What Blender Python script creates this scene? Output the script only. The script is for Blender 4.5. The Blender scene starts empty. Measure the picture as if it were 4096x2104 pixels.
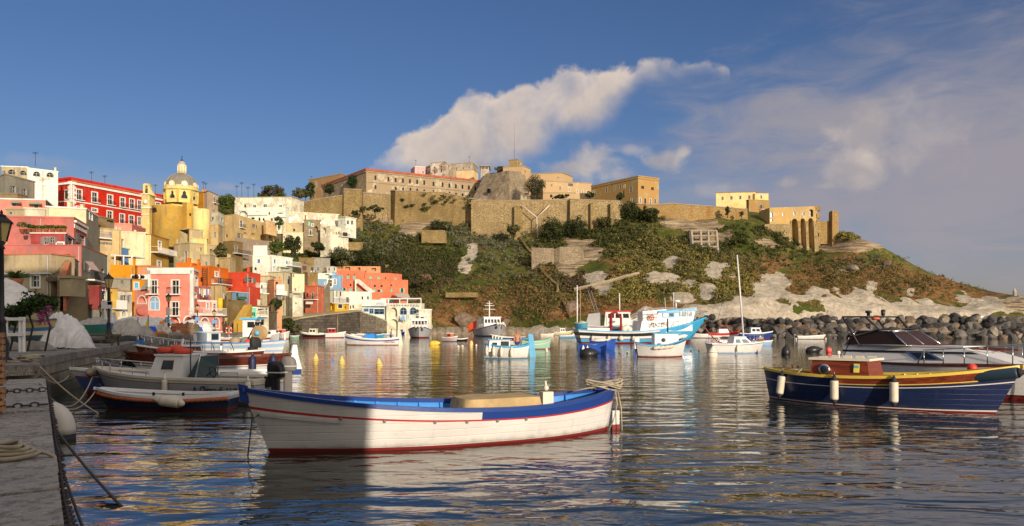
import bpy,bmesh,math,random
import numpy as np
from mathutils import Vector,Matrix,noise as mn
from mathutils.geometry import tessellate_polygon
random.seed(7)
R=math.radians
SC=bpy.context.scene
COL=SC.collection
F,HX,HY,CH=2950.0,2048.0,1300.0,2.4
def PX(sx,Y):return(sx-HX)/F*Y
def PZ(sy,Y):return CH+(HY-sy)/F*Y
def PT(sx,sy,Y):return Vector((PX(sx,Y),Y,PZ(sy,Y)))
def WY(sy,z=0.0):return F*(CH-z)/(sy-HY)
ZO=dict(_=(0,0,1),a=(0,600,2.576),b=(0,950,2.94),c=(500,950,2.94),d=(1000,950,2.94),e=(800,600,2.576),g=(1100,600,2.576),h=(1900,600,2.576),i=(2600,700,2.2055),j=(3100,900,2.2048),k=(1300,850,2.3418),l=(0,1200,2.1467),m=(1100,1150,2.576),n=(1800,1100,3.307),o=(2250,1000,2.6456),p=(2900,1150,2.1538),q=(900,1450,1.5153),r=(0,1300,1.6457),s=(480,1240,3.68),t=(150,1380,2.501),u=(0,850,2.204),v=(850,1230,6.44),w=(2300,1180,4.6836),y=(2200,1250,7.35))
def zx(z,x):return ZO[z][0]+x/ZO[z][2]
def zy(z,y):return ZO[z][1]+y/ZO[z][2]
def lin(r,g,b):
 f=lambda c:(c/255/12.92)if c/255<=.04045 else((c/255+.055)/1.055)**2.4
 return(f(r),f(g),f(b))
MATS={}
class NT:
 def __init__(s,tree):
  s.t=tree;s.n=tree.nodes;s.l=tree.links
 def new(s,typ,**kw):
  n=s.n.new(typ)
  for k,v in kw.items():setattr(n,k,v)
  return n
 def put(s,sock,v):
  if isinstance(v,bpy.types.NodeSocket):s.l.new(v,sock)
  elif isinstance(v,(tuple,list))and len(v)==3 and sock.type=='RGBA':sock.default_value=(*v,1)
  else:sock.default_value=v
 def m(s,op,a,b=0.0,c=0.0,clamp=False):
  n=s.new('ShaderNodeMath',operation=op);n.use_clamp=clamp
  s.put(n.inputs[0],a);s.put(n.inputs[1],b)
  if len(n.inputs)>2:s.put(n.inputs[2],c)
  return n.outputs[0]
 def mix(s,f,a,b,mode='MIX'):
  n=s.new('ShaderNodeMix',data_type='RGBA',blend_type=mode)
  s.put(n.inputs[0],f);s.put(n.inputs[6],a);s.put(n.inputs[7],b)
  return n.outputs[2]
 def ramp(s,v,lo,hi):
  n=s.new('ShaderNodeMapRange',interpolation_type='SMOOTHSTEP')
  s.put(n.inputs[0],v);s.put(n.inputs[1],lo);s.put(n.inputs[2],hi)
  return n.outputs[0]
 def noise(s,vec,scale,detail=3.0,rough=.55,dist=0.0):
  n=s.new('ShaderNodeTexNoise')
  s.put(n.inputs['Vector'],vec);n.inputs['Scale'].default_value=scale;n.inputs['Detail'].default_value=detail
  n.inputs['Roughness'].default_value=rough;n.inputs['Distortion'].default_value=dist
  return n.outputs[0]
 def scale(s,vec,x,y,z):
  n=s.new('ShaderNodeMapping');s.put(n.inputs[0],vec);n.inputs[3].default_value=(x,y,z)
  return n.outputs[0]
 def pos(s):return s.new('ShaderNodeNewGeometry').outputs['Position']
 def bump(s,h,strength=.3,dist=.05):
  n=s.new('ShaderNodeBump');s.put(n.inputs['Height'],h);n.inputs['Strength'].default_value=strength
  n.inputs['Distance'].default_value=dist
  return n.outputs[0]
def newmat(name):
 m=bpy.data.materials.new(name);m.use_nodes=True
 nt=NT(m.node_tree);b=m.node_tree.nodes['Principled BSDF']
 return m,nt,b
def paint(rgb,rough=.5,metal=0.0,dirt=.25,scale=3.0,spec=.4):
 """painted / plain surface with slight wear"""
 key=('p',rgb,rough,metal,dirt,scale)
 if key in MATS:return MATS[key]
 m,nt,b=newmat('paint')
 tc=nt.new('ShaderNodeTexCoord').outputs['Object']
 n1=nt.noise(tc,scale,4);n2=nt.noise(nt.scale(tc,1,1,.25),scale*3,3)
 f=nt.m('MULTIPLY',nt.ramp(nt.m('ADD',nt.m('MULTIPLY',n1,.6),nt.m('MULTIPLY',n2,.4)),.42,.75),dirt)
 dk=tuple(c*.55+.02 for c in rgb)
 nt.put(b.inputs['Base Color'],nt.mix(f,rgb,dk))
 nt.put(b.inputs['Roughness'],nt.m('ADD',rough-.05,nt.m('MULTIPLY',n1,.15)))
 b.inputs['Metallic'].default_value=metal;b.inputs['Specular IOR Level'].default_value=spec
 MATS[key]=m;return m
def plaster(rgb,dirt=.35,patch=0.0,streak=.4,pc=(.23,.18,.125)):
 """limewashed wall: cloudy tone, run-off streaks, fallen patches"""
 key=('w',rgb,dirt,patch,streak,pc)
 if key in MATS:return MATS[key]
 m,nt,b=newmat('plaster')
 ps=nt.pos()
 n1=nt.noise(ps,.28,5,.6);n2=nt.noise(nt.scale(ps,1.1,1.1,.12),1.0,4,.6);n3=nt.noise(ps,3.2,5,.65)
 n4=nt.noise(ps,1.3,4,.6)
 lt=tuple(min(.85,c*1.1+.01)for c in rgb);dk=tuple(c*.78 for c in rgb)
 c=nt.mix(nt.ramp(nt.m('ADD',nt.m('MULTIPLY',n1,.6),nt.m('MULTIPLY',n4,.4)),.32,.68),dk,lt)
 gr=tuple(.35*v+.10 for v in rgb)
 c=nt.mix(nt.m('MULTIPLY',nt.ramp(n2,.5,.72),streak),c,gr)
 c=nt.mix(nt.m('MULTIPLY',nt.ramp(n3,.55,.75),dirt),c,tuple(.5*v+.03 for v in rgb))
 if patch>0:
  n5=nt.noise(ps,.33,6,.7,.4)
  c=nt.mix(nt.ramp(n5,.62-patch*.25,.645-patch*.25),c,nt.mix(n3,pc,tuple(1.5*v for v in pc)))
 nt.put(b.inputs['Base Color'],c);b.inputs['Roughness'].default_value=.9
 b.inputs['Specular IOR Level'].default_value=.15
 nt.put(b.inputs['Normal'],nt.bump(nt.m('ADD',n3,nt.m('MULTIPLY',n4,1.5)),.5,.06))
 MATS[key]=m;return m
def stone(rgb,rgb2,course=.5,stain=None,st=.5,size=1.0,joint=.35):
 """coursed rubble masonry with stains"""
 key=('s',rgb,rgb2,course,stain,st,size,joint)
 if key in MATS:return MATS[key]
 m,nt,b=newmat('stone')
 ps=nt.pos()
 wob=nt.noise(ps,.6,3)
 v=nt.new('ShaderNodeTexVoronoi',feature='DISTANCE_TO_EDGE')
 vec=nt.new('ShaderNodeVectorMath',operation='ADD');nt.put(vec.inputs[0],nt.scale(ps,1.1/size,1.1/size,3.2/size))
 cm=nt.new('ShaderNodeCombineXYZ');nt.put(cm.inputs[2],nt.m('MULTIPLY',wob,.8));nt.put(vec.inputs[1],cm.outputs[0])
 nt.put(v.inputs['Vector'],vec.outputs[0]);v.inputs['Scale'].default_value=1.0
 e=nt.ramp(v.outputs['Distance'],.02,.12)
 v2=nt.new('ShaderNodeTexVoronoi');nt.put(v2 .inputs['Vector'],vec.outputs[0]);v2 .inputs['Scale'].default_value=1.0
 hue=nt.new('ShaderNodeSeparateColor');nt.put(hue.inputs[0],v2 .outputs['Color'])
 n1=nt.noise(ps,.12,6,.65);n3=nt.noise(ps,1.1,6,.7);n2=nt.noise(nt.scale(ps,1,1,.14),.6,5,.6)
 c=nt.mix(nt.m('ADD',nt.m('MULTIPLY',hue.outputs[0],.55),nt.m('MULTIPLY',nt.ramp(n3,.3,.7),.45)),rgb,rgb2)
 c=nt.mix(nt.m('MULTIPLY',nt.m('SUBTRACT',1.0,e),joint),c,tuple(.3*x for x in rgb2))
 if stain:c=nt.mix(nt.m('MULTIPLY',nt.ramp(nt.m('ADD',nt.m('MULTIPLY',n1,.6),nt.m('MULTIPLY',n2,.4)),.45,.6),st),c,stain)
 c=nt.mix(nt.m('MULTIPLY',nt.ramp(n2,.56,.75),.5),c,tuple(.45*x for x in rgb2))
 nt.put(b.inputs['Base Color'],c);b.inputs['Roughness'].default_value=.92;b.inputs['Specular IOR Level'].default_value=.15
 h=nt.m('ADD',nt.m('MULTIPLY',e,.7),nt.m('MULTIPLY',n3,.9))
 nt.put(b.inputs['Normal'],nt.bump(h,.8,.18))
 MATS[key]=m;return m
def blocks(rgb,rgb2,w=.9,h=.42):
 """squared stone blocks in courses, for upright walls"""
 m,nt,b=newmat('block_masonry');ps=nt.pos();sx=nt.new('ShaderNodeSeparateXYZ');nt.put(sx.inputs[0],ps)
 cm=nt.new('ShaderNodeCombineXYZ');n1=nt.noise(ps,.9,5,.7);n2=nt.noise(ps,3.5,5,.7);nt.put(cm.inputs[0],nt.m('SUBTRACT',sx.outputs[1],nt.m('MULTIPLY',sx.outputs[0],.45)));nt.put(cm.inputs[1],nt.m('ADD',sx.outputs[2],nt.m('MULTIPLY',n1,.12)))
 br=nt.new('ShaderNodeTexBrick');nt.put(br.inputs[0],cm.outputs[0]);br.inputs['Scale'].default_value=1;br.inputs['Brick Width'].default_value=w;br.inputs['Row Height'].default_value=h;br.inputs['Mortar Size'].default_value=.022;br.inputs['Mortar Smooth'].default_value=.3
 nt.put(br.inputs['Color1'],rgb);nt.put(br.inputs['Color2'],rgb2);nt.put(br.inputs['Mortar'],tuple(.35*c for c in rgb2))
 c=nt.mix(nt.m('MULTIPLY',nt.ramp(n1,.4,.7),.55),br.outputs[0],tuple(.45*c for c in rgb2));c=nt.mix(nt.m('MULTIPLY',nt.ramp(n2,.5,.75),.4),c,tuple(1.3*c for c in rgb))
 c=nt.mix(nt.m('MULTIPLY',nt.ramp(nt.m('ADD',nt.m('SUBTRACT',.75,sx.outputs[2]),nt.m('MULTIPLY',n1,.5)),.3,.8),.75),c,(.022,.028,.014))
 nt.put(b.inputs['Base Color'],c);b.inputs['Roughness'].default_value=.9;b.inputs['Specular IOR Level'].default_value=.2
 nt.put(b.inputs['Normal'],nt.bump(nt.m('ADD',nt.m('MULTIPLY',br.outputs[1],-1.0),nt.m('MULTIPLY',n2,.6)),.8,.06));return m
def hullpaint(rgb,rough=.32,grime=.8):
 """painted planking: faint seams, chips, run-off streaks and a weedy waterline"""
 m,nt,b=newmat('hull_paint');tc=nt.new('ShaderNodeTexCoord').outputs['Object'];sx=nt.new('ShaderNodeSeparateXYZ');nt.put(sx.inputs[0],tc)
 n1=nt.noise(tc,.9,4,.6);n2=nt.noise(nt.scale(tc,5,5,.35),1,4,.6);n3=nt.noise(tc,7,5,.7)
 c=nt.mix(nt.ramp(n1,.35,.7),rgb,tuple(.84*x for x in rgb));c=nt.mix(nt.m('MULTIPLY',nt.ramp(n2,.56,.74),.4*grime),c,tuple(.5*x+.04 for x in rgb));c=nt.mix(nt.m('MULTIPLY',nt.ramp(n3,.64,.7),.5*grime),c,tuple(.55*x+q for x,q in zip(rgb,(.06,.045,.03))))
 wl_=nt.ramp(nt.m('ADD',sx.outputs[2],nt.m('MULTIPLY',nt.m('SUBTRACT',n2,.5),.22)),.17,.02);c=nt.mix(nt.m('MULTIPLY',wl_,.65*grime),c,(.09,.085,.05))
 nt.put(b.inputs['Base Color'],c);nt.put(b.inputs['Roughness'],nt.m('ADD',rough-.08,nt.m('MULTIPLY',n3,.25)));b.inputs['Specular IOR Level'].default_value=.4
 seam=nt.m('SINE',nt.m('ADD',nt.m('MULTIPLY',sx.outputs[2],42.0),nt.m('MULTIPLY',n1,3.0)));nt.put(b.inputs['Normal'],nt.bump(nt.m('ADD',nt.ramp(seam,-1.0,-.9),nt.m('ADD',nt.m('MULTIPLY',n1,3.0),nt.m('MULTIPLY',n3,.3))),.5,.012));return m
def wood(rgb,gloss=.35):
 key=('wd',rgb,gloss)
 if key in MATS:return MATS[key]
 m,nt,b=newmat('wood')
 tc=nt.new('ShaderNodeTexCoord').outputs['Object']
 g=nt.noise(nt.scale(tc,.6,9,9),1.6,5,.6,.5)
 nt.put(b.inputs['Base Color'],nt.mix(nt.ramp(g,.3,.7),tuple(.45*c for c in rgb),tuple(1.2*c for c in rgb)))
 b.inputs['Roughness'].default_value=gloss;b.inputs['Specular IOR Level'].default_value=.35
 MATS[key]=m;return m
def cloth(rgb,rough=.85):
 key=('c',rgb)
 if key in MATS:return MATS[key]
 m,nt,b=newmat('cloth')
 tc=nt.new('ShaderNodeTexCoord').outputs['Object']
 n=nt.noise(tc,2.5,5,.6);n2=nt.noise(nt.scale(tc,1,1,.3),5,3)
 nt.put(b.inputs['Base Color'],nt.mix(nt.ramp(n,.35,.75),rgb,tuple(.72*c for c in rgb)))
 b.inputs['Roughness'].default_value=rough;b.inputs['Specular IOR Level'].default_value=.2
 nt.put(b.inputs['Normal'],nt.bump(nt.m('ADD',n,n2),.35,.05))
 MATS[key]=m;return m
def leaf(rgb,rgb2,tip=None):
 key=('l',rgb,rgb2)
 if key in MATS:return MATS[key]
 m,nt,b=newmat('leaf')
 geo=nt.new('ShaderNodeNewGeometry')
 n=nt.noise(geo.outputs['Position'],.45,3)
 f=nt.m('ADD',nt.m('MULTIPLY',geo.outputs['Random Per Island'],.6),nt.m('MULTIPLY',nt.ramp(n,.35,.65),.4))
 nt.put(b.inputs['Base Color'],nt.mix(f,rgb,rgb2));b.inputs['Roughness'].default_value=.65
 b.inputs['Specular IOR Level'].default_value=.2
 MATS[key]=m;return m
GLASS=paint((.016,.019,.022),.12,0,.1,2,.5)
IRON=paint((.03,.03,.032),.5,.3)
CHROME=paint((.5,.5,.5),.2,1.0,.15)
WHITE=paint((.74,.73,.70),.4,0,.22)
WHITE2=plaster((.66,.63,.57),.35,0,.45)
ROPE=cloth((.42,.36,.26))
DKROPE=cloth((.10,.09,.08))
BLACK=paint((.012,.012,.014),.35)
RUB=paint((.02,.02,.022),.7)
ROOT={}
class MB:
 def __init__(s):s.v=[];s.f=[];s.m=[];s.sm=[]
 def add(s,vs,fs,m=0,smooth=False,M=None):
  o=len(s.v)
  for p in vs:
   s.v.append(tuple(M@Vector(p))if M is not None else tuple(p))
  for f in fs:
   s.f.append([i+o for i in f]);s.m.append(m);s.sm.append(smooth)
  return s
 def box(s,x0,y0,z0,x1,y1,z1,m=0,M=None):
  return s.add([(x0,y0,z0),(x1,y0,z0),(x1,y1,z0),(x0,y1,z0),(x0,y0,z1),(x1,y0,z1),(x1,y1,z1),(x0,y1,z1)],[(3,2,1,0),(4,5,6,7),(0,1,5,4),(1,2,6,5),(2,3,7,6),(3,0,4,7)],m,False,M)
 def cb(s,c,sz,m=0,rz=0,rx=0,ry=0):
  M=Matrix.Translation(c)@Matrix.Rotation(rz,4,'Z')@Matrix.Rotation(ry,4,'Y')@Matrix.Rotation(rx,4,'X')
  return s.box(-sz[0]/2,-sz[1]/2,-sz[2]/2,sz[0]/2,sz[1]/2,sz[2]/2,m,M)
 def prism(s,poly,z0,z1,m=0,M=None):
  n=len(poly);vs=[(p[0],p[1],z0)for p in poly]+[(p[0],p[1],z1)for p in poly]
  return s.add(vs,[list(range(n))[::-1],list(range(n,2*n))]+[(i,(i+1)%n,(i+1)%n+n,i+n)for i in range(n)],m,False,M)
 def hexa(s,b,t,m=0,M=None):
  """4 bottom points, 4 top points"""
  return s.add(list(b)+list(t),[(3,2,1,0),(4,5,6,7),(0,1,5,4),(1,2,6,5),(2,3,7,6),(3,0,4,7)],m,False,M)
 def tube(s,pts,r,n=6,m=0,smooth=True,closed=False):
  pts=[Vector(p)for p in pts];k=len(pts);rows=[]
  for i,p in enumerate(pts):
   a=pts[(i-1)%k]if(i>0 or closed)else p;b=pts[(i+1)%k]if(i<k-1 or closed)else p
   d=(b-a)
   if d.length<1e-9:d=Vector((0,0,1))
   d.normalize()
   up=Vector((0,0,1))if abs(d.z)<.95 else Vector((1,0,0))
   u=d.cross(up).normalized();w=u.cross(d)
   rr=r[i]if isinstance(r,(list,tuple))else r
   rows.append([p+u*(rr*math.cos(2*math.pi*j/n))+w*(rr*math.sin(2*math.pi*j/n))for j in range(n)])
  vs=[q for row in rows for q in row];fs=[]
  for i in range(k if closed else k-1):
   for j in range(n):
    fs.append((i*n+j,i*n+(j+1)%n,((i+1)%k)*n+(j+1)%n,((i+1)%k)*n+j))
  if not closed:fs+=[list(range(n))[::-1],list(range((k-1)*n,k*n))]
  return s.add(vs,fs,m,smooth)
 def lathe(s,prof,c=(0,0,0),n=16,m=0,M=None,smooth=True,a0=0,a1=2*math.pi):
  full=abs(a1-a0-2*math.pi)<1e-6;k=n if full else n+1
  vs=[]
  for r_,z in prof:
   for j in range(k):
    a=a0+(a1-a0)*j/n;vs.append((c[0]+r_*math.cos(a),c[1]+r_*math.sin(a),c[2]+z))
  fs=[]
  for i in range(len(prof)-1):
   for j in range(n):
    j2=(j+1)%k if full else j+1
    fs.append((i*k+j,i*k+j2,(i+1)*k+j2,(i+1)*k+j))
  if full:fs+=[list(range(k))[::-1],list(range((len(prof)-1)*k,len(prof)*k))]
  return s.add(vs,fs,m,smooth,M)
 def ball(s,c,r,m=0,n=12,M=None):
  if not isinstance(r,(tuple,list)):r=(r,r,r)
  MM=Matrix.Translation(c)@(M if M is not None else Matrix())@Matrix.Diagonal((*r,1))
  k=max(5,n//2+1)
  return s.lathe([(max(1e-4,math.sin(math.pi*i/k)),-math.cos(math.pi*i/k))for i in range(k+1)],n=n,m=m,M=MM)
 def grid(s,rows,m=0,smooth=True,closed=False,mfun=None):
  n=len(rows[0]);o=len(s.v);s.v+=[tuple(p)for r_ in rows for p in r_]
  for i in range(len(rows)-1):
   for j in range(n if closed else n-1):
    s.f.append([o+i*n+j,o+i*n+(j+1)%n,o+(i+1)*n+(j+1)%n,o+(i+1)*n+j])
    s.m.append(mfun(i,j)if mfun else m);s.sm.append(smooth)
  return s
 def build(s,name,mats,parent=None,world=False,loc=None,rz=0.0):
  if not isinstance(mats,(list,tuple)):mats=[mats]
  me=bpy.data.meshes.new(name);vs=s.v
  o=bpy.data.objects.new(name,me)
  if parent is not None and world:
   l,a=ROOT[parent.name];ca,sa=math.cos(-a),math.sin(-a)
   vs=[((x-l[0])*ca-(y-l[1])*sa,(x-l[0])*sa+(y-l[1])*ca,z-l[2])for x,y,z in vs]
  if parent is None and world and loc is not None:
   vs=[(x-loc[0],y-loc[1],z-loc[2])for x,y,z in vs]
  me.from_pydata(vs,[],s.f);me.update()
  for mt in mats:me.materials.append(mt)
  me.polygons.foreach_set('material_index',s.m);me.polygons.foreach_set('use_smooth',s.sm)
  bm=bmesh.new();bm.from_mesh(me);bmesh.ops.recalc_face_normals(bm,faces=bm.faces);bm.to_mesh(me);bm.free()
  COL.objects.link(o)
  if loc is not None:o.location=loc
  o.rotation_euler.z=rz
  if parent is not None:
   o.parent=parent;ROOT[o.name]=ROOT[parent.name]
  else:ROOT[o.name]=(tuple(loc)if loc is not None else(0,0,0),rz)
  return o
def tag(o,label=None,cat=None,group=None,kind=None):
 if label:o['label']=label
 if cat:o['category']=cat
 if group:o['group']=group
 if kind:o['kind']=kind
 return o
def thing(name,label,cat,loc=(0,0,0),rz=0.0,group=None):
 o=bpy.data.objects.new(name,None);COL.objects.link(o);o.empty_display_size=.3
 o.location=loc;o.rotation_euler.z=rz;ROOT[o.name]=(tuple(loc),rz)
 return tag(o,label,cat,group)
def struct(o):o['kind']='structure';return o
def copytree(o,loc=None,rz=None,label=None,parent=None):
 c=o.copy();COL.objects.link(c)
 if parent:c.parent=parent
 if loc is not None:c.location=loc
 if rz is not None:c.rotation_euler.z=rz
 if label:c['label']=label
 ROOT[c.name]=(tuple(c.location),c.rotation_euler.z)
 for ch in list(o.children):copytree(ch,parent=c)
 return c
FONTS={}
def text(s,size,mat,M,name='lettering',parent=None,squash=1.0,depth=.01,shear=0.0):
 """flat lettering as a mesh, local +x along the line, +y up, placed by matrix M (parent space)"""
 cu=bpy.data.curves.new(name,'FONT');cu.body=s;cu.size=size;cu.extrude=depth;cu.align_x='LEFT';cu.shear=shear
 cu.resolution_u=2
 ob=bpy.data.objects.new(name,cu);COL.objects.link(ob)
 bpy.context.view_layer.update()
 me=bpy.data.meshes.new_from_object(ob.evaluated_get(bpy.context.evaluated_depsgraph_get()))
 bpy.data.objects.remove(ob);bpy.data.curves.remove(cu)
 me.transform(Matrix.Diagonal((squash,1,1,1)));me.transform(M)
 me.materials.clear();me.materials.append(mat)
 o=bpy.data.objects.new(name,me);COL.objects.link(o)
 if parent:o.parent=parent;ROOT[o.name]=ROOT[parent.name]
 return o
def npmesh(name,V,Fq,mats,parent=None,midx=None,smooth=False):
 """big quad mesh from arrays"""
 me=bpy.data.meshes.new(name);nf=len(Fq);k=Fq.shape[1]
 me.vertices.add(len(V));me.vertices.foreach_set('co',np.asarray(V,np.float32).ravel())
 me.loops.add(nf*k);me.loops.foreach_set('vertex_index',np.asarray(Fq,np.int32).ravel())
 me.polygons.add(nf);me.polygons.foreach_set('loop_start',np.arange(0,nf*k,k,dtype=np.int32))
 me.polygons.foreach_set('loop_total',np.full(nf,k,np.int32))
 if midx is not None:me.polygons.foreach_set('material_index',np.asarray(midx,np.int32))
 if smooth:me.polygons.foreach_set('use_smooth',np.ones(nf,bool))
 me.update(calc_edges=True);me.validate()
 for mt in(mats if isinstance(mats,(list,tuple))else[mats]):me.materials.append(mt)
 o=bpy.data.objects.new(name,me);COL.objects.link(o)
 if parent:o.parent=parent;ROOT[o.name]=ROOT[parent.name]
 return o
RNG=np.random.default_rng(11)
def leaves(cent,rad,per,size,flat=.75):
 """leaf-clump quads: cent (n,3) cluster centres, rad (n,) radii, per = quads in each, shell-biased"""
 n=len(cent);N=n*per
 d=RNG.normal(size=(N,3));d/=np.linalg.norm(d,axis=1)[:,None]
 rr=RNG.uniform(.35,1.05,N)**.6
 c=np.repeat(cent,per,0)+d*rr[:,None]*np.repeat(rad,per)[:,None]*np.array([1,1,flat])
 nrm=d*.8+RNG.normal(size=(N,3))*.55;nrm/=np.linalg.norm(nrm,axis=1)[:,None]
 t=np.cross(nrm,RNG.normal(size=(N,3)));t/=np.linalg.norm(t,axis=1)[:,None]
 b=np.cross(nrm,t)
 s=size*RNG.uniform(.55,1.25,N)[:,None]
 V=np.stack([c-t*s,c-b*s*.55,c+t*s,c+b*s*.55],1).reshape(-1,3)
 return V,np.arange(N*4).reshape(N,4)
cam=bpy.data.cameras.new('camera');cam_o=bpy.data.objects.new('camera',cam);COL.objects.link(cam_o);SC.camera=cam_o
cam_o.location=(0,0,CH);cam_o.rotation_euler=(R(90),0,0)
cam.sensor_width=36;cam.lens=36*F/4096;cam.shift_y=(HY-1052)/4096;cam.clip_start=.1;cam.clip_end=20000
SC.view_settings.view_transform='Standard';SC.view_settings.look='None';SC.view_settings.gamma=1
SC.view_settings.exposure=.12
SUN_AZ,SUN_EL=26.0,10.0
sv=Vector((math.sin(R(SUN_AZ))*math.cos(R(SUN_EL)),-math.cos(R(SUN_AZ))*math.cos(R(SUN_EL)),math.sin(R(SUN_EL))))
sl=bpy.data.lights.new('sun','SUN');sl.energy=4.6;sl.angle=R(.5);sl.color=(1,.84,.66)
so=bpy.data.objects.new('sun',sl);COL.objects.link(so);so.rotation_euler=(-sv).to_track_quat('-Z','Y').to_euler();so.location=(30,-60,60)
W=bpy.data.worlds.new('World');SC.world=W;W.use_nodes=True
W.cycles.sampling_method='MANUAL';W.cycles.sample_map_resolution=256
nt=NT(W.node_tree);bg=W.node_tree.nodes['Background']
sky=nt.new('ShaderNodeTexSky',sky_type='NISHITA');sky.sun_disc=False;sky.sun_elevation=R(SUN_EL)
sky.sun_rotation=R(180-SUN_AZ);sky.air_density=1.0;sky.dust_density=.6;sky.ozone_density=3.0
skyc=sky.outputs[0]
hs=nt.new('ShaderNodeHueSaturation');nt.put(hs.inputs['Color'],skyc);hs.inputs['Saturation'].default_value=1.09
hs.inputs['Value'].default_value=.74;skyc=nt.mix(1.0,hs.outputs[0],(1.0,.86,1.02),'MULTIPLY')
dirv=nt.new('ShaderNodeTexCoord').outputs['Generated']
sp=nt.new('ShaderNodeSeparateXYZ');nt.put(sp.inputs[0],dirv)
az=nt.m('ARCTAN2',sp.outputs[0],sp.outputs[1]);el=nt.m('ARCSINE',sp.outputs[2])
cv=nt.new('ShaderNodeCombineXYZ');nt.put(cv.inputs[0],az);nt.put(cv.inputs[1],el)
ae=cv.outputs[0]
def azel(sx,sy):
 a=math.atan((sx-HX)/F);return a,math.atan((HY-sy)/F*math.cos(a))
n_big=nt.noise(ae,12,4,.55,.3);n_fine=nt.noise(ae,26,5,.55,.3);n_str=nt.noise(nt.scale(ae,1,3.2,1),9,5,.6,.6)
def curve(pts,v):
 fc=nt.new('ShaderNodeFloatCurve');cu=fc.mapping.curves[0]
 while len(cu.points)>2:cu.points.remove(cu.points[1])
 cu.points[0].location=pts[0];cu.points[1].location=pts[-1]
 for p in pts[1:-1]:cu.points.new(*p)
 fc.mapping.update();nt.put(fc.inputs['Value'],v);return fc.outputs[0]
def toc(px):
 o=[]
 for x,y in px:
  a,e=azel(x*1.5901,y*1.5901);o.append(((a+.25)/.6,e/.5))
 return o
tt=nt.m('DIVIDE',nt.m('ADD',az,.25),.6)
top=nt.m('MULTIPLY',curve(toc([(800,460),(920,415),(1000,350),(1050,312),(1110,288),(1170,238),(1240,222),(1350,208),(1400,176),(1500,166),(1600,150),(1640,138),(1700,152),(1790,146),(1840,166)]),tt),.5)
bot=nt.m('MULTIPLY',curve(toc([(800,470),(920,428),(1050,455),(1250,440),(1400,352),(1500,300),(1600,238),(1700,203),(1790,188),(1840,182)]),tt),.5)
up=nt.m('SUBTRACT',top,el);dn=nt.m('SUBTRACT',el,bot)
wob=nt.m('MULTIPLY',nt.m('SUBTRACT',n_fine,.5),.045)
mtop=nt.ramp(nt.m('ADD',up,wob),-.001,.011)
mbot=nt.ramp(nt.m('ADD',dn,nt.m('MULTIPLY',nt.m('SUBTRACT',n_big,.5),.07)),-.015,.035)
rng_=nt.m('MULTIPLY',nt.m('GREATER_THAN',az,azel(830*1.59,400)[0]),nt.m('LESS_THAN',az,azel(1836*1.59,170)[0]))
cloudm=nt.m('MULTIPLY',nt.m('MULTIPLY',mtop,mbot),rng_)
cloudm=nt.m('MULTIPLY',cloudm,nt.m('ADD',.55,nt.m('MULTIPLY',nt.ramp(n_big,.3,.6),.5)),clamp=True)
shade=nt.ramp(nt.m('ADD',nt.m('MULTIPLY',up,6.0),n_fine),.3,1.5)
CB,CD=(6.6,5.6,4.9),(3.9,3.55,3.6)
CB=tuple(c*.82 for c in CB);CD=tuple(c*.8 for c in CD)
cc=nt.mix(shade,CB,CD)
def blob(x,y,rx,ry,lo,hi,nz,amt,strength):
 a,e=azel(x*1.5901,y*1.5901);k=1.5901/F
 dx=nt.m('DIVIDE',nt.m('SUBTRACT',az,a),rx*k);dy=nt.m('DIVIDE',nt.m('SUBTRACT',el,e),ry*k)
 d=nt.m('SQRT',nt.m('ADD',nt.m('MULTIPLY',dx,dx),nt.m('MULTIPLY',dy,dy)))
 v=nt.m('ADD',nt.m('SUBTRACT',1.0,d),nt.m('MULTIPLY',nt.m('SUBTRACT',nz,.5),amt))
 return nt.m('MULTIPLY',nt.ramp(v,lo,hi),strength)
veil=blob(2480,450,900,400,-.15,.95,n_str,1.1,.9)
c=nt.mix(veil,skyc,(2.75,2.5,2.75))
v2=blob(2010,300,330,85,-.2,.9,n_str,1.8,.42);c=nt.mix(v2,c,(3.0,2.7,2.75))
v3=blob(420,480,420,55,0,1.0,n_str,1.5,.22);c=nt.mix(v3,c,(3.3,3.0,3.0))
for(x,y,rx,ry,st)in((1490,412,85,52,.8),(1420,425,70,25,.6),(1680,402,66,30,.75),(1722,382,26,20,.7),(1590,376,50,20,.45),(2170,345,90,72,.62),(2130,415,80,60,.55),(2185,435,60,40,.6),(2260,330,150,110,.35),(1978,460,36,16,.5),(2075,468,30,12,.3),(1800,478,90,26,.3),(1560,440,60,20,.5),(120,410,90,22,.22),(560,470,70,16,.3)):
 c=nt.mix(blob(x,y,rx,ry,-.05,.9,n_fine,1.9,st),c,nt.mix(nt.ramp(n_big,.35,.65),CD,tuple(.92*v for v in CB)))
c=nt.mix(cloudm,c,cc)
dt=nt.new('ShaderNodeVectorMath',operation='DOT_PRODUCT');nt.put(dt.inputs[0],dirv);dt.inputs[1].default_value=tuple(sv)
c=nt.mix(nt.m('MULTIPLY',nt.ramp(dt.outputs['Value'],-.25,.8),.85),c,(9.4,8.3,7.2))  # warm bright haze added to the unseen sunward sky to fill the shadows
c=nt.mix(nt.m('MULTIPLY',nt.ramp(sp.outputs[2],.5,.85),.55),c,(5.0,4.8,4.7))  # pale veil added overhead, out of view, to make the fill less blue
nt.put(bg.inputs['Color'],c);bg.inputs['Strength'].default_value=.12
m,nt,b=newmat('water')
ps=nt.pos();
w1=nt.noise(nt.scale(ps,.55,1.2,1),1.0,1.8,.42,.6)
w2=nt.noise(nt.scale(ps,1.9,4.2,1),1.0,2.5,.5,.4)
w3=nt.noise(nt.scale(ps,.10,.16,1),1.0,2.0,.5)
amp=nt.ramp(w3,.35,.65)
h=nt.m('ADD',nt.m('MULTIPLY',w1,nt.m('ADD',.75,nt.m('MULTIPLY',amp,.5))),nt.m('MULTIPLY',w2,.18))
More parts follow.
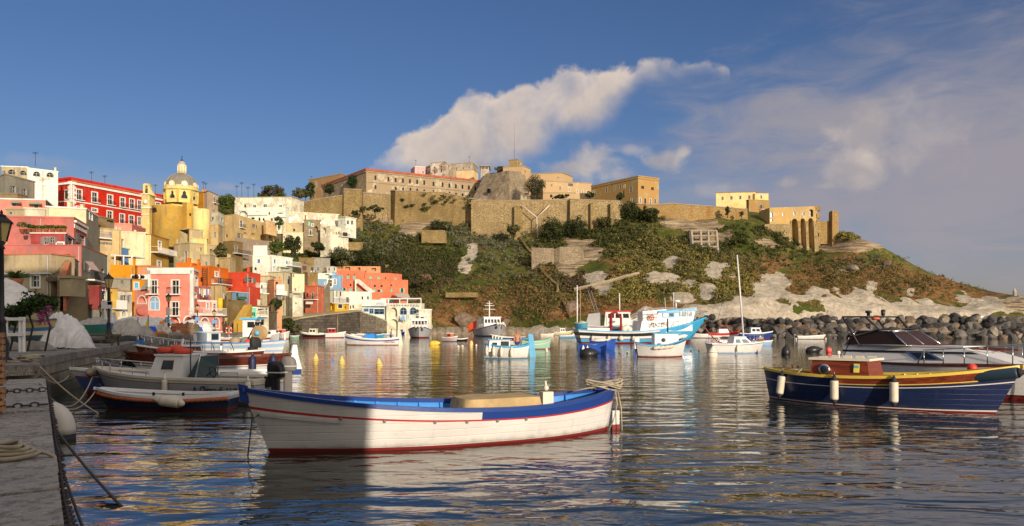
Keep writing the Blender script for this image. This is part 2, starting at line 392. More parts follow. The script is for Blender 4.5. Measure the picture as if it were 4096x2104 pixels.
far=nt.new('ShaderNodeSeparateXYZ');nt.put(far.inputs[0],ps);calm=nt.new('ShaderNodeMapRange');nt.put(calm.inputs[0],far.outputs[1]);calm.inputs[1].default_value=8;calm.inputs[2].default_value=70;calm.inputs[3].default_value=1.0;calm.inputs[4].default_value=.3
h=nt.m('MULTIPLY',h,calm.outputs[0])
nt.put(b.inputs['Normal'],nt.bump(h,1.0,.092))
b.inputs['Base Color'].default_value=(.018,.024,.018,1);b.inputs['Roughness'].default_value=.035;b.inputs['IOR'].default_value=1.9
b.inputs['Specular IOR Level'].default_value=.5
WATER=m
sea=MB();sea.add([(-6000,-300,0),(6000,-300,0),(6000,9000,0),(-6000,9000,0)],[(0,1,2,3)])
struct(sea.build('water',WATER))
TC=[(-1300,[(1350,60),(1250,110),(1100,170),(1000,220),(900,260),(880,290)]),(0,[(1345,80),(1250,112),(1080,150),(930,190),(800,215),(760,240)]),(500,[(1340,125),(1240,142),(1080,185),(930,208),(815,238),(790,265)]),(750,[(1338,145),(1240,165),(1050,200),(920,222),(815,242),(790,268)]),(1000,[(1336,168),(1250,176),(1100,197),(980,231),(872,254),(802,278)]),(1300,[(1332,206),(1240,220),(1085,232),(970,244),(868,264),(815,288)]),(1500,[(1332,213),(1240,226),(1062,238),(980,250),(858,269),(805,293)]),(1750,[(1335,203),(1308,206),(1140,224),(1000,246),(856,271),(806,295)]),(2000,[(1335,201),(1306,204),(1150,221),(1040,240),(925,262),(832,290)]),(2250,[(1338,188),(1295,193),(1150,213),(1020,238),(915,262),(832,290)]),(2600,[(1340,176),(1245,188),(1110,211),(1000,235),(868,264),(832,290)]),(2900,[(1325,182),(1238,192),(1130,211),(1010,236),(872,265),(845,290)]),(3080,[(1300,196),(1228,200),(1130,215),(1020,240),(905,262),(860,290)]),(3280,[(1292,202),(1222,206),(1150,218),(1075,240),(1012,262),(935,282)]),(3400,[(1288,206),(1225,210),(1170,220),(1090,240),(1012,256),(945,262)]),(3520,[(1282,210),(1230,214),(1180,224),(1110,240),(1022,254),(985,260)]),(3700,[(1278,215),(1245,218),(1200,228),(1150,240),(1105,252),(1083,262)]),(3900,[(1275,220),(1250,222),(1220,228),(1195,238),(1167,248),(1150,256)]),(4096,[(1272,222),(1258,224),(1230,226),(1206,229),(1192,232),(1186,240)]),(4500,[(1275,224),(1262,226),(1240,228),(1220,231),(1205,234),(1200,242)])]
def hermite(xs,ys,x):
 """monotone cubic through points, vectorised over last axis of ys"""
 xs=np.array(xs,float);ys=np.array(ys,float)
 h=np.diff(xs);dl=np.diff(ys,axis=0)/h.reshape(-1,*[1]*(ys.ndim-1))
 mm=np.zeros_like(ys);mm[0]=dl[0];mm[-1]=dl[-1]
 a,b_=dl[:-1],dl[1:]
 mm[1:-1]=np.where(a*b_>0,2*a*b_/np.where(np.abs(a+b_)<1e-9,1,a+b_),0)
 k=np.clip(np.searchsorted(xs,x)-1,0,len(xs)-2)
 t=((x-xs[k])/h[k]);sh=(-1,*[1]*(ys.ndim-1));t=t.reshape(sh);hk=h[k].reshape(sh)
 return(2*t**3-3*t**2+1)*ys[k]+(t**3-2*t**2+t)*hk*mm[k]+(-2*t**3+3*t**2)*ys[k+1]+(t**3-t**2)*hk*mm[k+1]
cols=[]
for x,pts in TC:
 col=[]
 p1=pts[0];col.append((PX(x,p1[1]-7),p1[1]-7,-2.5))
 for y,Y in pts:col.append((PX(x,Y),Y,PZ(y,Y)))
 X6,Y6,Z6=col[-1]
 col.append((X6*1.12,Y6+35,Z6*.97));col.append((X6*1.5,Y6+160,Z6*.2-2))
 cols.append(col)
cx=[c[0]for c in TC];NXC=430;NRC=150
xi=np.linspace(-1300,4500,NXC)
C1=hermite(cx,cols,xi)
C1=np.swapaxes(C1,0,1)
ri=np.interp(np.linspace(0,1,NRC),[0,.06,.14,.42,.66,.84,.90,.95,1],np.arange(9))
G=np.swapaxes(hermite(np.arange(9),C1,ri),0,1)
SXg=HX+F*G[:,:,0]/G[:,:,1];SYg=HY-F*(G[:,:,2]-CH)/G[:,:,1]
rowg=np.broadcast_to(ri[None,:],SXg.shape)
def fbm(p,octs,base):
 s=0;a=1.0
 for _ in range(octs):
  s+=a*mn.noise(p*base);base*=2.1;a*=.52
 return s
def wob(z,k):return z
NZ=np.zeros((NXC,NRC));N2=np.zeros((NXC,NRC));N3=np.zeros((NXC,NRC))
for i in range(NXC):
 for j in range(NRC):
  v=Vector(G[i,j]);NZ[i,j]=fbm(v,4,.07);N2[i,j]=fbm(v+Vector((91,0,7)),3,.045);N3[i,j]=fbm(v+Vector((13,57,3)),3,.16)
gul=np.zeros((NXC,NRC))
for i in range(NXC):
 for j in range(NRC):gul[i,j]=mn.noise(Vector((G[i,j,0]*.11+.12*G[i,j,1]*.3,G[i,j,1]*.02,5.0)))
def inblob(bl,fuzz=.35):
 o=np.zeros(SXg.shape)
 for x,y,rx,ry in bl:
  d=np.sqrt(((SXg-x)/rx)**2+((SYg-y)/ry)**2)
  o=np.maximum(o,np.clip((1.15-d+fuzz*N3)/.3,0,1))
 return o
ROCKB=[(3560,1245,250,46),(3420,1215,150,50),(3700,1240,200,32),(3900,1235,140,30),(2850,1255,200,42),(2700,1255,120,35),(3075,1165,75,36),(3060,1230,120,36),(2960,1200,45,30),(3100,1120,60,38),(2855,1085,36,34),(2830,1170,40,34),(2650,1112,75,22),(2380,1110,50,24),(2420,1150,40,40),(2740,1190,50,22),(2680,1060,36,22),(2720,1185,40,18),(2930,1105,16,12),(3370,1080,18,10),(1890,1000,24,46),(1860,1060,26,40),(2990,1280,260,22),(3330,1265,200,24),(2600,1280,130,25),(3480,1150,26,30),(3640,1165,14,20),(3850,1190,30,26),(3960,1215,50,30),(4060,1225,70,50),(2760,1130,26,14),(2900,1060,20,10),(3200,1190,60,14),(3270,1170,40,22)]
CLIFF=[(3370,985,140,24),(3480,975,70,24),(3290,960,50,14),(2790,900,130,26),(2720,890,70,24),(2870,940,60,20),(1720,890,80,40),(1560,880,40,20),(1640,915,60,30),(1940,890,50,40),(2320,1010,70,60),(2270,1060,50,40),(3060,975,45,18),(4070,1225,60,40)]
DRYB=[(3250,1110,160,50),(3500,1100,150,60),(3700,1150,200,50),(3900,1190,150,40),(3100,1060,80,36),(2150,1090,60,40),(2100,1190,130,40),(2400,1230,120,40),(2500,1080,80,50),(1900,1250,170,50),(2700,1220,160,30),(3400,1040,70,20),(3000,1130,120,40),(2350,1160,70,30),(2250,1250,70,30),(3300,1160,120,30)]
rock=inblob(ROCKB,.55);cliff=inblob(CLIFF,.6);dry=inblob(DRYB,.9)
shore=np.clip((2.2-G[:,:,2]+.9*N3)/.8,0,1)*(rowg>.9)
dry=np.clip(dry*.8+.25*(N2>.25),0,1)
right=np.clip((SXg-2150)/500,0,1)
disp=NZ*(1.1-.4*rock)+N3*.45+gul*1.6*right*np.clip((rowg-1.6)/1.2,0,1)*np.clip((5.8-rowg)/1.0,0,1)
disp*=np.clip((rowg-.9)/.6,0,1)*np.where(SXg<1250,.4,1)*np.where(rowg>5.6,.4,1)
lay=np.sin(G[:,:,2]*3.4+N3*2.5)*.45*cliff
G2=G.copy()
G2[:,:,2]+=disp*.7;G2[:,:,1]+=-disp*.9+lay-.8*cliff-1.9*rock*np.abs(N3)
V=G2 .reshape(-1,3)
idx=np.arange(NXC*NRC).reshape(NXC,NRC)
Fq=np.stack([idx[:-1,:-1],idx[1:,:-1],idx[1:,1:],idx[:-1,1:]],-1).reshape(-1,4)
m,nt,b=newmat('hillside')
ps=nt.pos()
def attr(n):
 a=nt.new('ShaderNodeAttribute');a.attribute_name=n;return a.outputs['Fac']
n1=nt.noise(ps,.22,6,.68);n2=nt.noise(ps,.9,6,.7);n3=nt.noise(ps,3.0,4,.7);n5=nt.noise(ps,.07,4,.6)
gr=nt.mix(nt.ramp(n2,.3,.7),(.045,.055,.013),(.165,.145,.040));gr=nt.mix(nt.ramp(n5,.45,.62),gr,(.058,.080,.013))
gr=nt.mix(nt.m('MULTIPLY',nt.ramp(n3,.5,.75),.5),gr,(.16,.14,.05))
dr=nt.mix(nt.ramp(n2,.3,.7),(.20,.095,.034),(.29,.165,.070));dr=nt.mix(nt.ramp(n1,.45,.65),dr,(.12,.065,.028))
f=nt.ramp(nt.m('ADD',attr('dry'),nt.m('MULTIPLY',nt.m('SUBTRACT',n1,.5),2.6)),.12,.7)
c=nt.mix(f,gr,dr)
rk=nt.mix(nt.ramp(n2,.3,.7),(.31,.26,.19),(.52,.465,.38));rk=nt.mix(nt.m('MULTIPLY',nt.ramp(n1,.5,.7),.6),rk,(.30,.25,.17))
rk=nt.mix(nt.m('MULTIPLY',nt.ramp(n3,.55,.75),.35),rk,(.2,.17,.12))
c=nt.mix(nt.ramp(nt.m('ADD',attr('rock'),nt.m('MULTIPLY',nt.m('SUBTRACT',n2,.5),1.1)),.45,.6),c,rk)
lyr=nt.noise(nt.scale(ps,.15,.15,2.2),1.0,5,.6,.3)
ck=nt.mix(nt.ramp(lyr,.35,.65),(.13,.095,.06),(.40,.31,.20))
c=nt.mix(nt.ramp(nt.m('ADD',attr('cliff'),nt.m('MULTIPLY',nt.m('SUBTRACT',n2,.5),1.0)),.45,.6),c,ck)
nt.put(b.inputs['Base Color'],c);b.inputs['Roughness'].default_value=.95;b.inputs['Specular IOR Level'].default_value=.1
nt.put(b.inputs['Normal'],nt.bump(nt.m('ADD',nt.m('MULTIPLY',n2,1.2),nt.m('MULTIPLY',n3,.5)),1.0,.5))
HILL=m
terr=npmesh('hillside_terrain',V,Fq,HILL,smooth=True)
for nme,arr in(('rock',np.maximum(rock,shore)),('cliff',cliff),('dry',dry)):
 at=terr.data.attributes.new(nme,'FLOAT','POINT');at.data.foreach_set('value',arr.reshape(-1).astype(np.float32))
struct(terr)
TSX=HX+F*G2[:,:,0]/G2[:,:,1];TSY=HY-F*(G2[:,:,2]-CH)/G2[:,:,1]
def ground_at(sx,sy):
 """point of the hillside seen at a source pixel (nearest grid vertex, front rows)"""
 d=(TSX-sx)**2+((TSY-sy)*1.3)**2+np.where(rowg>6.2,1e9,0)
 k=int(np.argmin(d));return Vector(V[k])
def scatter(regs,rmin,rmax,per,size,mats,name,lift=.3):
 cs=[];rs=[];ms=[]
 cand=np.argwhere((rowg>1.3)&(rowg<6.0)&(SXg>1050)&(SXg<4200))
 for(x,y,rx,ry,n,mi)in regs:
  d=((TSX-x)/rx)**2+((TSY-y)/ry)**2
  w=np.clip(1.2-d,0,1)*(rowg>1.25)*(rowg<6.15)*(rock<.35)*(cliff<.6)
  w=(w*(N2*.8+N3*.6+.55).clip(0.02,1.5)).ravel()
  if w.sum()<=0:continue
  kk=RNG.choice(len(w),n,p=w/w.sum())
  r_=RNG.uniform(rmin,rmax,n)**1.0
  p=V[kk]+RNG.normal(size=(n,3))*np.array([.8,.6,.1])+np.array([0,0,1.0])*r_[:,None]*lift
  cs.append(p);rs.append(r_);ms.append(np.full(n,mi))
 cs=np.concatenate(cs);rs=np.concatenate(rs);ms=np.concatenate(ms)
 Vv,Ff=leaves(cs,rs,per,size)
 return npmesh(name,Vv,Ff,mats,midx=np.repeat(ms,per))
LG=leaf((.018,.025,.006),(.068,.074,.017));LO=leaf((.045,.045,.016),(.14,.125,.04));LS=leaf((.055,.058,.035),(.16,.155,.09));LY=leaf((.10,.095,.02),(.24,.20,.05))
LB=leaf((.04,.026,.016),(.105,.075,.045))
sc_=scatter([(1650,1010,260,130,900,0),(1560,1120,190,90,600,0),(1650,1100,220,90,380,4),(1480,940,170,120,330,2),(1950,930,220,70,260,2),(1800,1060,190,60,220,0),(1750,880,250,50,220,1),(2450,920,240,70,480,0),(2300,960,260,90,420,0),(2600,960,260,110,420,1),(2700,1080,220,120,420,1),(2650,1010,200,80,300,3),(2850,1130,200,80,260,3),(2500,1130,150,90,220,3),(2330,1130,120,50,120,4),(3000,960,200,60,170,0),(2850,960,140,60,200,0),(3300,1080,200,60,60,0),(3150,1000,160,60,90,0),(3000,1080,160,70,110,1),(3500,1050,150,40,40,2),(3700,1130,180,40,30,0),(1400,1030,160,70,300,0),(1250,1010,130,45,180,0),(2200,1060,150,90,200,1),(2050,1050,160,80,150,2),(2000,1180,250,70,30,1),(3400,950,150,20,170,3),(2800,850,180,26,150,1),(2650,850,120,40,140,0),(2950,1215,120,35,50,1)],.45,1.35,34,.32,[LG,LO,LS,LY,LB],'hillside_scrub')
tag(sc_,'mixed dark green and olive scrub covering the hillside below the fortress','scrub',kind='stuff')
tf=scatter([(2900,1150,900,140,2600,0),(3500,1120,500,90,2000,0),(2000,1200,500,110,2200,0),(2300,1100,350,120,1200,1),(3500,1110,500,90,2600,1),(2000,1180,420,110,2200,1)],.25,.6,12,.2,[leaf((.12,.075,.026),(.30,.19,.075)),leaf((.035,.045,.011),(.10,.105,.03))],'grass_tufts',.1)
tag(tf,'dry russet and green grass tufts on the slope','grass',kind='stuff')
def loop(u0,z0,u1,z1,arch):
 if not arch:return[(u0,z0),(u1,z0),(u1,z1),(u0,z1)]
 r=(u1-u0)/2;rz=min(r*1.05,(z1-z0)*.98);c=(u0+u1)/2;zc=z1-rz;n=8
 return[(u0,z0),(u1,z0)]+[(c+r*math.cos(math.pi*k/n),zc+rz*math.sin(math.pi*k/n))for k in range(n+1)]
class Face:
 def __init__(s,A,B):
  s.A=Vector((A[0],A[1]));s.B=Vector((B[0],B[1]));d=s.B-s.A;s.L=d.length;s.d=d/s.L
  n=Vector((s.d.y,-s.d.x))
  if n.dot(s.A+s.B)>0:n=-n
  s.n=n
 def p(s,u,z,off=0.0):
  q=s.A+s.d*u+s.n*off;return(q.x,q.y,z)
 def uz(s,sx,sy):
  k=(sx-HX)/F;den=s.d.x-k*s.d.y
  u=(k*s.A.y-s.A.x)/den;Y=s.A.y+u*s.d.y
  return u,CH+(HY-sy)/F*Y
DK=paint((.03,.028,.026),.5)
FW=paint((.70,.68,.62),.6);FGY=paint((.42,.40,.36),.7);FBR=paint((.16,.07,.035),.6)
GREEN=paint((.012,.075,.045),.55);TURQ=paint((.10,.50,.40),.55);BLUE=paint((.03,.17,.48),.5);DBLUE=paint((.02,.04,.16),.5);CYAN=paint((.02,.32,.52),.5);BROWN=paint((.13,.055,.028),.6)
PALEB=paint((.20,.38,.58),.55);DGREEN=paint((.015,.035,.022),.55);GREYSH=paint((.16,.155,.15),.6)
STY={'d':(0,.22,None,GLASS,0,None),'D':(0,.22,FGY,GLASS,.10,None),'w':(0,.18,FW,GLASS,.14,None),'W':(0,.18,FW,GLASS,.24,None),'a':(1,.30,None,GLASS,0,None),'A':(1,.25,FW,GLASS,.16,None),'o':(1,1.3,None,None,0,None),'O':(1,1.3,FW,None,.2,None),'q':(0,1.2,None,None,0,None),'g':(0,.12,FW,DGREEN,.14,None),'G':(0,.2,FW,GLASS,.16,DGREEN),'t':(0,.14,None,TURQ,0,None),'T':(0,.2,None,GLASS,0,TURQ),'b':(0,.14,FW,BLUE,.08,None),'n':(0,.14,None,DBLUE,0,None),'N':(0,.2,PALEB,GLASS,.14,None),'c':(0,.14,FW,CYAN,.14,None),'Q':(1,.3,PALEB,GLASS,.14,None),'r':(0,.14,None,BROWN,0,None),'f':(0,.2,FW,GLASS,.14,None),'p':(0,.12,FW,PALEB,.06,None),'s':(0,.2,FGY,GLASS,.05,GREYSH),'l':(1,.5,FGY,GLASS,.06,None),'P':(1,.25,FW,PALEB,.12,None)}
def cut_wall(mb,fc,zb,zt,ops,m=0,slope=None):
 """wall face with holes and reveals; slope = top height at the B end"""
 zt2=zt if slope is None else slope
 outer=[Vector((0,zb,0)),Vector((fc.L,zb,0)),Vector((fc.L,zt2,0)),Vector((0,zt,0))]
 polys=[outer]+[[Vector((u,z,0))for u,z in o['loop']]for o in ops]
 tri=tessellate_polygon(polys);flat=[v for pl in polys for v in pl]
 mb.add([fc.p(v.x,v.y)for v in flat],[list(t)for t in tri],m)
 for o in ops:
  lp=o['loop'];n=len(lp);dp=o['reveal']
  vs=[fc.p(u,z)for u,z in lp]+[fc.p(u,z,-dp)for u,z in lp]
  mb.add(vs,[(i,(i+1)%n,(i+1)%n+n,i+n)for i in range(n)],m)
  if o['fill']is None:mb.add([fc.p(u,z,-dp)for u,z in lp],[list(range(n))],m)
def window(fc,o,parent,bars=True):
 lp=o['loop'];n=len(lp);fw=o['fw'];mats=[];mb=MB()
 if o['fill']is None and not o['frame']:return
 us=[u for u,_ in lp];zs=[z for _,z in lp];u0,u1,z0,z1=min(us),max(us),min(zs),max(zs);cu_,cz_=(u0+u1)/2,(z0+z1)/2
 mats=[o['frame']or FGY,o['fill']or FGY,o['shut']or FGY]
 if o['frame']:
  f=1+2*fw/(u1-u0);g=1+2*fw/(z1-z0)
  ou=[(cu_+(u-cu_)*f,cz_+(z-cz_)*g)for u,z in lp]
  a=[fc.p(u,z,-.02)for u,z in lp];b_=[fc.p(u,z,.07)for u,z in lp];c_=[fc.p(u,z,.07)for u,z in ou];d_=[fc.p(u,z,-.01)for u,z in ou]
  mb.add(a+b_+c_+d_,[(i,(i+1)%n,(i+1)%n+n*(k+1),i+n*(k+1))if False else(i+n*k,(i+1)%n+n*k,(i+1)%n+n*(k+1),i+n*(k+1))for k in range(3)for i in range(n)],0)
 if o['fill']is not None:
  dp=o['reveal']-.02
  mb.add([fc.p(u,z,-dp)for u,z in lp],[list(range(n))],1)
  if bars and o['fill']in(GLASS,PALEB)and o['frame']:
   w=.035
   for a0,a1,b0,b1 in((cu_-w,cu_+w,z0,z1-.02),(u0,u1,z0+(z1-z0)*.6-w,z0+(z1-z0)*.6+w),(u0,u0+w*1.5,z0,z1-(u1-u0)*.4*o['arch']),(u1-w*1.5,u1,z0,z1-(u1-u0)*.4*o['arch'])):
    vs=[fc.p(a0,b0,-dp),fc.p(a1,b0,-dp),fc.p(a1,b1,-dp),fc.p(a0,b1,-dp),fc.p(a0,b0,-dp+.05),fc.p(a1,b0,-dp+.05),fc.p(a1,b1,-dp+.05),fc.p(a0,b1,-dp+.05)]
    mb.hexa(vs[:4],vs[4:],0)
 if o['shut']:
  w=(u1-u0)*.5
  for a0,a1 in((u0-w-.04,u0-.04),(u1+.04,u1+w+.04)):
   q=[fc.p(a0,z0,.03),fc.p(a1,z0,.03),fc.p(a1,z1,.03),fc.p(a0,z1,.03)];q2=[fc.p(a0,z0,.09),fc.p(a1,z0,.09),fc.p(a1,z1,.09),fc.p(a0,z1,.09)]
   mb.hexa(q,q2,2)
 mb.build('arch_surround' if o['fill']is None else('shuttered_window' if o['shut']else 'window'),mats,parent,True)
def balcony(fc,u0,u1,z,parent,depth=.9,h=.95,mat=None,slab=None,solid=False):
 mb=MB();q=lambda u,zz,o:fc.p(u,zz,o)
 def bx(a0,a1,b0,b1,o0,o1,m):mb.hexa([q(a0,b0,o0),q(a1,b0,o0),q(a1,b0,o1),q(a0,b0,o1)],[q(a0,b1,o0),q(a1,b1,o0),q(a1,b1,o1),q(a0,b1,o1)],m)
 bx(u0,u1,z-.16,z,.004,depth,0)
 if solid:bx(u0,u1,z,z+h,depth-.12,depth-.004,0)
 else:
  bx(u0,u1,z+h-.05,z+h,depth-.07,depth-.02,1)
  n=max(3,int((u1-u0)/.16))
  for k in range(n+1):
   u=u0+.03+(u1-u0-.06)*k/n;bx(u-.012,u+.012,z,z+h-.05,depth-.06,depth-.035,1)
  for uu in(u0+.02,u1-.02):bx(uu-.02,uu+.02,z+h-.05,z+h,.02,depth-.07,1)
 mb.build('balcony',[slab or FW,mat or IRON],parent,True)
def house(z,label,mat,pts,yt,yb,wins=(),name='town_house',cat='house',cornice=None,ch=.22,co=.14,depth=9,extra=10,bal=(),group=None,root=None,quoin=None,part='wall',slope=None,string=(),mat2=None):
 """pts: left, [corner], right as (x, distance) in zoom z; yt/yb: roof and foot line at the corner (or left) pixel"""
 q=[(PX(zx(z,x),Y),Y)for x,Y in pts];kc=1 if len(q)==3 else 0
 if len(q)==2 and z in 'abcde':depth=min(depth,2.6)
 Yc=pts[kc][1];Zt=PZ(zy(z,yt),Yc);Zb=PZ(zy(z,yb),Yc)-extra
 if len(q)==3:
  A,C,B=q;D=(A[0]+B[0]-C[0],A[1]+B[1]-C[1]);foot=[A,C,B,D];fcs=[Face(A,C),Face(C,B)];xc=zx(z,pts[1][0])
  hidden=[Face(B,D),Face(D,A)]
 else:
  A,B=q;f0=Face(A,B);back=-f0 .n*depth;C1_=(B[0]+back.x,B[1]+back.y);D1_=(A[0]+back.x,A[1]+back.y)
  foot=[A,B,C1_,D1_];fcs=[f0];xc=1e9;hidden=[Face(B,C1_),Face(C1_,D1_),Face(D1_,A)]
 if root is None:
  cxm=sum(p[0]for p in foot)/4;cym=sum(p[1]for p in foot)/4
  root=thing(name,label,cat,(cxm,cym,Zb),0,group)
 mb=MB();ops={0:[],1:[]}
 for w in wins:
  x0,y0,x1,y1,st=w[:5];sx0,sx1=zx(z,min(x0,x1)),zx(z,max(x0,x1));k=0 if(sx0+sx1)/2<xc else 1
  fc=fcs[k];um,_=fc.uz((sx0+sx1)/2,zy(z,y0));ua,_=fc.uz(sx0,0);ub,_=fc.uz(sx1,0)
  Ym=fc.A.y+um*fc.d.y;za,zb_=PZ(zy(z,max(y0,y1)),Ym),PZ(zy(z,min(y0,y1)),Ym)
  u0,u1=sorted((ua,ub));u0=max(u0,.12);u1=min(u1,fc.L-.12);zb_=min(zb_,Zt-.15)
  if u1-u0<.2 or zb_-za<.2:continue
  if any(not(u1<p['b'][0]-.03 or u0>p['b'][2]+.03 or zb_<p['b'][1]-.03 or za>p['b'][3]+.03)for p in ops[k]):continue
  S_=STY[st[0]]
  o=dict(loop=loop(u0,za,u1,zb_,S_[0]),arch=S_[0],reveal=S_[1],frame=S_[2],fill=S_[3],fw=min(S_[4],(u1-u0)*.22),shut=S_[5],b=(u0,za,u1,zb_),st=st)
  ops[k].append(o)
 for k,fc in enumerate(fcs):
  cut_wall(mb,fc,Zb,Zt,ops[k],k if mat2 else 0,Zt if slope is None or k!=slope[0]else Zt+slope[1])
 for fc in hidden:mb.add([fc.p(0,Zb),fc.p(fc.L,Zb),fc.p(fc.L,Zt),fc.p(0,Zt)],[(0,1,2,3)])
 mb.build(part,[mat,mat2]if mat2 else[mat],root,True)
 cm=Vector((sum(p[0]for p in foot)/4,sum(p[1]for p in foot)/4));rp=[]
 for p in foot:
  v=Vector(p)-cm;rp.append(tuple(cm+v*(1+co/max(v.length,.1)*1.3)))
 r_=MB();r_.prism(rp,Zt+.004,Zt+ch);r_.build('roof',[cornice or mat],root,True)
 for k in(0,1):
  for o in ops[k]:
   window(fcs[k],o,root)
   if 'f' in o['st']or '+' in o['st']:
    u0,za,u1,zb_=o['b'];balcony(fcs[k],u0-.35,u1+.35,za-.03,root)
 for(x0,x1,y,dep,mt,solid)in bal:
  sx0,sx1=zx(z,x0),zx(z,x1);k=0 if(sx0+sx1)/2<xc else 1;fc=fcs[k]
  ua,zz=fc.uz(sx0,zy(z,y));ub,_=fc.uz(sx1,zy(z,y));u0,u1=sorted((ua,ub));_,zz=fc.uz((sx0+sx1)/2,zy(z,y))
  balcony(fc,u0,u1,zz,root,dep,.95,mt,None,solid)
 for(k,y,hh,mt,off)in string:
  s_=MB();fc=fcs[k];zz=PZ(zy(z,y),Yc)
  s_.hexa([fc.p(0,zz,.004),fc.p(fc.L,zz,.004),fc.p(fc.L,zz,off),fc.p(0,zz,off)],[fc.p(0,zz+hh,.004),fc.p(fc.L,zz+hh,.004),fc.p(fc.L,zz+hh,off),fc.p(0,zz+hh,off)])
  s_.build('string_course',[mt],root,True)
 if quoin:
  s_=MB();fa,fb=fcs[0],fcs[1];zz=Zb+extra;k=0
  while zz<Zt-.5:
   w=.75 if k%2 else 1.2
   for fc,u0,u1 in((fa,fa.L-w,fa.L+.05),(fb,-.05,w)):
    s_.hexa([fc.p(u0,zz,.003),fc.p(u1,zz,.003),fc.p(u1,zz,.08),fc.p(u0,zz,.08)],[fc.p(u0,zz+.56,.003),fc.p(u1,zz+.56,.003),fc.p(u1,zz+.56,.08),fc.p(u0,zz+.56,.08)])
   zz+=.6;k+=1
  s_.build('quoins',[quoin],root,True)
 if z in 'abcd' and label and Zt-Zb-extra>2.2:
  for fc in fcs:
   if fc.L>2.5:
    u=HR.choice((.25,fc.L-.25,fc.L*.5));mb=MB();mb.tube([fc.p(u,Zb,.07),fc.p(u,Zt-.1,.07)],.055,5);mb.build('drainpipe',[HR.choice((FGY,GREYSH,P_PIPE))],root,True)
  for k in range(HR.randrange(0,3)if Yc>100 else 0):
   t_,w_=HR.random(),HR.uniform(.25,.5);c=Vector(fcs[0].p(fcs[0].L*t_,Zt+ch,-HR.uniform(.7,1.6)));h_=HR.uniform(.5,1.1);mb=MB();mb.cb((c.x,c.y,c.z+h_/2),(w_,w_,h_));mb.cb((c.x,c.y,c.z+h_+.05),(w_*1.3,w_*1.3,.1));mb.build('chimney',[mat],root,True)
 root_info[root.name]=dict(faces=fcs,Zt=Zt,Zb=Zb,foot=foot)
 return root
root_info={};HR=random.Random(17);P_PIPE=paint((.20,.12,.08),.6)
def rampart(z,label,mat,line,thick=2.5,extra=12,ybot=None,name='retaining_wall',cat='wall',coping=None,root=None,part='wall',batter=0.0,wins=(),deepen=0):
 """wall along a line of (x, ytop, distance); bottom far below the ground line"""
 if root is None:
  x0,y0,Y0=line[0];root=thing(name,label,cat,(PX(zx(z,x0),Y0),Y0,0))
 mb=MB();cp=MB()
 P_=[(PX(zx(z,x),Y),Y,PZ(zy(z,y),Y))for x,y,Y in line]
 zb=min(p[2]for p in P_)-extra if ybot is None else PZ(zy(z,ybot),line[0][2])-1.5
 nseg=len(P_)-1;nrm=[]
 for i in range(nseg):nrm.append(Face(P_[i],P_[i+1]).n)
 vn=[nrm[0]]+[(nrm[i-1]+nrm[i]).normalized()for i in range(1,nseg)]+[nrm[-1]]
 for i in range(nseg):
  a,b_=P_[i],P_[i+1];na,nb=vn[i],vn[i+1]
  h=0
  f=lambda p,n,o,zz:(p[0]+n.x*o,p[1]+n.y*o,zz)
  mb.hexa([f(a,na,batter*(a[2]-zb),zb),f(b_,nb,batter*(b_[2]-zb),zb),f(b_,nb,-thick,zb),f(a,na,-thick,zb)],[f(a,na,0,a[2]),f(b_,nb,0,b_[2]),f(b_,nb,-thick,b_[2]),f(a,na,-thick,a[2])])
  cp.hexa([f(a,na,.15,a[2]+.01),f(b_,nb,.15,b_[2]+.01),f(b_,nb,-thick-.1,b_[2]+.01),f(a,na,-thick-.1,a[2]+.01)],[f(a,na,.15,a[2]+.3),f(b_,nb,.15,b_[2]+.3),f(b_,nb,-thick-.1,b_[2]+.3),f(a,na,-thick-.1,a[2]+.3)])
 mb.build(part,[mat],root,True)
 if coping:cp.build('coping',[coping],root,True)
 return root
ST_Y=stone((.37,.27,.12),(.23,.165,.07),stain=(.17,.12,.05),st=.6)
ST_P=stone((.45,.345,.18),(.28,.205,.10),stain=(.21,.15,.07),st=.5,joint=.55)
ST_G=stone((.36,.29,.20),(.25,.195,.13),stain=(.16,.125,.08),st=.5,size=1.2)
ST_O=stone((.42,.29,.12),(.29,.20,.085),stain=(.33,.15,.04),st=.55)
PL_PAL=plaster((.47,.39,.27),.6,.75,.8,(.24,.18,.11))
PL_OLD=plaster((.40,.30,.18),.6,.8,.8,(.24,.15,.07))
PL_OCH=plaster((.36,.285,.145),.7,.75,.9,(.29,.175,.06))
PL_TAN=plaster((.55,.36,.17),.6,.85,.6,(.34,.24,.13))
PL_OLV=plaster((.32,.22,.085),.6,.5,.8,(.26,.15,.05))
PL_PKW=plaster((.62,.54,.45),.5,.5,.6)
RTILE=plaster((.36,.10,.055),.4,0,.4)
MORT=plaster((.30,.24,.16),.5,0,.6)
BRZ=plaster((.28,.24,.19),.5,0,.6)
up=[(1035,262),(1168,277),(1243,285),(1318,292),(1390,299),(1465,306),(1537,313),(1633,325),(1727,334),(1797,342),(1863,350),(1932,357),(1998,364),(2065,372)]
wn=[(x-10,y,x+10,y+46,'a')for x,y in up]+[(x-10,y,x+10,y+40,'a')for x,y in((1035,362),(1245,378),(1320,384),(1395,390),(1465,398),(1538,405),(1633,412),(1797,430),(1865,440),(1933,446),(2000,452))]
wn+=[(905,265,915,310,'a'),(690,345,699,385,'a'),(640,365,648,400,'a'),(590,392,597,420,'a'),(742,318,750,350,'a')]
pal=house('g','long weathered palace with two rows of arched windows and red roof edge on the crest',PL_PAL,[(385,356),(940,310),(2110,335)],212,420,wn,'hilltop_palace','palace',RTILE,.9,.5,string=[(1,330,.35,MORT,.25),(1,226,.5,MORT,.35),(0,226,.5,MORT,.35)],extra=25)
a_=root_info[pal.name];fc=a_['faces'][0]
iv=[]
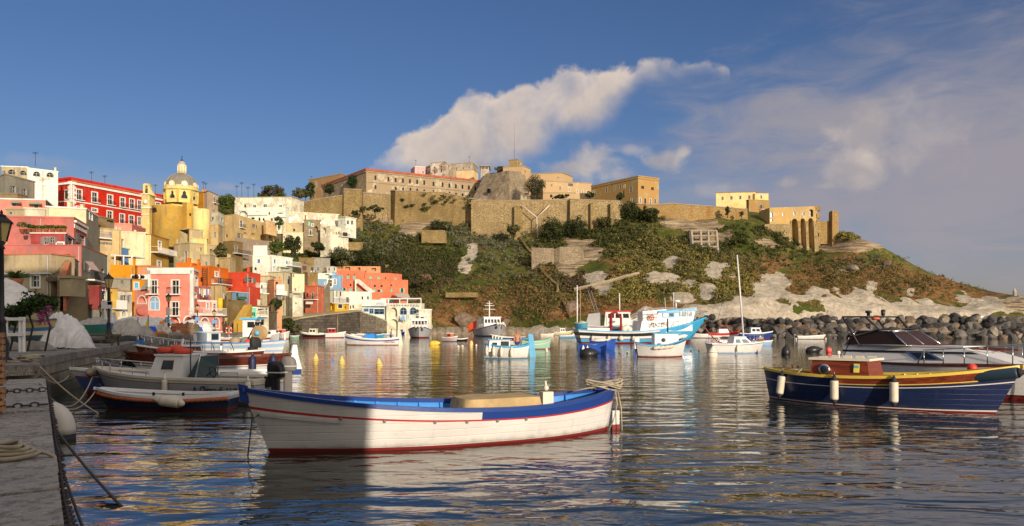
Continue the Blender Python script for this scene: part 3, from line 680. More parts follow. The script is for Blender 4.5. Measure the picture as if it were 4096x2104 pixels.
Vv,Ff=leaves(np.array([fc.p(u,zz,.3)for u,zz in((6,a_['Zt']-7),(8,a_['Zt']-4),(10,a_['Zt']-8),(7,a_['Zt']-11),(9,a_['Zt']-13),(11,a_['Zt']-11),(5.5,a_['Zt']-14),(12,a_['Zt']-6),(8,a_['Zt']-9.5))]),np.array([2.2,1.8,2.3,2.2,2.2,2.2,2,1.6,2]),90,.35)
house('g','ruined long block with patchy brown walls left behind the palace',PL_OLD,[(350,352),(690,338),(790,350)],250,400,[(372,362,386,392,'d'),(430,352,440,386,'D'),(470,345,478,366,'d'),(530,330,540,346,'d'),(585,316,594,330,'d'),(640,300,648,316,'d')],'ruined_block','ruin',MORT,.5,.3,extra=25)
rampart('g','low brown retaining wall sloping up below the palace',ST_Y,[(292,540,258),(500,500,258),(712,470,258.5)],coping=MORT,extra=14)
rampart('g','tall square corner of yellow masonry under the palace terrace',ST_Y,[(708,405,257),(896,412,257.2),(905,412,262)],coping=MORT,extra=30,batter=.03)
rampart('g','recessed brick wall under a concrete terrace slab',ST_P,[(896,440,263),(1192,462,264)],extra=22,coping=BRZ)
rampart('g','long yellow terrace wall crumbling with bushes below the palace',ST_Y,[(1190,424,266),(1240,422,262),(1500,432,263),(1740,440,264),(2000,500,264),(2200,532,264)],coping=MORT,extra=34,batter=.04)
t=house('g','pink and white house standing on the hilltop behind the palace',plaster((.62,.36,.34),.3,0,.3),[(1440,380),(1550,382)],170,260,[(1450,195,1462,215,'w'),(1515,215,1535,245,'w')],'hilltop_house','house',FW,extra=20)
house('g','white house with dark doors, tallest on the hilltop behind the palace',PL_PKW,[(1550,385),(1600,380),(1752,378),],160,260,[],'hilltop_house','house',MORT,extra=20)
house('g','tall white house with brown doors behind the red palace roof',PL_PKW,[(1603,376),(1752,372),(1800,384)],122,260,[(1638,172,1652,190,'d'),(1705,162,1720,178,'d'),(1638,205,1652,240,'r'),(1706,193,1722,232,'r')],'hilltop_house','house',MORT,extra=20)
house('g','grey weathered house with four windows beside the white hilltop house',plaster((.40,.35,.27),.6,.5,.7),[(1795,384),(2035,380),(2095,395)],130,250,[(1818,185,1830,206,'D'),(1863,180,1877,206,'D'),(1935,174,1948,198,'D'),(1993,168,2007,190,'D')],'hilltop_house','house',MORT,extra=20)
house('g','low cream annex below the grey hilltop house',plaster((.62,.46,.24),.3,0,.3),[(1868,372),(2045,370)],215,260,[],'hilltop_house','house',MORT,extra=20)
gt=house('g','small square watch box with glazed sides on the hill top',plaster((.42,.37,.28),.5,.2,.5),[(2120,352),(2205,352)],172,235,[(2128,178,2158,195,'D'),(2166,178,2196,195,'D')],'watch_box','watchtower',MORT,.4,.9,depth=8,extra=8)
bs=thing('bastion','great grey sloping stone bastion rising above the terraces','bastion',(PX(1990,315),315,40))
mb=MB()
def hp(x,y,Y):return PT(zx('h',x),zy('h',y),Y)
for q0,q1,q2,q3 in((hp(-45,540,316),hp(358,540,304),hp(350,213,312),hp(108,246,322)),(hp(358,540,304),hp(575,520,314),hp(505,226,322),hp(350,213,312))):
 rows=[]
 for v in np.linspace(0,1,12):
  rows.append([(lambda p:p+Vector((0,-1,0))*(1.1*mn.noise(p*.16)+.6*mn.noise(p*.5)+(.5 if.42<v<.5 else 0)))((q0*(1-u)+q1*u)*(1-v)+(q3*(1-u)+q2*u)*v)for u in np.linspace(0,1,14)])
 mb.grid(rows,smooth=False)
t_=[hp(108,246,322),hp(350,213,312),hp(505,226,322),hp(505,226,350),hp(108,246,350)];mb.add([tuple(p)for p in t_],[(0,1,2,3,4)]);mb.add([tuple(hp(-45,540,316)),tuple(t_[0]),tuple(t_[4])],[(0,1,2)])
mb.build('wall',[ST_G],bs,True)
mb=MB();fcb=Face((PX(zx('h',118),311.5),311.5),(PX(zx('h',158),310),310));u1,z1=fcb.uz(zx('h',158),zy('h',393));_,z0=fcb.uz(zx('h',118),zy('h',447))
lp=loop(0,z0,u1,z1,1);mb.add([fcb.p(u,z,.1)for u,z in lp]+[fcb.p(u,z,-.6)for u,z in lp],[(i,(i+1)%len(lp),(i+1)%len(lp)+len(lp),i+len(lp))for i in range(len(lp))]+[[i+len(lp)for i in range(len(lp))]])
mb.build('cave_door',[DK],bs,True)
bt=house('h','stepped tan wall block on top of the bastion',PL_TAN,[(288,322),(490,319),(572,326)],165,230,[(513,210,523,235,'d')],'bastion_block','fort wall',MORT,.3,.2,extra=14)
house('h','small round-cornered lookout block at the summit with a flag pole',plaster((.36,.25,.10),.5,.3,.6),[(348,322),(432,320),(487,325)],98,170,[(443,125,462,152,'D')],'lookout','tower',MORT,.3,.2,extra=8)
mb=MB();mb.tube([(0,0,0),(0,0,15.5)],[.07,.03],6)
tag(mb.build('flag_pole',[IRON],loc=(PX(zx('h',405),321),321,PZ(zy('h',98),321)+.3)),'thin bare flag pole standing on the summit lookout','flag pole')
house('h','upper orange tan fortress range right of the bastion',PL_TAN,[(560,338),(905,336),(1005,345)],238,330,[(850,278,864,290,'D'),(900,270,906,282,'d')],'fortress_range','fortress',MORT,.35,.3,extra=16)
house('h','lower orange tan fortress range with small dark windows',PL_TAN,[(700,326),(1200,332)],320,480,[(868,375,886,410,'D'),(962,388,977,425,'w'),(1050,405,1063,440,'w'),(1100,412,1114,445,'w'),(1150,420,1164,450,'w'),(780,355,796,375,'d'),(960,345,1010,372,'d')],'fortress_range','fortress',MORT,.35,.3,extra=16)
house('h','pale low garden wall building in front of the fortress range',PL_TAN,[(700,300),(1030,300)],445,500,[],'terrace_building','building',MORT,.3,.2,depth=5,extra=8)
house('h','tiny stone hut beside the bastion foot',plaster((.42,.34,.22),.5,.3,.6),[(470,298),(550,298)],452,505,[(498,470,510,490,'d')],'stone_hut','hut',MORT,.3,.2,depth=5,extra=6)
wn=[(1342,392,1360,440,'D'),(1425,375,1440,425,'D'),(1490,360,1506,402,'D'),(1535,358,1546,388,'w'),(1596,376,1616,438,'D'),(1522,420,1538,466,'d'),(1213,420,1226,462,'w'),(1605,500,1618,530,'w'),(1590,490,1596,530,'d'),(1712,370,1742,400,'d'),(1815,384,1842,414,'d'),(1695,495,1712,545,'w'),(1745,500,1762,555,'d'),(1798,505,1815,555,'w'),(1848,508,1864,552,'D')]
house('h','big square ochre fortress block with rust stained walls standing at the cliff',PL_OCH,[(1198,322),(1680,300),(1895,305.4)],272,540,wn,'fortress_block','fortress',plaster((.42,.26,.08),.4,0,.5),.35,.25,extra=18,string=[(0,295,.25,PL_OLV,.2),(1,295,.25,PL_OLV,.2)])
rampart('h','high pale stone retaining wall with buttresses across the hill',ST_P,[(-40,528,259),(120,520,259),(300,525,258.5),(480,522,258),(760,520,258),(985,506,258)],coping=MORT,extra=52,batter=.04)
rampart('h','right hand pale stone bastion wall with slanting end',ST_P,[(980,508,256),(1200,520,256),(1410,526,256.3),(1490,532,257.5),(1580,640,262)],coping=MORT,extra=40,batter=.05)
for k,(x,yt,wd,lab)in enumerate(((405,575,85,'wide buttress left of the drain pipes on the retaining wall'),(1190,545,26,'slim buttress in the middle of the right bastion wall'),(1395,545,26,'slim buttress near the slanting end of the bastion wall'),(975,520,70,'thick corner buttress where the two stone walls meet'))):
 rampart('h',lab,ST_Y,[(x,yt,256.3 if k in(0,3)else 254.4),(x+wd,yt,256.3 if k in(0,3)else 254.4)],thick=2,extra=34,batter=.06,name='buttress',cat='buttress')
dp=thing('drain_pipe','white drain pipes joining in a Y on the high stone wall','pipe',(PX(zx('h',638),255),255,20))
DRAIN=paint((.62,.50,.44),.5)
Yd=255.0
for pts in(((485,570),(632,690)),((768,570),(640,690)),((636,690),(645,905)),((650,920),(694,990))):
 mb=MB();mb.tube([PT(zx('h',x),zy('h',y),Yd-(y-560)*.006)for x,y in pts],.19,6);mb.build('pipe',[DRAIN],dp,True)
rampart('i','long orange yellow wall running along the cliff edge',ST_O,[(-40,268,262),(90,263,262),(190,252,262),(300,262,262),(590,283,263),(860,305,264)],coping=MORT,extra=24,batter=.05)
rampart('i','low retaining wall of orange stone between dark trees',ST_O,[(-130,255,272),(20,262,271)],coping=MORT,extra=20)
ch=house('i','long pale yellow chapel with five small windows on the cliff',plaster((.74,.54,.24),.2,.12,.2,(.6,.35,.1)),[(583,300),(930,298),(960,306)],152,290,[(633,193,648,220,'D'),(710,188,727,216,'D'),(789,184,805,213,'D'),(868,181,885,210,'D')],'chapel','chapel',plaster((.25,.17,.09)),.25,.2,extra=16)
house('i','lower pale yellow wing at the right end of the chapel',plaster((.74,.54,.24),.2,.12,.2,(.6,.35,.1)),[(925,297),(1045,297)],166,230,[(973,181,988,208,'D')],'chapel_wing','chapel',plaster((.70,.50,.22)),.2,.1,extra=14)
house('i','square olive brown tower house in front of the chapel',PL_OLV,[(850,287),(872,284),(1055,286)],220,400,[(970,262,990,302,'D+'),(975,342,994,378,'D')],'tower_house','house',PL_OLV,.25,.2,extra=14)
ab=thing('arched_ruin','ruined ochre building on three giant arches above the cliff','ruin',(PX(zx('i',1300),262),262,20))
Ya,Yb=261.0,262.5
A=(PX(zx('i',1055),Ya),Ya);B=(PX(zx('i',1475),Yb),Yb);fc=Face(A,B);ops=[]
def iop(x0,y0,x1,y1,arch,rev,fill,frame=None,fw=0):
 u0,_=fc.uz(zx('i',x0),0);u1,_=fc.uz(zx('i',x1),0);Ym=fc.A.y+(u0+u1)/2*fc.d.y
 za,zb_=PZ(zy('i',y1),Ym),PZ(zy('i',y0),Ym)
 o=dict(loop=loop(u0,za,u1,zb_,arch),arch=arch,reveal=rev,fill=fill,frame=frame,fw=fw,shut=None,b=(u0,za,u1,zb_),st='d');ops.append(o)
for a in((1252,385,1300,700,1,6.0,None),(1328,383,1367,720,1,6.0,None),(1397,380,1438,712,1,6.0,None),(1060,328,1083,372,1,.4,GLASS,FGY,.1),(1062,385,1080,410,0,.4,GLASS),(1165,335,1183,362,0,.3,GLASS,FGY,.1),(1262,320,1282,358,1,.3,GLASS,FGY,.1),(1340,327,1362,356,0,.3,GLASS,FGY,.1),(1403,302,1440,368,1,1.0,GLASS)):iop(*a)
Zt=PZ(zy('i',288),Ya);Zb=PZ(zy('i',800),Ya)
mb=MB();cut_wall(mb,fc,Zb,Zt,ops,0,PZ(zy('i',275),Yb))
bk=-fc.n*9;A2=(A[0]+bk.x,A[1]+bk.y);B2=(B[0]+bk.x,B[1]+bk.y)
mb.add([(*B,Zb),(*B2,Zb),(*B2,Zt+1),(*B,PZ(zy('i',275),Yb))],[(0,1,2,3)]);mb.add([(*A,Zb),(*A2,Zb),(*A2,Zt),(*A,Zt)],[(0,1,2,3)]);mb.add([(*A,Zt),(*B,PZ(zy('i',275),Yb)),(*B2,Zt+1),(*A2,Zt)],[(0,1,2,3)])
mb.build('wall',[plaster((.46,.33,.14),.6,.45,.9,(.36,.23,.08))],ab,True)
for o in ops[3:]:window(fc,o,ab)
for(x0,x1)in((1238,1250),(1303,1325),(1370,1394),(1441,1475)):
 mb=MB();u0,_=fc.uz(zx('i',x0),0);u1,_=fc.uz(zx('i',x1),0);zt_=PZ(zy('i',400),261)
 mb.hexa([fc.p(u0,Zb,1.5),fc.p(u1,Zb,1.5),fc.p(u1,Zb,.003),fc.p(u0,Zb,.003)],[fc.p(u0,zt_,.1),fc.p(u1,zt_,.1),fc.p(u1,zt_,.003),fc.p(u0,zt_,.003)]);mb.build('pier',[ST_P],ab,True)
for k in range(7):
 mb=MB();zz=Zt-k*2.0-RNG.uniform(0,1);mb.cb((B[0]+.35,B[1]+.6,zz),(1.2+RNG.uniform(0,.9),1.8,1.6),0,RNG.uniform(-.3,.3));mb.build('broken_masonry',[ST_O],ab,True)
rampart('i','pale retaining wall below the arched ruin',ST_P,[(1012,432,257.5),(1185,432,258.5),(1250,440,260)],coping=None,extra=22,batter=.03)
mb=MB()
house('i','narrow broken masonry tower standing alone on the cliff',ST_O,[(1577,266),(1608,263),(1664,265)],322,545,[],'ruined_tower','ruin',ST_O,.35,-.1,extra=8)
rampart('i','low broken wall beside the lone tower',ST_O,[(1490,412,265),(1585,406,265)],thick=1,extra=8)
cf=thing('concrete_frame','tall grid of grey concrete posts and beams holding the slope','retaining frame',(PX(zx('i',470),238),238,20))
CONC=plaster((.34,.28,.21),.4,0,.6)
for(x,x2,y0,y1)in((360,378,492,655),(442,452,490,680),(508,520,490,690),(580,597,490,668)):
 mb=MB();a,b_=PT(zx('i',x),zy('i',y0),241),PT(zx('i',x2),zy('i',y1+30),233);mb.tube([a,b_],.55,4,smooth=False);mb.build('post',[CONC],cf,True)
for y,Y in((494,240.6),(540,239),(590,237),(635,235)):
 mb=MB();mb.tube([PT(zx('i',355+(y-490)*.12),zy('i',y),Y),PT(zx('i',588+(y-490)*.1),zy('i',y),Y)],.4,4,smooth=False);mb.build('beam',[CONC],cf,True)
rampart('i','pale rock wall behind the concrete frame',ST_P,[(345,500,243.5),(600,500,243.5)],extra=24,batter=.32,thick=3)
for z_,lab,mt,ln,ex in(('k','pale ribbed retaining wall half way up the slope',ST_Y,[(905,165,249),(1120,165,249),(1135,180,250)],4),('k','ribbed fence wall below the white houses',ST_Y,[(75,275,235),(352,278,236.5)],2.6),('k','concrete block with three posts under the drain pipe',ST_G,[(1935,330,229),(2010,330,229),(2078,332,229),(2145,335,229)],18),('k','grey rock face retaining block',ST_G,[(2145,345,230),(2200,322,229),(2395,322,229),(2425,370,231)],22),('k','low pale wall in the grass above the shore',ST_Y,[(1130,750,213.5),(1420,748,211.5)],1.4),('k','low yellow wall above the salmon building',ST_Y,[(560,488,236),(670,490,236)],3)):
 rampart(z_,lab,mt,ln,thick=2,extra=ex,batter=.08)
def ribbon(z,name,label,cat,pts,w,mat,th=.6):
 mb=MB();P_=[]
 for x,y in pts:
  g=ground_at(zx(z,x),zy(z,y));P_.append(g+Vector((0,-1.2,.5)))
 for i in range(len(P_)-1):
  mb.tube([P_[i],P_[i+1]],w,4,smooth=False)
 return tag(mb.build(name,[mat]),label,cat)
ribbon('k','stair_path','stepped wall path zigzagging down the grassy hill','steps',[(1840,250),(1890,340),(1940,410),(2030,530),(2070,610),(2160,690),(2165,760)],.4,ST_Y)
ribbon('k','stair_path','lower stone steps descending to the shore rocks','steps',[(2210,810),(2240,860),(2270,940),(2300,990)],.4,ST_Y)
ribbon('o','drain_channel','sloping concrete channel laid across the rocks','channel',[(120,440),(290,395),(510,350),(660,300),(800,268)],.5,plaster((.36,.29,.2)))
mb=MB();mb.lathe([(.6,0),(.5,1.5),(.56,1.55),(.56,1.75),(.3,1.8),(.25,2.3),(.05,2.6)],n=10)
g=PT(zx('j',2113),zy('j',612),235)
tag(mb.build('beacon_tower',[plaster((.5,.42,.32))],loc=(g.x,g.y,g.z-.6)),'small pale stone beacon at the tip of the headland','beacon')
def boulder_mesh(seed,n=2):
 bm=bmesh.new();bmesh.ops.create_icosphere(bm,subdivisions=n,radius=1.0)
 rs=np.random.default_rng(seed);pl=rs.normal(size=(13,3));pl/=np.linalg.norm(pl,axis=1)[:,None];dd=rs.uniform(.55,.88,13)
 for v in bm.verts:
  for q,d in zip(pl,dd):
   k=v.co.x*q[0]+v.co.y*q[1]+v.co.z*q[2]
   if k>d:v.co-=Vector(q)*float(k-d)
  v.co*=1.13+.04*mn.noise(v.co*2.2+Vector((seed,0,0)))
 me=bpy.data.meshes.new('boulder');bm.to_mesh(me);bm.free();return me
def rockmat(rgb,rgb2):
 m,nt,b=newmat('rock');ps=nt.pos();n=nt.noise(ps,.8,6,.7);n2=nt.noise(ps,4,5,.7)
 oi=nt.new('ShaderNodeObjectInfo').outputs['Random']
 c=nt.mix(nt.ramp(n,.35,.65),rgb,rgb2);c=nt.mix(nt.m('MULTIPLY',oi,.5),c,tuple(.5*x for x in rgb))
 c=nt.mix(nt.m('MULTIPLY',nt.ramp(n2,.55,.75),.4),c,tuple(.5*x for x in rgb2))
 nt.put(b.inputs['Base Color'],c);b.inputs['Roughness'].default_value=.9;b.inputs['Specular IOR Level'].default_value=.15
 nt.put(b.inputs['Normal'],nt.bump(nt.m('ADD',n,n2),.9,.15));return m
RK_G=rockmat((.085,.078,.072),(.20,.18,.16));RK_L=rockmat((.24,.20,.155),(.42,.36,.28));RK_B=rockmat((.13,.095,.07),(.27,.20,.14));RK_D=rockmat((.038,.036,.035),(.10,.092,.085))
BM=[boulder_mesh(100+k)for k in range(7)]
def boulder(label,loc,sz,mat,rz=0,group=None,k=0,name='boulder',rx=0):
 o=bpy.data.objects.new(name,BM[k%7]);COL.objects.link(o);o.location=loc;o.scale=sz;o.rotation_euler=(rx,0,rz)
 if not BM[k%7].materials:BM[k%7].materials.append(RK_G)
 o.material_slots[0].link='OBJECT';o.material_slots[0].material=mat
 return tag(o,label,'boulder',group)
for k,(x,y,sx,lab)in enumerate(((1855,1290,3.4,'big grey boulder perched above the shore behind the small tender'),(2290,1237,2.6,'brown boulder lodged beside the lower stone steps'),(3405,1082,1.9,'white boulder resting alone on the green slope'),(3545,1058,1.8,'grey boulder high on the right hand slope'),(2030,1293,1.7,'flat boulder above the shore right of the grey trawler'))):
 g=ground_at(x,y);boulder(lab,(g.x,g.y-.6,g.z+.4),(sx,sx*.8,sx*.72),RK_L if k==2 else RK_B,k*1.3,None,k)
sh=MB();rows=[]
for i,x in enumerate(np.linspace(1722,2330,170)):
 Y=199.0 if x<2150 else 199-(x-2150)*.06;a=.9+.8*mn.noise(Vector((x*.013,1,0)))+.5*mn.noise(Vector((x*.06,4,0)))+.12*mn.noise(Vector((x*.2,7,0)))
 rows.append([(PX(x,Y-3.2-a),Y-3.2-a*1.2,-1),(PX(x,Y-3-a),Y-3-a,.1+.2*a),(PX(x,Y-2-a*.4),Y-2.2-a*.5,.3+.5*a),(PX(x,Y-.4),Y-.4-a,.7+1.0*a),(PX(x,Y+3),Y+3,1.3+.6*a)])
sh.grid(rows);struct(sh.build('shore_rock_shelf',[rockmat((.20,.155,.11),(.34,.28,.20))]))
def AL(r,g,b,k=.72):
 l=lin(r,g,b);return tuple(round(min(.8,c/t*k),3)for c,t in zip(l,(1.0,.92,1.0)))
def PL(r,g,b,dirt=.3,patch=0.0,streak=.35,k=.72,pc=None):
 a=AL(r,g,b,k);return plaster(a,dirt*1.25,patch,min(.9,streak*1.5),pc or tuple(round(.35*c+q,3)for c,q in zip(a,(.13,.10,.07))))
P_PINK=PL(250,152,138,.2,0,.25);P_ROSE=PL(208,116,110,.35,0,.4);P_DROSE=PL(176,72,74,.35,0,.4);P_RED=PL(214,44,22,.25,0,.3);P_CORAL=PL(238,82,52,.25,0,.3)
P_SALM=PL(236,128,96,.3,0,.35);P_SALM2=PL(232,160,120,.35,.1,.4);P_ORG=PL(244,122,24,.2,0,.3);P_OCH=PL(228,150,24,.3,0,.4);P_YEL=PL(255,220,165,.3,0,.35);P_YEL2=PL(205,158,70,.3,0,.4)
P_CHY=PL(236,190,88,.25,.1,.35,.72,(.45,.27,.07));P_CHL=PL(248,217,148,.25,.05,.35);P_APSE=PL(228,178,84,.3,.2,.5,.72,(.36,.25,.08));P_WHT=PL(250,245,237,.25,.1,.3);P_WHP=PL(244,231,212,.5,.45,.6);P_CRM=PL(242,222,188,.3,.05,.4);P_CRM2=PL(226,190,138,.35,.1,.45)
P_PCH=PL(246,200,150,.25,.1,.3);P_GRY=PL(160,150,138,.5,.2,.6);P_TAN=PL(196,172,140,.45,.25,.6);P_TAN2=PL(150,128,100,.5,.3,.6);P_BLU=PL(110,150,208,.25,0,.3);P_BLU2=PL(142,176,216,.25,0,.3);P_TRQ=PL(128,214,190,.3,.2,.4)
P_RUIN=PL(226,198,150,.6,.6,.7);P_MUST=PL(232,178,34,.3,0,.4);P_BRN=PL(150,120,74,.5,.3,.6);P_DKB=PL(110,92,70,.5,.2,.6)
TILE=plaster((.42,.15,.07),.4,0,.4);STW=plaster((.74,.71,.65),.3,0,.3)
H_=house
H_('a','white block at the top left with four fan shaped windows under its roof',P_WHT,[(282,165),(597,169)],190,520,[(342,222,415,270,'l'),(480,232,553,278,'l')],depth=12,string=[(0,345,.25,STW,.12)])
H_('a','bare grey plaster half of the top left block with two fan windows',P_TAN,[(16,164),(280,164.9)],172,520,[(80,200,158,250,'l'),(203,212,280,258,'l')],cornice=P_WHT,depth=12)
H_('a','grey stuccoed house with dark shutters below the white block',P_GRY,[(-60,133),(58,130),(357,137)],255,520,[(120,372,160,450,'s'),(235,402,272,478,'s')])
H_('a','round cornered stone terrace below the grey stuccoed house',P_TAN2,[(-40,126),(180,126)],455,560,[])
rp=H_('a','long blood red palace with white window frames and cornice',P_RED,[(597,182),(735,180),(1720,206)],298,800,[(668,415,705,505,'g'),(790,410,840,515,'W+'),(948,438,1000,540,'W+'),(1110,466,1157,565,'W+'),(1240,494,1285,590,'W+'),(1338,508,1382,605,'W+'),(1420,522,1456,618,'W+'),(1606,546,1650,588,'W'),(788,586,840,612,'W'),(948,605,1000,632,'W'),(1105,632,1155,700,'W'),(1236,662,1280,765,'W+'),(1332,678,1378,772,'W+'),(1420,692,1454,770,'W')],name='red_palace',cat='palace',cornice=P_RED,ch=.5,co=.25,depth=12,quoin=STW,string=[(0,352,.5,STW,.45),(1,352,.5,STW,.45),(1,322,.35,TILE,.2),(0,528,.28,STW,.12),(1,528,.28,STW,.12)])
H_('a','small pink house with striped awnings high on the left',P_PINK,[(-10,119),(470,120),(545,127)],520,640,[(130,540,168,578,'D'),(355,552,392,600,'D'),(494,570,516,626,'d')],cornice=STW,mat2=P_GRY)
H_('a','weathered stone house front below the pink house with awnings',P_TAN,[(60,112),(250,112)],615,720,[(100,640,120,660,'d')],depth=5)
H_('a','little whitewashed box house beside the pink house with awnings',P_WHP,[(252,109),(470,110)],606,720,[(305,640,318,700,'d'),(410,640,422,700,'d')],depth=5)
H_('a','beige grey house with one blue grey window right of the whitewashed box',P_CRM,[(476,108),(888,110),(1014,118)],613,800,[(918,650,950,722,'p')],cornice=STW,mat2=P_GRY)
H_('a','dark olive house wall squeezed below the red palace',P_BRN,[(1016,122),(1180,126)],690,800,[(1100,710,1180,745,'d')],depth=6)
H_('a','pink box house with a tiny square window below the red palace',P_PINK,[(1160,138),(1360,139),(1502,146)],770,880,[(1184,796,1200,818,'W')],cornice=P_PINK,co=.05,mat2=P_ROSE)
H_('a','beige terrace house with blue fence below the beige grey house',P_CRM2,[(888,120),(1250,124)],800,960,[(955,812,978,890,'p'),(1060,950,1120,972,'s')],cornice=P_TAN,bal=[(890,1125,905,1.2,BLUE,False)],depth=7)
H_('a','cream wall behind the tall yellow house',P_CRM,[(1090,128),(1500,131)],838,1000,[],depth=5)
H_('a','dusty rose house with roof terrace full of potted palms',P_ROSE,[(75,96),(763,97),(890,104)],706,990,[(815,880,870,975,'s'),],cornice=P_ROSE,co=.06,string=[(1,800,.5,STW,.1),(1,745,.3,STW,.3)],mat2=P_DROSE)
H_('a','low rose front with white eave and dark shuttered openings',P_DROSE,[(318,91),(678,91),(765,97)],862,990,[(450,900,500,970,'s'),(505,900,560,955,'s'),(690,905,740,985,'s'),(590,958,655,978,'W')],cornice=STW,ch=.12)
H_('b','large pale rose house with bare grey flank and tilted awning',P_ROSE,[(20,80),(958,80.5),(1262,93)],97,640,[(1012,300,1068,400,'s'),(1192,372,1225,470,'d')],cornice=P_ROSE,co=.05,ch=.12,bal=[(985,1175,510,1.1,None,False)],mat2=P_GRY)
def awning(z,pts,label,mat,th=.05):
 mb=MB();q=[PT(zx(z,x),zy(z,y),Y)for x,y,Y in pts];c=sum(q,Vector())/len(q)
 vs=[tuple(p-c)for p in q]+[tuple(p-c+Vector((0,.02,-th)))for p in q];n=len(q)
 mb.add(vs,[list(range(n)),list(range(n,2*n))]+[(i,(i+1)%n,(i+1)%n+n,i+n)for i in range(n)])
 return tag(mb.build('awning',[mat],loc=c),label,'awning')
CANVAS=cloth((.56,.50,.42));CANV_P=cloth((.55,.38,.34));CANV_W=cloth((.72,.69,.64));CANV_G=cloth((.33,.30,.26));TARP=cloth((.70,.68,.66));TARPB=cloth((.02,.10,.50));CANV_S=cloth((.30,.36,.24));TARPG=cloth((.40,.37,.33))
awning('b',[(1000,278,80),(1090,285,83),(1170,392,80.5),(1085,375,77.5)],'faded pink awning tilted over the balcony on the grey flank',CANV_P)
awning('a',[(108,525,119),(215,527,119),(212,543,118),(105,541,118)],'left green striped awning on the small pink house',CANV_S)
awning('a',[(292,537,119.5),(428,540,119.5),(426,556,118.5),(290,553,118.5)],'wider green striped awning on the small pink house',CANV_S)
H_('b','tan stuccoed house with tiled edge and long eave at the lower left',P_TAN,[(-60,63),(598,62)],212,560,[(376,452,466,578,'W')],cornice=TILE,ch=.1,co=.1,depth=7,string=[(0,438,.1,P_WHT,.3)])
H_('b','blank tan wall with ruined lower part beside the outdoor stair',P_TAN2,[(560,63),(700,62.5)],515,980,[(570,600,690,604,'d')],depth=4)
H_('b','tan house with tall blind arches right of the outdoor stair',P_TAN2,[(690,66),(805,65),(925,72)],210,900,[(815,350,850,470,'o'),(862,375,905,480,'o')],cornice=TILE,ch=.12,co=.12,mat2=P_TAN2)
mb=MB()
st=thing('outdoor_stair','steep outdoor stair with terracotta coped wall between tan houses','stair',(PX(zx('b',660),64),64,1.4))
for k in range(11):
 t_=k/10;c=PT(zx('b',640+85*t_),zy('b',500-215*t_),61.8+2.2*t_);mb.cb(c,(1.15,.5,.22))
mb.build('tread',[P_DKB],st,True)
for(xa,ya,xb,yb,mt,nm)in((735,440,792,270,TILE,'coping'),(700,500,770,260,P_TAN2,'side_wall')):
 mb=MB();a,b_=PT(zx('b',xa),zy('b',ya),61.3),PT(zx('b',xb),zy('b',yb),63.6)
 mb.hexa([a+Vector((-.2,0,-3)),a+Vector((.3,0,-3)),b_+Vector((.3,0,-3)),b_+Vector((-.2,0,-3))],[a+Vector((-.2,0,0)),a+Vector((.3,0,0)),b_+Vector((.3,0,0)),b_+Vector((-.2,0,0))]);mb.build(nm,[mt],st,True)
H_('b','dark tan annex box jutting out under the arches',P_TAN,[(700,61),(842,61)],478,690,[],depth=2,extra=0)
H_('b','dark rose corner house with grey ground floor by the quay',P_DROSE,[(935,84),(1165,83),(1295,88)],575,840,[(1205,632,1250,730,'G')],cornice=TILE,ch=.1,extra=0)
H_('b','grey ground floor shop front under the dark rose house',P_GRY,[(936,84.3),(1168,83.3),(1297,88.3)],842,1005,[(1180,905,1200,980,'d')],extra=2,ch=.05,co=-.05)
H_('b','narrow yellow house strip with one window beside the dark rose house',P_CHY,[(1298,90),(1386,91)],600,850,[(1300,640,1322,730,'D'),(1338,700,1352,740,'D')],cornice=TILE,ch=.1)
H_('b','grey white quay house with dark shutters and tiled eave',P_WHP,[(1386,91),(1552,93)],628,1010,[(1440,680,1488,760,'s'),(1500,680,1540,760,'D'),(1430,865,1478,930,'O')],cornice=TILE,ch=.1,bal=[(1300,1425,830,1.0,GREYSH,True)])
H_('b','grey upper terrace block with hanging cloths above the quay house',P_GRY,[(1290,96),(1532,97)],488,640,[(1420,500,1450,540,'d')],depth=5)
H_('b','ochre orange house with pergola behind the grey terrace',P_OCH,[(1295,117),(1585,118)],335,640,[],depth=8,cornice=P_OCH,co=.05)
H_('b','small ochre house with a bright turquoise blue door',P_OCH,[(1552,113),(1722,114)],490,640,[(1580,530,1628,615,'c')],cornice=P_DKB,ch=.1,co=.1,depth=4)
for k,x in enumerate((1568,1612,1680)):
 mb=MB();p=PT(zx('b',x+20),zy('b',470),113.8);mb.cb((0,0,.35),(1.1,.45,.75));mb.lathe([(.02,0),(.26,.01),(.28,.03)],(0,0,0),12,1,Matrix.Translation((-.12,-.23,.36))@Matrix.Rotation(R(90),4,'X'))
 tag(mb.build('air_conditioner',[WHITE,DK],loc=(p.x,p.y,p.z-.3)),('left white air conditioner','middle white air conditioner','dark fronted right air conditioner')[k]+' on the ochre house roof','air conditioner')
H_('b','pink terrace house with tiled edge behind the pink quay house',P_SALM2,[(1585,120),(1740,120),(1990,126)],340,480,[(1715,360,1740,395,'D')],depth=5)
H_('b','white rooftop room with cobalt blue side and veranda',P_WHT,[(1120,124),(1272,123),(1515,129)],92,330,[],cornice=STW,ch=.2,mat2=P_BLU)
rb=[o for o in bpy.data.objects if o.get('label','').startswith('white rooftop room')][0]
mb=MB();pv=MB()
for x in(1350,1452,1550):pv.tube([PT(zx('b',x),zy('b',335),121),PT(zx('b',x),zy('b',210),121)],.13,4,smooth=False)
a,b_=PT(zx('b',1300),zy('b',212),121),PT(zx('b',1570),zy('b',228),121);mb.hexa([a,b_,b_+Vector((0,4,0)),a+Vector((0,4,0))],[a+Vector((0,0,.2)),b_+Vector((0,0,.2)),b_+Vector((0,4,.2)),a+Vector((0,4,.2))])
mb.build('veranda_roof',[STW],rb,True);pv.build('veranda_post',[STW],rb,True)
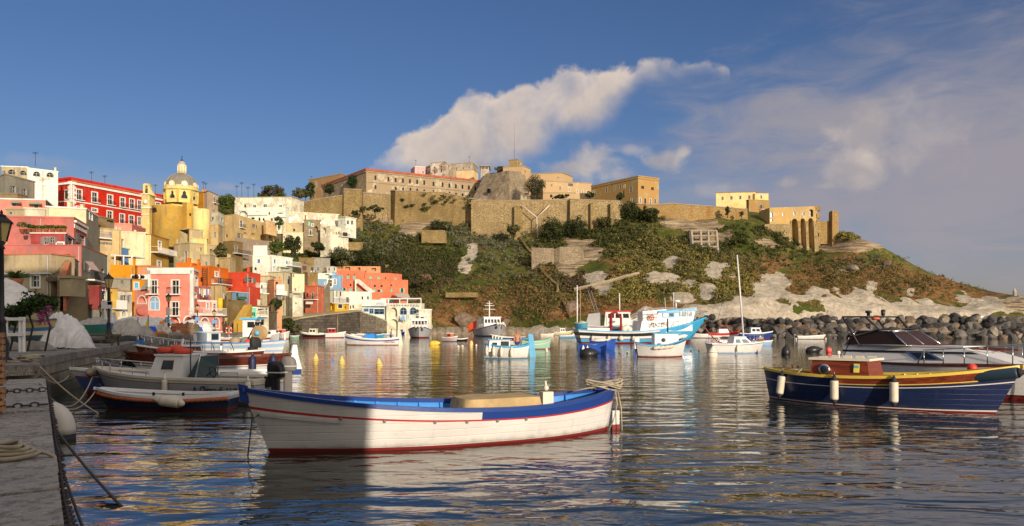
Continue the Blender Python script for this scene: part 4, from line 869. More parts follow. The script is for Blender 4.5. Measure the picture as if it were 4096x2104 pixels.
H_('a','tall yellow house with bright blank front and balconied side',P_YEL,[(1215,131),(1555,132),(1738,140)],874,1200,[(1632,948,1660,1018,'W'),(1622,1150,1658,1200,'W')],cornice=TILE,ch=.15,co=.15,bal=[(1555,1755,1070,1.3,FW,False)],mat2=P_YEL2)  # side face gets a deeper yellow, its shade put into the colour
def cyl(z,xc,rpx,yt,yb,Y,name,mat,root,n=32,prof=None,arc=None):
 mb=MB();r_=rpx/ZO[z][2]/F*Y;zt_,zb_=PZ(zy(z,yt),Y),PZ(zy(z,yb),Y);p_=prof or[(r_,zb_),(r_,zt_),(.01,zt_)]
 mb.lathe(p_,(PX(zx(z,xc),Y),Y,0),n);mb.build(name,[mat],root,True);return r_
cr=thing('domed_church','yellow church with grey ribbed dome and clock tower','church',(PX(zx('a',1868),200),200,24))
YD=200.0;pxm=lambda p:p/2.576/F*YD
zA=lambda y,Y=YD:PZ(zy('a',y),Y)
cxd=PX(zx('a',1868),YD)
rD=pxm(159);mb=MB();prof=[(rD*math.cos(t),zA(398)+(zA(243)-zA(398))*math.sin(t))for t in np.linspace(0,R(80),12)]
mb.lathe(prof,(cxd,YD,0),32);dm=mb.build('dome',[plaster((.20,.185,.15),.3,.0,.5)],cr,True)
mb=MB()
for k in range(16):
 a=2*math.pi*k/16+.1;mb.tube([(cxd+r_*1.01*math.cos(a),YD+r_*1.01*math.sin(a),z_)for r_,z_ in prof],.09,5)
mb.build('rib',[plaster((.27,.25,.21),.3,0,.3)],dm,True)
cyl('a',1868,165,398,430,YD,'cornice',P_CHL,cr,24,[(rD*1.0,zA(430)),(rD*1.06,zA(428)),(rD*1.1,zA(420)),(rD*1.1,zA(413)),(rD*1.02,zA(408)),(rD*1.0,zA(380)),(rD*.9,zA(380))])
for k in range(8):
 a0,a1=R(22.5+45*k-10),R(22.5+45*(k+1)-10);ro=rD*1.02;A_,B_=(cxd+ro*math.cos(a0),YD+ro*math.sin(a0)),(cxd+ro*math.cos(a1),YD+ro*math.sin(a1));fc=Face(A_,B_)
 mid=Vector(((A_[0]+B_[0])/2-cxd,(A_[1]+B_[1])/2-YD))
 if fc.n.dot(mid)<0:fc.n=-fc.n
 w=fc.L;c_=w/2;zb0=zA(520);zt0=zA(440)
 lp=[(c_-.75,zb0),(c_+.75,zb0),(c_+.8,zb0+.5),(c_+.42,zb0+1.1),(c_+.42,zt0-.45),(c_,zt0),(c_-.42,zt0-.45),(c_-.42,zb0+1.1),(c_-.8,zb0+.5)]
 o=dict(loop=lp,arch=0,reveal=.35,frame=P_CHL,fill=GLASS,fw=.2,shut=None,b=(c_-.8,zb0,c_+.8,zt0),st='d')
 mb=MB();cut_wall(mb,fc,zA(560),zA(429),[o]);mb.build('drum_wall',[P_CHL],cr,True)
 if fc.n.y<.3:window(fc,o,cr,False)
 mb=MB();mb.tube([fc.p(0,zA(555),.02),fc.p(0,zA(432),.02)],.22,6);mb.build('pilaster',[P_CHY],cr,True)
 M=Matrix.Translation((cxd+mid.x*1.03,YD+mid.y*1.03,zA(372)))@Matrix.Rotation(math.atan2(mid.y,mid.x)+R(90),4,'Z')@Matrix.Rotation(R(90),4,'X')
 mb=MB();mb.lathe([(pxm(32),-1.2),(pxm(32),.1),(pxm(22),.14)],n=18,M=M,m=0,smooth=False);mb.lathe([(pxm(23),.1),(pxm(23),.2),(.01,.21)],n=18,M=M,m=1,smooth=False);mb.build('round_window',[P_CHL,STW],cr,True)
ln=cyl('a',1874,40,165,245,YD,'lantern',P_CHL,cr,12);
cyl('a',1874,48,158,170,YD,'lantern_cornice',STW,cr,16,[(pxm(40),zA(172)),(pxm(48),zA(166)),(pxm(48),zA(160)),(.01,zA(158))])
mb=MB()
for k in range(8):
 a=2*math.pi*k/8;mb.tube([(PX(zx('a',1874),YD)+pxm(41)*math.cos(a),YD+pxm(41)*math.sin(a),zA(y))for y in(244,170)],.13,6)
mb.build('lantern_column',[STW],cr,True)
cyl('a',1874,42,110,160,YD,'lantern_cap',plaster((.36,.33,.28),.3,0,.4),cr,16,[(pxm(42)*math.cos(t)+.02,zA(160)+(zA(112)-zA(160))*math.sin(t)**1.2)for t in np.linspace(0,R(88),8)])
mb=MB();mb.ball((PX(zx('a',1874),YD),YD,zA(106)),.3);mb.tube([(PX(zx('a',1874),YD),YD,zA(y))for y in(104,62)],.07,5);mb.tube([(PX(zx('a',x),YD),YD,zA(74))for x in(1866,1884)],.07,5);mb.build('cross',[IRON],cr,True)
for(pts,yt,yb,mt,wn)in(([(1600,193),(1765,190),(2036,194)],560,640,P_CHL,[]),([(1880,187),(1925,185.5),(1995,187)],545,940,P_APSE,[(1950,652,1972,680,'d')]),([(1477,188),(1590,187)],664,800,P_APSE,[(1526,750,1546,782,'D')])):
 H_('a','',mt,pts,yt,yb,wn,root=cr,cornice=P_CHY,ch=.2,co=.1,part='wall')
apY=186.0;r_ap=158/2.576/F*apY
mb=MB();ca_=(PX(zx('a',1742),apY+1),apY+1,0);mb.lathe([(r_ap*1.03,PZ(zy('a',1000),apY)),(r_ap,PZ(zy('a',590),apY)),(r_ap*1.03,PZ(zy('a',586),apY)),(r_ap*1.03,PZ(zy('a',580),apY)),(.01,PZ(zy('a',560),apY))],ca_,36);mb.build('apse',[P_APSE],cr,True)
mb=MB();a=math.atan2(-1,-.62);q=Vector((math.cos(a),math.sin(a)));fcw=Face((ca_[0]+q.x*r_ap*1.0-q.y*-.9,ca_[1]+q.y*r_ap*1.0-q.x*.9),(ca_[0]+q.x*r_ap+q.y*-.9,ca_[1]+q.y*r_ap+q.x*.9))
lp=loop(.15,PZ(zy('a',655),apY),fcw.L-.15,PZ(zy('a',608),apY),1);nl=len(lp);mb.add([fcw.p(u,z,.22)for u,z in lp]+[fcw.p(u,z,-.3)for u,z in lp],[list(range(nl))]+[(i,(i+1)%nl,(i+1)%nl+nl,i+nl)for i in range(nl)]);mb.build('window',[GLASS],cr,True)
r2=86/2.576/F*apY;mb=MB();mb.lathe([(r2*1.02,PZ(zy('a',1000),apY)),(r2,PZ(zy('a',606),apY)),(.01,PZ(zy('a',596),apY))],(PX(zx('a',2072),apY+1),apY+1,0),28);mb.build('round_chapel',[P_CHL],cr,True)
for(pts,yt,yb,co_)in(([(1460,186.5),(1540,186),(1596,189)],458,790,.15),):
 H_('a','',P_CHL,pts,yt,yb,[],root=cr,cornice=STW,ch=.3,co=.25,part='clock_tower',string=[(0,600,.4,STW,.2),(1,600,.4,STW,.2),(0,668,.3,STW,.15)])
YB=186.0;fcb=Face((PX(zx('a',1474),YB),YB),(PX(zx('a',1541),YB),YB));u1=fcb.L
o=dict(loop=loop(u1*.28,PZ(zy('a',450),YB),u1*.72,PZ(zy('a',366),YB),1),arch=1,reveal=.9,frame=STW,fill=None,fw=.1,shut=None,b=(0,0,1,1),st='d')
mb=MB();cut_wall(mb,fcb,PZ(zy('a',458),YB),PZ(zy('a',358),YB),[dict(o,fill=GLASS)]);bkp=lambda u,z:fcb.p(u,z,-1.2)
for u in(0,u1):mb.add([fcb.p(u,PZ(zy('a',458),YB)),fcb.p(u,PZ(zy('a',358),YB)),bkp(u,PZ(zy('a',358),YB)),bkp(u,PZ(zy('a',458),YB))],[(0,1,2,3)])
mb.hexa([fcb.p(-.1,PZ(zy('a',360),YB),.15),fcb.p(u1+.1,PZ(zy('a',360),YB),.15),bkp(u1+.1,PZ(zy('a',360),YB)),bkp(-.1,PZ(zy('a',360),YB))],[fcb.p(u1*.2,PZ(zy('a',346),YB),.1),fcb.p(u1*.8,PZ(zy('a',346),YB),.1),bkp(u1*.8,PZ(zy('a',346),YB)),bkp(u1*.2,PZ(zy('a',346),YB))])
mb.hexa([fcb.p(u1,PZ(zy('a',458),YB),-.1),fcb.p(u1*1.75,PZ(zy('a',475),YB),-.1),fcb.p(u1*1.75,PZ(zy('a',475),YB),-1),fcb.p(u1,PZ(zy('a',458),YB),-1)],[fcb.p(u1,PZ(zy('a',380),YB),-.1),fcb.p(u1*1.05,PZ(zy('a',400),YB),-.1),fcb.p(u1*1.05,PZ(zy('a',400),YB),-1),fcb.p(u1,PZ(zy('a',380),YB),-1)])
bl=mb.build('belfry',[P_CHL],cr,True)
mb=MB();mb.lathe([(.55,0),(.5,.15),(.32,.6),(.2,.95),(.05,1.0)],fcb.p(u1*.5,PZ(zy('a',435),YB),-.45),12);mb.build('bell',[paint((.10,.09,.05),.4,.8)],bl,True)
mb=MB();c=PT(zx('a',1497),zy('a',533),185.9);mb.lathe([(.56,0),(.56,.12),(.02,.13)],M=Matrix.Translation(c)@Matrix.Rotation(R(90),4,'X'),n=20,m=0);
for a in range(12):mb.cb((c.x+.45*math.sin(R(30*a)),c.y-.14,c.z+.45*math.cos(R(30*a))),(.05,.03,.11),1,0,0,R(30*a))
mb.cb((c.x+.06,c.y-.16,c.z+.15),(.05,.03,.36),1,0,0,R(20));mb.cb((c.x+.12,c.y-.16,c.z-.03),(.045,.03,.28),1,0,0,R(100));mb.build('clock',[WHITE,IRON],cr,True)
H_('a','olive walled house just right of the church dome',P_OCH,[(2020,224),(2090,221),(2150,224)],436,640,[],cornice=P_BRN,ch=.2)
H_('a','pale pink house with small balconies right of the church',PL(226,190,164,.35,.1,.4),[(2095,222),(2145,219),(2245,226)],425,640,[(2195,490,2220,545,'D+'),(2195,615,2218,640,'d')],cornice=P_DKB,ch=.2)
H_('a','ruined cream house with blotchy peeling walls below the church',P_RUIN,[(1790,163),(1955,160),(2262,166)],960,1210,[(1903,1045,1930,1165,'D'),(2160,1020,2196,1165,'o'),(2066,1005,2078,1045,'d'),(2113,1145,2140,1190,'D')],cornice=P_RUIN,ch=.2)
H_('a','peeling cream bastion wall stepping up to the church apse',P_RUIN,[(1850,168),(1950,166),(2090,169)],815,1000,[(2010,915,2020,945,'d')],cornice=P_RUIN,ch=.2,slope=(0,-4))
H_('a','small terrace lodge with green door on the ruined house',P_CHL,[(1968,162),(2130,163)],910,960,[(1974,905,1990,950,'t')],depth=3,ch=.1)
H_('c','curved grey cream lean house with one grey window under the church ruin',P_TAN,[(880,150),(1000,150)],205,330,[(945,285,970,330,'D')],depth=5,ch=.1)
H_('a','cream slim house between church chapel and dark gap',P_CRM2,[(2155,188),(2250,187),(2300,192)],770,990,[(2205,845,2225,900,'D')],ch=.15)
H_('a','white stacked house with small dark openings right of the church',P_WHP,[(2160,196),(2248,194),(2310,200)],640,800,[(2180,690,2200,720,'d'),(2280,705,2300,740,'d')],ch=.15)
H_('e','peach house with stepped roofs and loggia arches over a grey wall',P_CRM2,[(244,211.2),(370,208.8),(790,235.2)],668,940,[(408,728,440,800,'f'),(708,785,770,856,'f'),(446,846,490,905,'o'),(526,855,570,920,'o'),(614,866,684,932,'o'),(706,880,730,912,'a'),(262,866,284,898,'a'),(398,858,422,908,'s'),(550,768,572,800,'s')],cornice=P_CRM2,co=.05,extra=4)
H_('e','upper peach storey with a single bay on the stepped house',P_PCH,[(655,220.8),(676,219.6),(790,225.6)],728,760,[],cornice=P_CRM2,co=.04,extra=3)
rampart('e','tall mottled retaining wall below the peach house',plaster((.34,.27,.20),.6,.5,.8),[(432,905,203),(600,930,210),(840,945,221)],extra=26,batter=.03)
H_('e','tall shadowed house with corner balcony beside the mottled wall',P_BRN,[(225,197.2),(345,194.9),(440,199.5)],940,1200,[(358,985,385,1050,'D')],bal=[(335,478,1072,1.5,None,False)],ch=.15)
H_('c','rounded cream buttress house in the gap under the corner balcony',P_CRM2,[(1110,160),(1235,158),(1300,164)],240,400,[],ch=.2)
H_('e','long blotched white house with faded window row at the top of the slope',P_WHP,[(355,248.4),(940,247.2),(1070,255.3)],486,690,[(455,562,475,592,'d'),(545,565,578,594,'W'),(652,560,690,598,'W'),(815,568,845,612,'W'),(893,590,910,618,'d')],cornice=MORT,ch=.25,extra=5)
H_('e','white vaulted terrace house with broad dark arches',P_WHT,[(378,238.0),(880,235.7)],600,800,[(400,626,490,705,'o'),(522,630,658,664,'o'),(782,645,875,682,'o'),(706,640,722,668,'d'),(528,695,562,714,'d'),(600,695,622,730,'a'),(645,702,664,728,'d'),(728,702,750,730,'r'),(785,700,820,725,'s')],cornice=P_WHT,ch=.15,bal=[(500,700,668,.6,STW,True),(770,890,690,.6,STW,True)],depth=6,extra=5)
H_('e','long white house with scattered dark windows right of the vaulted terraces',P_WHP,[(884,240.6),(1425,246.8)],640,960,[(985,664,998,692,'d'),(922,700,944,740,'d'),(1078,672,1092,716,'r'),(1150,714,1166,748,'s'),(1226,722,1250,760,'d'),(1272,742,1284,758,'d'),(1350,734,1372,774,'d'),(1420,735,1432,765,'r'),(1392,740,1400,765,'r')],cornice=P_CRM,ch=.3,co=.3,extra=3)
H_('e','short white tower with two dark arched windows at the right end',P_WHT,[(1424,243.1),(1500,240.6),(1608,245.5)],690,800,[(1444,730,1456,765,'d'),(1516,724,1538,765,'a'),(1558,726,1580,768,'a')],cornice=P_CRM,ch=.3,co=.3,extra=3)
H_('e','peeling white lower house with small square holes and ivy',P_RUIN,[(846,235.6),(1072,236.8)],752,960,[(866,808,888,838,'d'),(960,812,980,838,'d'),(1035,745,1045,775,'s')],depth=5,extra=3)
H_('e','brownish middle house with green door and iron balcony',P_TAN2,[(1072,234.4),(1242,235.6)],722,960,[(1116,738,1136,780,'t'),(1150,760,1170,785,'W'),(1175,785,1215,850,'o'),(1128,825,1150,880,'g')],depth=5,bal=[(1112,1165,880,.9,None,False)],extra=3)
H_('e','white terraced house with canopy and green shutters low on the right',P_WHP,[(1240,231.9),(1345,230.6),(1530,235.6)],790,1000,[(1400,845,1410,870,'d'),(1425,840,1436,862,'d'),(1470,848,1520,890,'g'),(1255,790,1300,860,'o')],ch=.2,bal=[(1420,1530,892,1.0,None,False)],extra=3)
H_('e','small cream house with round black dish in front of the white terraces',P_CRM,[(854,228.1),(1062,229.4)],848,960,[(862,885,872,910,'d'),(905,875,930,920,'s')],depth=5,ch=.12,extra=3)
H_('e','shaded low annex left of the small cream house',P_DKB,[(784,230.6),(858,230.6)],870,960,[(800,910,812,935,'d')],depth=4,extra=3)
mb=MB();c=PT(zx('e',1011),zy('e',910),227.9);mb.lathe([(.01,-.12),(.45,-.05),(.7,.12)],n=14,M=Matrix.Rotation(R(100),4,'X'));tag(mb.build('satellite_dish',[DK],loc=c),'black round satellite dish on the small cream house','satellite dish')
pk=thing('pink_quay_house','large pink quay house with white corner bands and arched ground floor','house',(PX(zx('c',530),107),107,1.2))
def wing(pts,yt,yb,wins,mat=P_PINK,**kw):return H_('c','',mat,pts,yt,yb,wins,root=pk,extra=kw.pop('extra',1),**kw)
wing([(270,105.5),(800,105),(866,111)],383,1045,[(306,505,378,660,'f'),(552,505,634,662,'f'),(288,695,402,848,'P'),(548,760,630,915,'f'),(520,935,638,1036,'O'),(702,932,798,1042,'O'),(822,468,854,565,'W'),(810,662,836,708,'W')],cornice=STW,ch=.35,co=.12)
wing([(116,108),(270,106.5)],622,1045,[(150,690,248,770,'O')],cornice=STW,ch=.35,co=.1,depth=5)
wing([(802,103.5),(866,103),(1146,108)],905,1062,[(890,948,984,1060,'O'),(1038,948,1104,1062,'O')],P_PINK,cornice=STW,ch=.2,co=.1,bal=[(800,868,908,.8,FW,False),(866,1144,908,.8,FW,False)])
wing([(866,109.5),(1096,113)],756,905,[(956,772,988,840,'W'),(1030,778,1072,848,'W')],P_PINK,cornice=STW,ch=.3,co=.1,depth=3)
wing([(864,113),(1010,116)],575,760,[],P_ROSE,ch=.1,co=.05,depth=4)
mb=MB();fc=Face((PX(zx('c',270),105.3),105.3),(PX(zx('c',800),104.8),104.8))
zt_=PZ(zy('c',383),105);zb_=PZ(zy('c',1045),105)
for u0,u1,a,b_ in((0,.35,PZ(zy('c',620),105),zt_),(fc.L-.45,fc.L+.02,PZ(zy('c',905),105),zt_),(0,fc.L,zt_-.55,zt_)):mb.hexa([fc.p(u0,a,.05),fc.p(u1,a,.05),fc.p(u1,a,-.28),fc.p(u0,a,-.28)],[fc.p(u0,b_,.05),fc.p(u1,b_,.05),fc.p(u1,b_,-.28),fc.p(u0,b_,-.28)])
mb.build('corner_band',[STW],pk,True)
mb=MB();a,b_,c_=PT(zx('c',175),zy('c',610),106),PT(zx('c',262),zy('c',490),106),PT(zx('c',262),zy('c',610),106);d=Vector((0,3,0));mb.add([a,b_,c_,a+d,b_+d,c_+d],[(0,1,2),(3,5,4),(0,1,4,3),(1,2,5,4),(2,0,3,5)]);mb.build('stair_gable',[P_GRY],pk,True)
mb=MB();c=PT(zx('c',207),zy('c',862),106.8);mb.ball(c,(.95,.12,.7));mb.build('oval_plaque',[P_ROSE],pk,True)
H_('c','orange house low left part above the pink quay house',P_ORG,[(604,127),(790,127)],312,480,[],cornice=P_ORG,co=.05,depth=6)
H_('c','bright orange house with ladder scaffold and balcony',P_ORG,[(775,124),(990,123),(1216,130)],345,640,[(1060,410,1092,455,'W'),(1022,492,1040,530,'D'),(1090,480,1145,545,'D'),(880,470,920,520,'d')],cornice=P_ORG,co=.06,bal=[(1020,1200,548,1.0,None,False)])
mb=MB()
for x in(918,968):mb.tube([PT(zx('c',x),zy('c',560),122.4),PT(zx('c',x),zy('c',345),122.4)],.06,4)
for y in range(360,560,22):mb.tube([PT(zx('c',905),zy('c',y),122.4),PT(zx('c',975),zy('c',y+4),122.4)],.05,4)
tag(mb.build('scaffold_ladder',[BROWN]),'rusty ladder scaffold on the bright orange house front','scaffold')
H_('c','coral red house with tall blank front beside the orange house',P_CORAL,[(1216,132),(1432,130),(1592,136)],415,810,[(1435,472,1500,530,'s'),(1530,540,1548,570,'d'),(1545,690,1562,740,'d')],cornice=P_CORAL,co=.04)
H_('c','coral red lower front with small blue windows',P_CORAL,[(1290,127),(1450,126),(1590,132)],580,800,[(1395,680,1420,720,'d')],cornice=P_CORAL,co=.04,ch=.1)
H_('c','white balcony stack clinging to the coral house flank',P_WHT,[(1590,133),(1665,134)],545,660,[(1600,560,1620,600,'d')],depth=2,bal=[(1590,1665,655,.9,None,False)],extra=0)
H_('c','cream house with pipe scaffold beneath the orange house',P_CRM2,[(985,120),(1125,119),(1195,123)],560,800,[(1150,650,1165,720,'D')],cornice=P_DKB,ch=.1,co=.1)
H_('c','low blue white terrace rooms with green awnings',P_BLU2,[(1195,119),(1290,118),(1450,123)],640,800,[(1215,660,1235,700,'d'),(1310,640,1345,690,'d')],cornice=P_WHT,ch=.1)
for k,(x,y,w)in enumerate(((1232,655,40),(1290,680,50),(1370,705,70))):
 awning('c',[(x-w,y+14,118.5),(x+w,y+16,118.5),(x+w*.8,y-10,120),(x-w*.8,y-12,120)],('small','middle','wide')[k]+' dark green awning over the blue white terrace',cloth((.07,.15,.05)))
mb=MB();mb.tube([PT(zx('c',1120),zy('c',y),112.5)for y in(715,860)],.38,10);tag(mb.build('rubble_chute',[paint((.75,.48,.02),.5)]),'bright yellow rubble chute hanging beside the pink quay house','chute')
H_('c','brown stone house with dark doorway and flying stair',P_BRN,[(1145,113),(1185,112),(1440,119)],745,1080,[(1225,850,1245,890,'d'),(1180,830,1196,885,'d'),(1165,945,1182,1010,'a'),(1215,1010,1235,1060,'d')],cornice=P_BRN,co=.03,extra=1)
st2=thing('flying_stair','broad yellow masonry stair rising along the brown stone house','stair',(PX(zx('c',1380),111),111,1.2))
mb=MB();
a,b_=PT(zx('c',1315),zy('c',985),111),PT(zx('c',1425),zy('c',790),114)
mb.hexa([a+Vector((-.5,0,-5)),a+Vector((.9,0,-5)),b_+Vector((.9,0,-10)),b_+Vector((-.3,0,-10))],[a+Vector((-.5,0,0)),a+Vector((.9,0,0)),b_+Vector((.9,0,0)),b_+Vector((-.3,0,0))]);mb.build('side_wall',[P_YEL2],st2,True)
mb=MB();a,b_=PT(zx('c',1365),zy('c',1000),110),PT(zx('c',1425),zy('c',930),110.5);mb.hexa([a+Vector((-.5,0,-4)),a+Vector((.5,0,-4)),b_+Vector((.6,0,-6)),b_+Vector((-.2,0,-6))],[a+Vector((-.5,0,0)),a+Vector((.5,0,0)),b_+Vector((.6,0,0)),b_+Vector((-.2,0,0))]);mb.build('lower_wall',[P_YEL2],st2,True)
H_('c','turquoise painted house corner on the quay',P_TRQ,[(1442,116),(1545,117)],830,1040,[(1488,880,1512,920,'r'),(1515,880,1530,930,'d'),(1490,940,1515,1020,'d')],extra=1,depth=6,cornice=P_WHP)
H_('c','cream house with open glazed balcony beside the turquoise corner',P_WHP,[(1545,117),(1690,119)],818,1060,[(1562,838,1640,900,'q'),(1655,830,1675,900,'d'),(1600,960,1640,1030,'d'),(1560,940,1590,1030,'d')],cornice=P_DKB,extra=1,depth=6,bal=[(1552,1642,925,.9,FW,False)])
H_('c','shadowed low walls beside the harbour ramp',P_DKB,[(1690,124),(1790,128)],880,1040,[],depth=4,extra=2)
H_('c','white house with blue windows standing above the coral house',P_WHT,[(1500,166),(1732,165),(1975,172)],218,440,[(1558,256,1590,300,'b'),(1748,258,1772,302,'b'),(1788,262,1796,304,'b'),(1892,272,1915,312,'b'),(1925,276,1942,314,'b'),(1518,348,1548,384,'a'),(1740,340,1765,390,'p'),(1800,350,1960,400,'q'),(1978,355,1998,400,'n')],cornice=P_WHT,co=.06,bal=[(1735,2030,410,1.2,None,False),(1880,2030,335,1.0,FW,False)])
mb=MB();a,b_=PT(zx('c',1508),zy('c',214),166),PT(zx('c',1672),zy('c',214),166);mb.hexa([a,b_,b_+Vector((0,.1,0)),a+Vector((0,.1,0))],[a+Vector((0,0,2.3)),b_+Vector((0,0,2.3)),b_+Vector((0,.1,2.3)),a+Vector((0,.1,2.3))]);tag(mb.build('roof_screen',[CANV_W]),'white canvas screen on the roof of the white house','screen')
H_('c','cream house with pink roof corner and grey balconies',P_CRM,[(1530,143),(1705,141),(1772,146)],458,800,[(1718,520,1745,560,'d'),(1770,690,1800,740,'s')],cornice=P_SALM2,co=.05,bal=[(1705,1840,670,1.2,FW,False)])
H_('c','pink balcony house in front of the cream houses',P_SALM2,[(1755,138),(1845,139)],505,780,[(1770,520,1800,570,'d'),(1770,690,1810,745,'s')],depth=3,bal=[(1755,1848,615,1.0,P_SALM2,True),(1755,1840,668,1.0,FW,True)])
H_('d','tall cream house with narrow blue windows in the middle of the slope',P_CRM,[(215,156),(412,154),(500,158)],412,660,[(330,515,358,545,'n'),(442,490,468,550,'n')],cornice=P_TAN,co=.06)
H_('d','cream tower house with bulging plain wall over a broken gap',P_CRM,[(495,152),(640,153)],424,640,[(500,430,518,465,'d')],depth=7,extra=0,cornice=P_DKB,ch=.1)
H_('d','broken white walls with dark hollow below the cream tower',P_WHP,[(460,151),(500,149),(625,151)],640,800,[(480,655,610,710,'q'),(535,765,552,780,'d')],extra=4,depth=5)
H_('d','brownish flank wall behind the orange tower house',P_BRN,[(635,165),(680,164)],420,860,[],depth=6,extra=2)
H_('d','brown derelict house with orange brick window patch',P_TAN2,[(556,186),(600,184),(752,188)],300,430,[(612,335,665,385,'r'),(720,350,742,395,'d')],cornice=P_BRN,ch=.1)
H_('d','low derelict upper storey behind the brick patched house',P_BRN,[(575,192),(752,193)],246,330,[],depth=5)
H_('d','bare grey block with blank wall at the upper middle of the slope',P_GRY,[(732,194),(942,196)],244,420,[(785,350,818,390,'D'),(865,355,900,392,'r')],depth=6)
H_('d','small white box house with brown shutters beside the grey block',P_WHT,[(905,190),(970,189),(1018,192)],342,430,[(918,360,938,388,'r'),(988,352,1006,390,'r')],ch=.1)
H_('d','cluttered terraces and railings under the brown derelict house',P_WHP,[(670,180),(785,181)],440,600,[(690,510,715,550,'d'),(700,455,760,490,'q')],depth=5,bal=[(670,780,492,.9,None,False)])
H_('d','pale blue house with tall windows left of the salmon building',P_BLU2,[(775,176),(972,177)],488,640,[(875,525,893,552,'W'),(915,500,965,575,'W')],depth=5,cornice=P_WHT,ch=.15)
H_('d','taller pale blue block with one dark window beside the salmon building',P_BLU2,[(960,180),(1085,181)],446,640,[(985,490,1012,552,'W')],depth=6,cornice=P_BLU2,ch=.1)
H_('d','white washed upper terrace over the pale blue house',P_WHT,[(790,184),(1020,186)],420,500,[(885,430,935,470,'q')],depth=5,ch=.1)
H_('d','orange tower house with balcony and striped awning',P_SALM,[(650,161),(806,159),(872,164)],572,880,[(655,652,682,700,'d'),(720,652,748,722,'D'),(806,580,822,612,'d'),(845,650,858,700,'d'),(672,800,700,830,'s')],cornice=P_SALM,ch=.2,bal=[(650,806,728,1.0,None,False)])
awning('d',[(660,752,158.2),(740,756,158.2),(738,782,157.2),(658,778,157.2)],'cream striped awning on the orange tower house',CANV_W)
H_('d','white house with dark green shutters between orange tower and white block',P_WHT,[(885,174),(990,172),(1112,176)],622,800,[(1050,632,1074,690,'g'),(1010,635,1028,690,'D')],cornice=P_TAN,ch=.2)
sb=H_('d','big salmon hillside building in stepped tiers with turquoise shutters',P_SALM,[(1080,213),(1440,213.5),(1858,219)],494,700,[(1098,596,1120,625,'T'),(1172,600,1198,636,'t'),(1255,600,1282,638,'t'),(1172,545,1192,572,'d'),(1452,608,1478,638,'t'),(1535,610,1560,642,'t'),(1455,556,1480,582,'d'),(1535,558,1560,584,'d'),(1500,614,1530,640,'d'),(1655,604,1672,645,'t'),(1655,552,1672,572,'d'),(1775,598,1800,645,'T')],name='stepped_building',cat='building',cornice=P_SALM,co=.05,ch=.2)
for pts,yt,yb,wn in(([(1015,220),(1352,220.5)],392,520,[(1065,447,1096,484,'t'),(1140,450,1170,487,'t'),(1210,452,1242,488,'t'),(1150,425,1162,440,'d'),(1220,427,1232,440,'d')]),([(1352,220),(1640,220.5),(1786,225)],424,520,[(1403,458,1434,497,'t'),(1498,463,1530,500,'t'),(1588,465,1600,498,'d'),(1702,465,1726,498,'t'),(1705,420,1718,442,'d')])):
 H_('d','',P_SALM,pts,yt,yb,wn,root=sb,cornice=P_SALM,co=.04,ch=.15,part='upper_wall',depth=6)
H_('d','',P_SALM2,[(1014,227),(1530,228)],342,430,[(1120,345,1178,382,'q'),(1263,352,1298,388,'q'),(1430,358,1482,392,'q')],root=sb,cornice=P_SALM2,co=.04,ch=.15,part='top_wall',depth=5)
H_('d','',P_SALM,[(1430,208),(1690,208.5),(1860,213)],650,800,[(1442,724,1480,766,'t'),(1560,728,1588,760,'t'),(1620,732,1690,760,'t')],root=sb,cornice=P_SALM,co=.04,ch=.15,part='lower_wall',depth=5)
ss=thing('sign_stair','white diagonal stair parapet lettered in red on the salmon building','stair sign',(PX(zx('d',1340),210),210,10))
fcs_=Face((PX(zx('d',1236),211.6),211.6),(PX(zx('d',1475),211.9),211.9))
def fpt(x,y):u,z=fcs_.uz(zx('d',x),zy('d',y));return u,z
def fprism(poly,o0,o1,name,mat,parent):
 mb=MB();q=[fpt(*p)for p in poly];n=len(q);mb.add([fcs_.p(u,z,o1)for u,z in q]+[fcs_.p(u,z,o0)for u,z in q],[list(range(n))]+[(i,(i+1)%n,(i+1)%n+n,i+n)for i in range(n)]);return mb.build(name,[mat],parent,True)
fprism([(1236,492),(1282,492),(1470,642),(1395,642),(1272,540),(1250,545),(1250,640),(1236,640)],-.4,.3,'parapet',P_WHT,ss)
u0,z0=fpt(1248,534);u1,z1=fpt(1408,638);ang=math.atan2(z1-z0,u1-u0)
d_=fcs_.d
def face_matrix(fc,u,z,off,a=0.0):
 o=Vector(fc.p(u,z,off));ex=Vector((fc.d.x*math.cos(a),fc.d.y*math.cos(a),math.sin(a)));ey=Vector((-fc.d.x*math.sin(a),-fc.d.y*math.sin(a),math.cos(a)));ez=ex.cross(ey)
 return Matrix(((ex.x,ey.x,ez.x,o.x),(ex.y,ey.y,ez.y,o.y),(ex.z,ey.z,ez.z,o.z),(0,0,0,1)))
def wtext(s,size,mat,fc,u,z,off,parent,length=None,a=0.0,name='lettering'):
 """lettering on a wall face, optionally squeezed to a length"""
 l,rz=ROOT[parent.name];Mi=(Matrix.Translation(l)@Matrix.Rotation(rz,4,'Z')).inverted()
 sq=1.0
 if length:sq=length/(size*.62*len(s))
 return text(s,size,mat,Mi@face_matrix(fc,u,z,off,a),name,parent,sq)
REDP=paint((.55,.10,.07),.6);
wtext('LA CORRICELLA',1.35,REDP,fcs_,u0+.15,z0-.05,.34,ss,(u1-u0)/math.cos(ang)*1.02,ang)
H_('d','white flat roofed block with small black windows below the sign stair',P_WHT,[(1105,206),(1432,207)],648,800,[(1312,692,1330,728,'d'),(1378,692,1396,728,'d'),(1132,705,1160,760,'D'),(1305,772,1332,792,'d'),(1375,772,1400,792,'d')],cornice=STW,ch=.3,co=.2,depth=7)
H_('d','white ground floor block with flower pots under the flat roofed block',P_WHP,[(1140,188),(1310,189)],790,880,[(1205,790,1222,830,'d'),(1175,800,1190,840,'d')],depth=4,ch=.1)
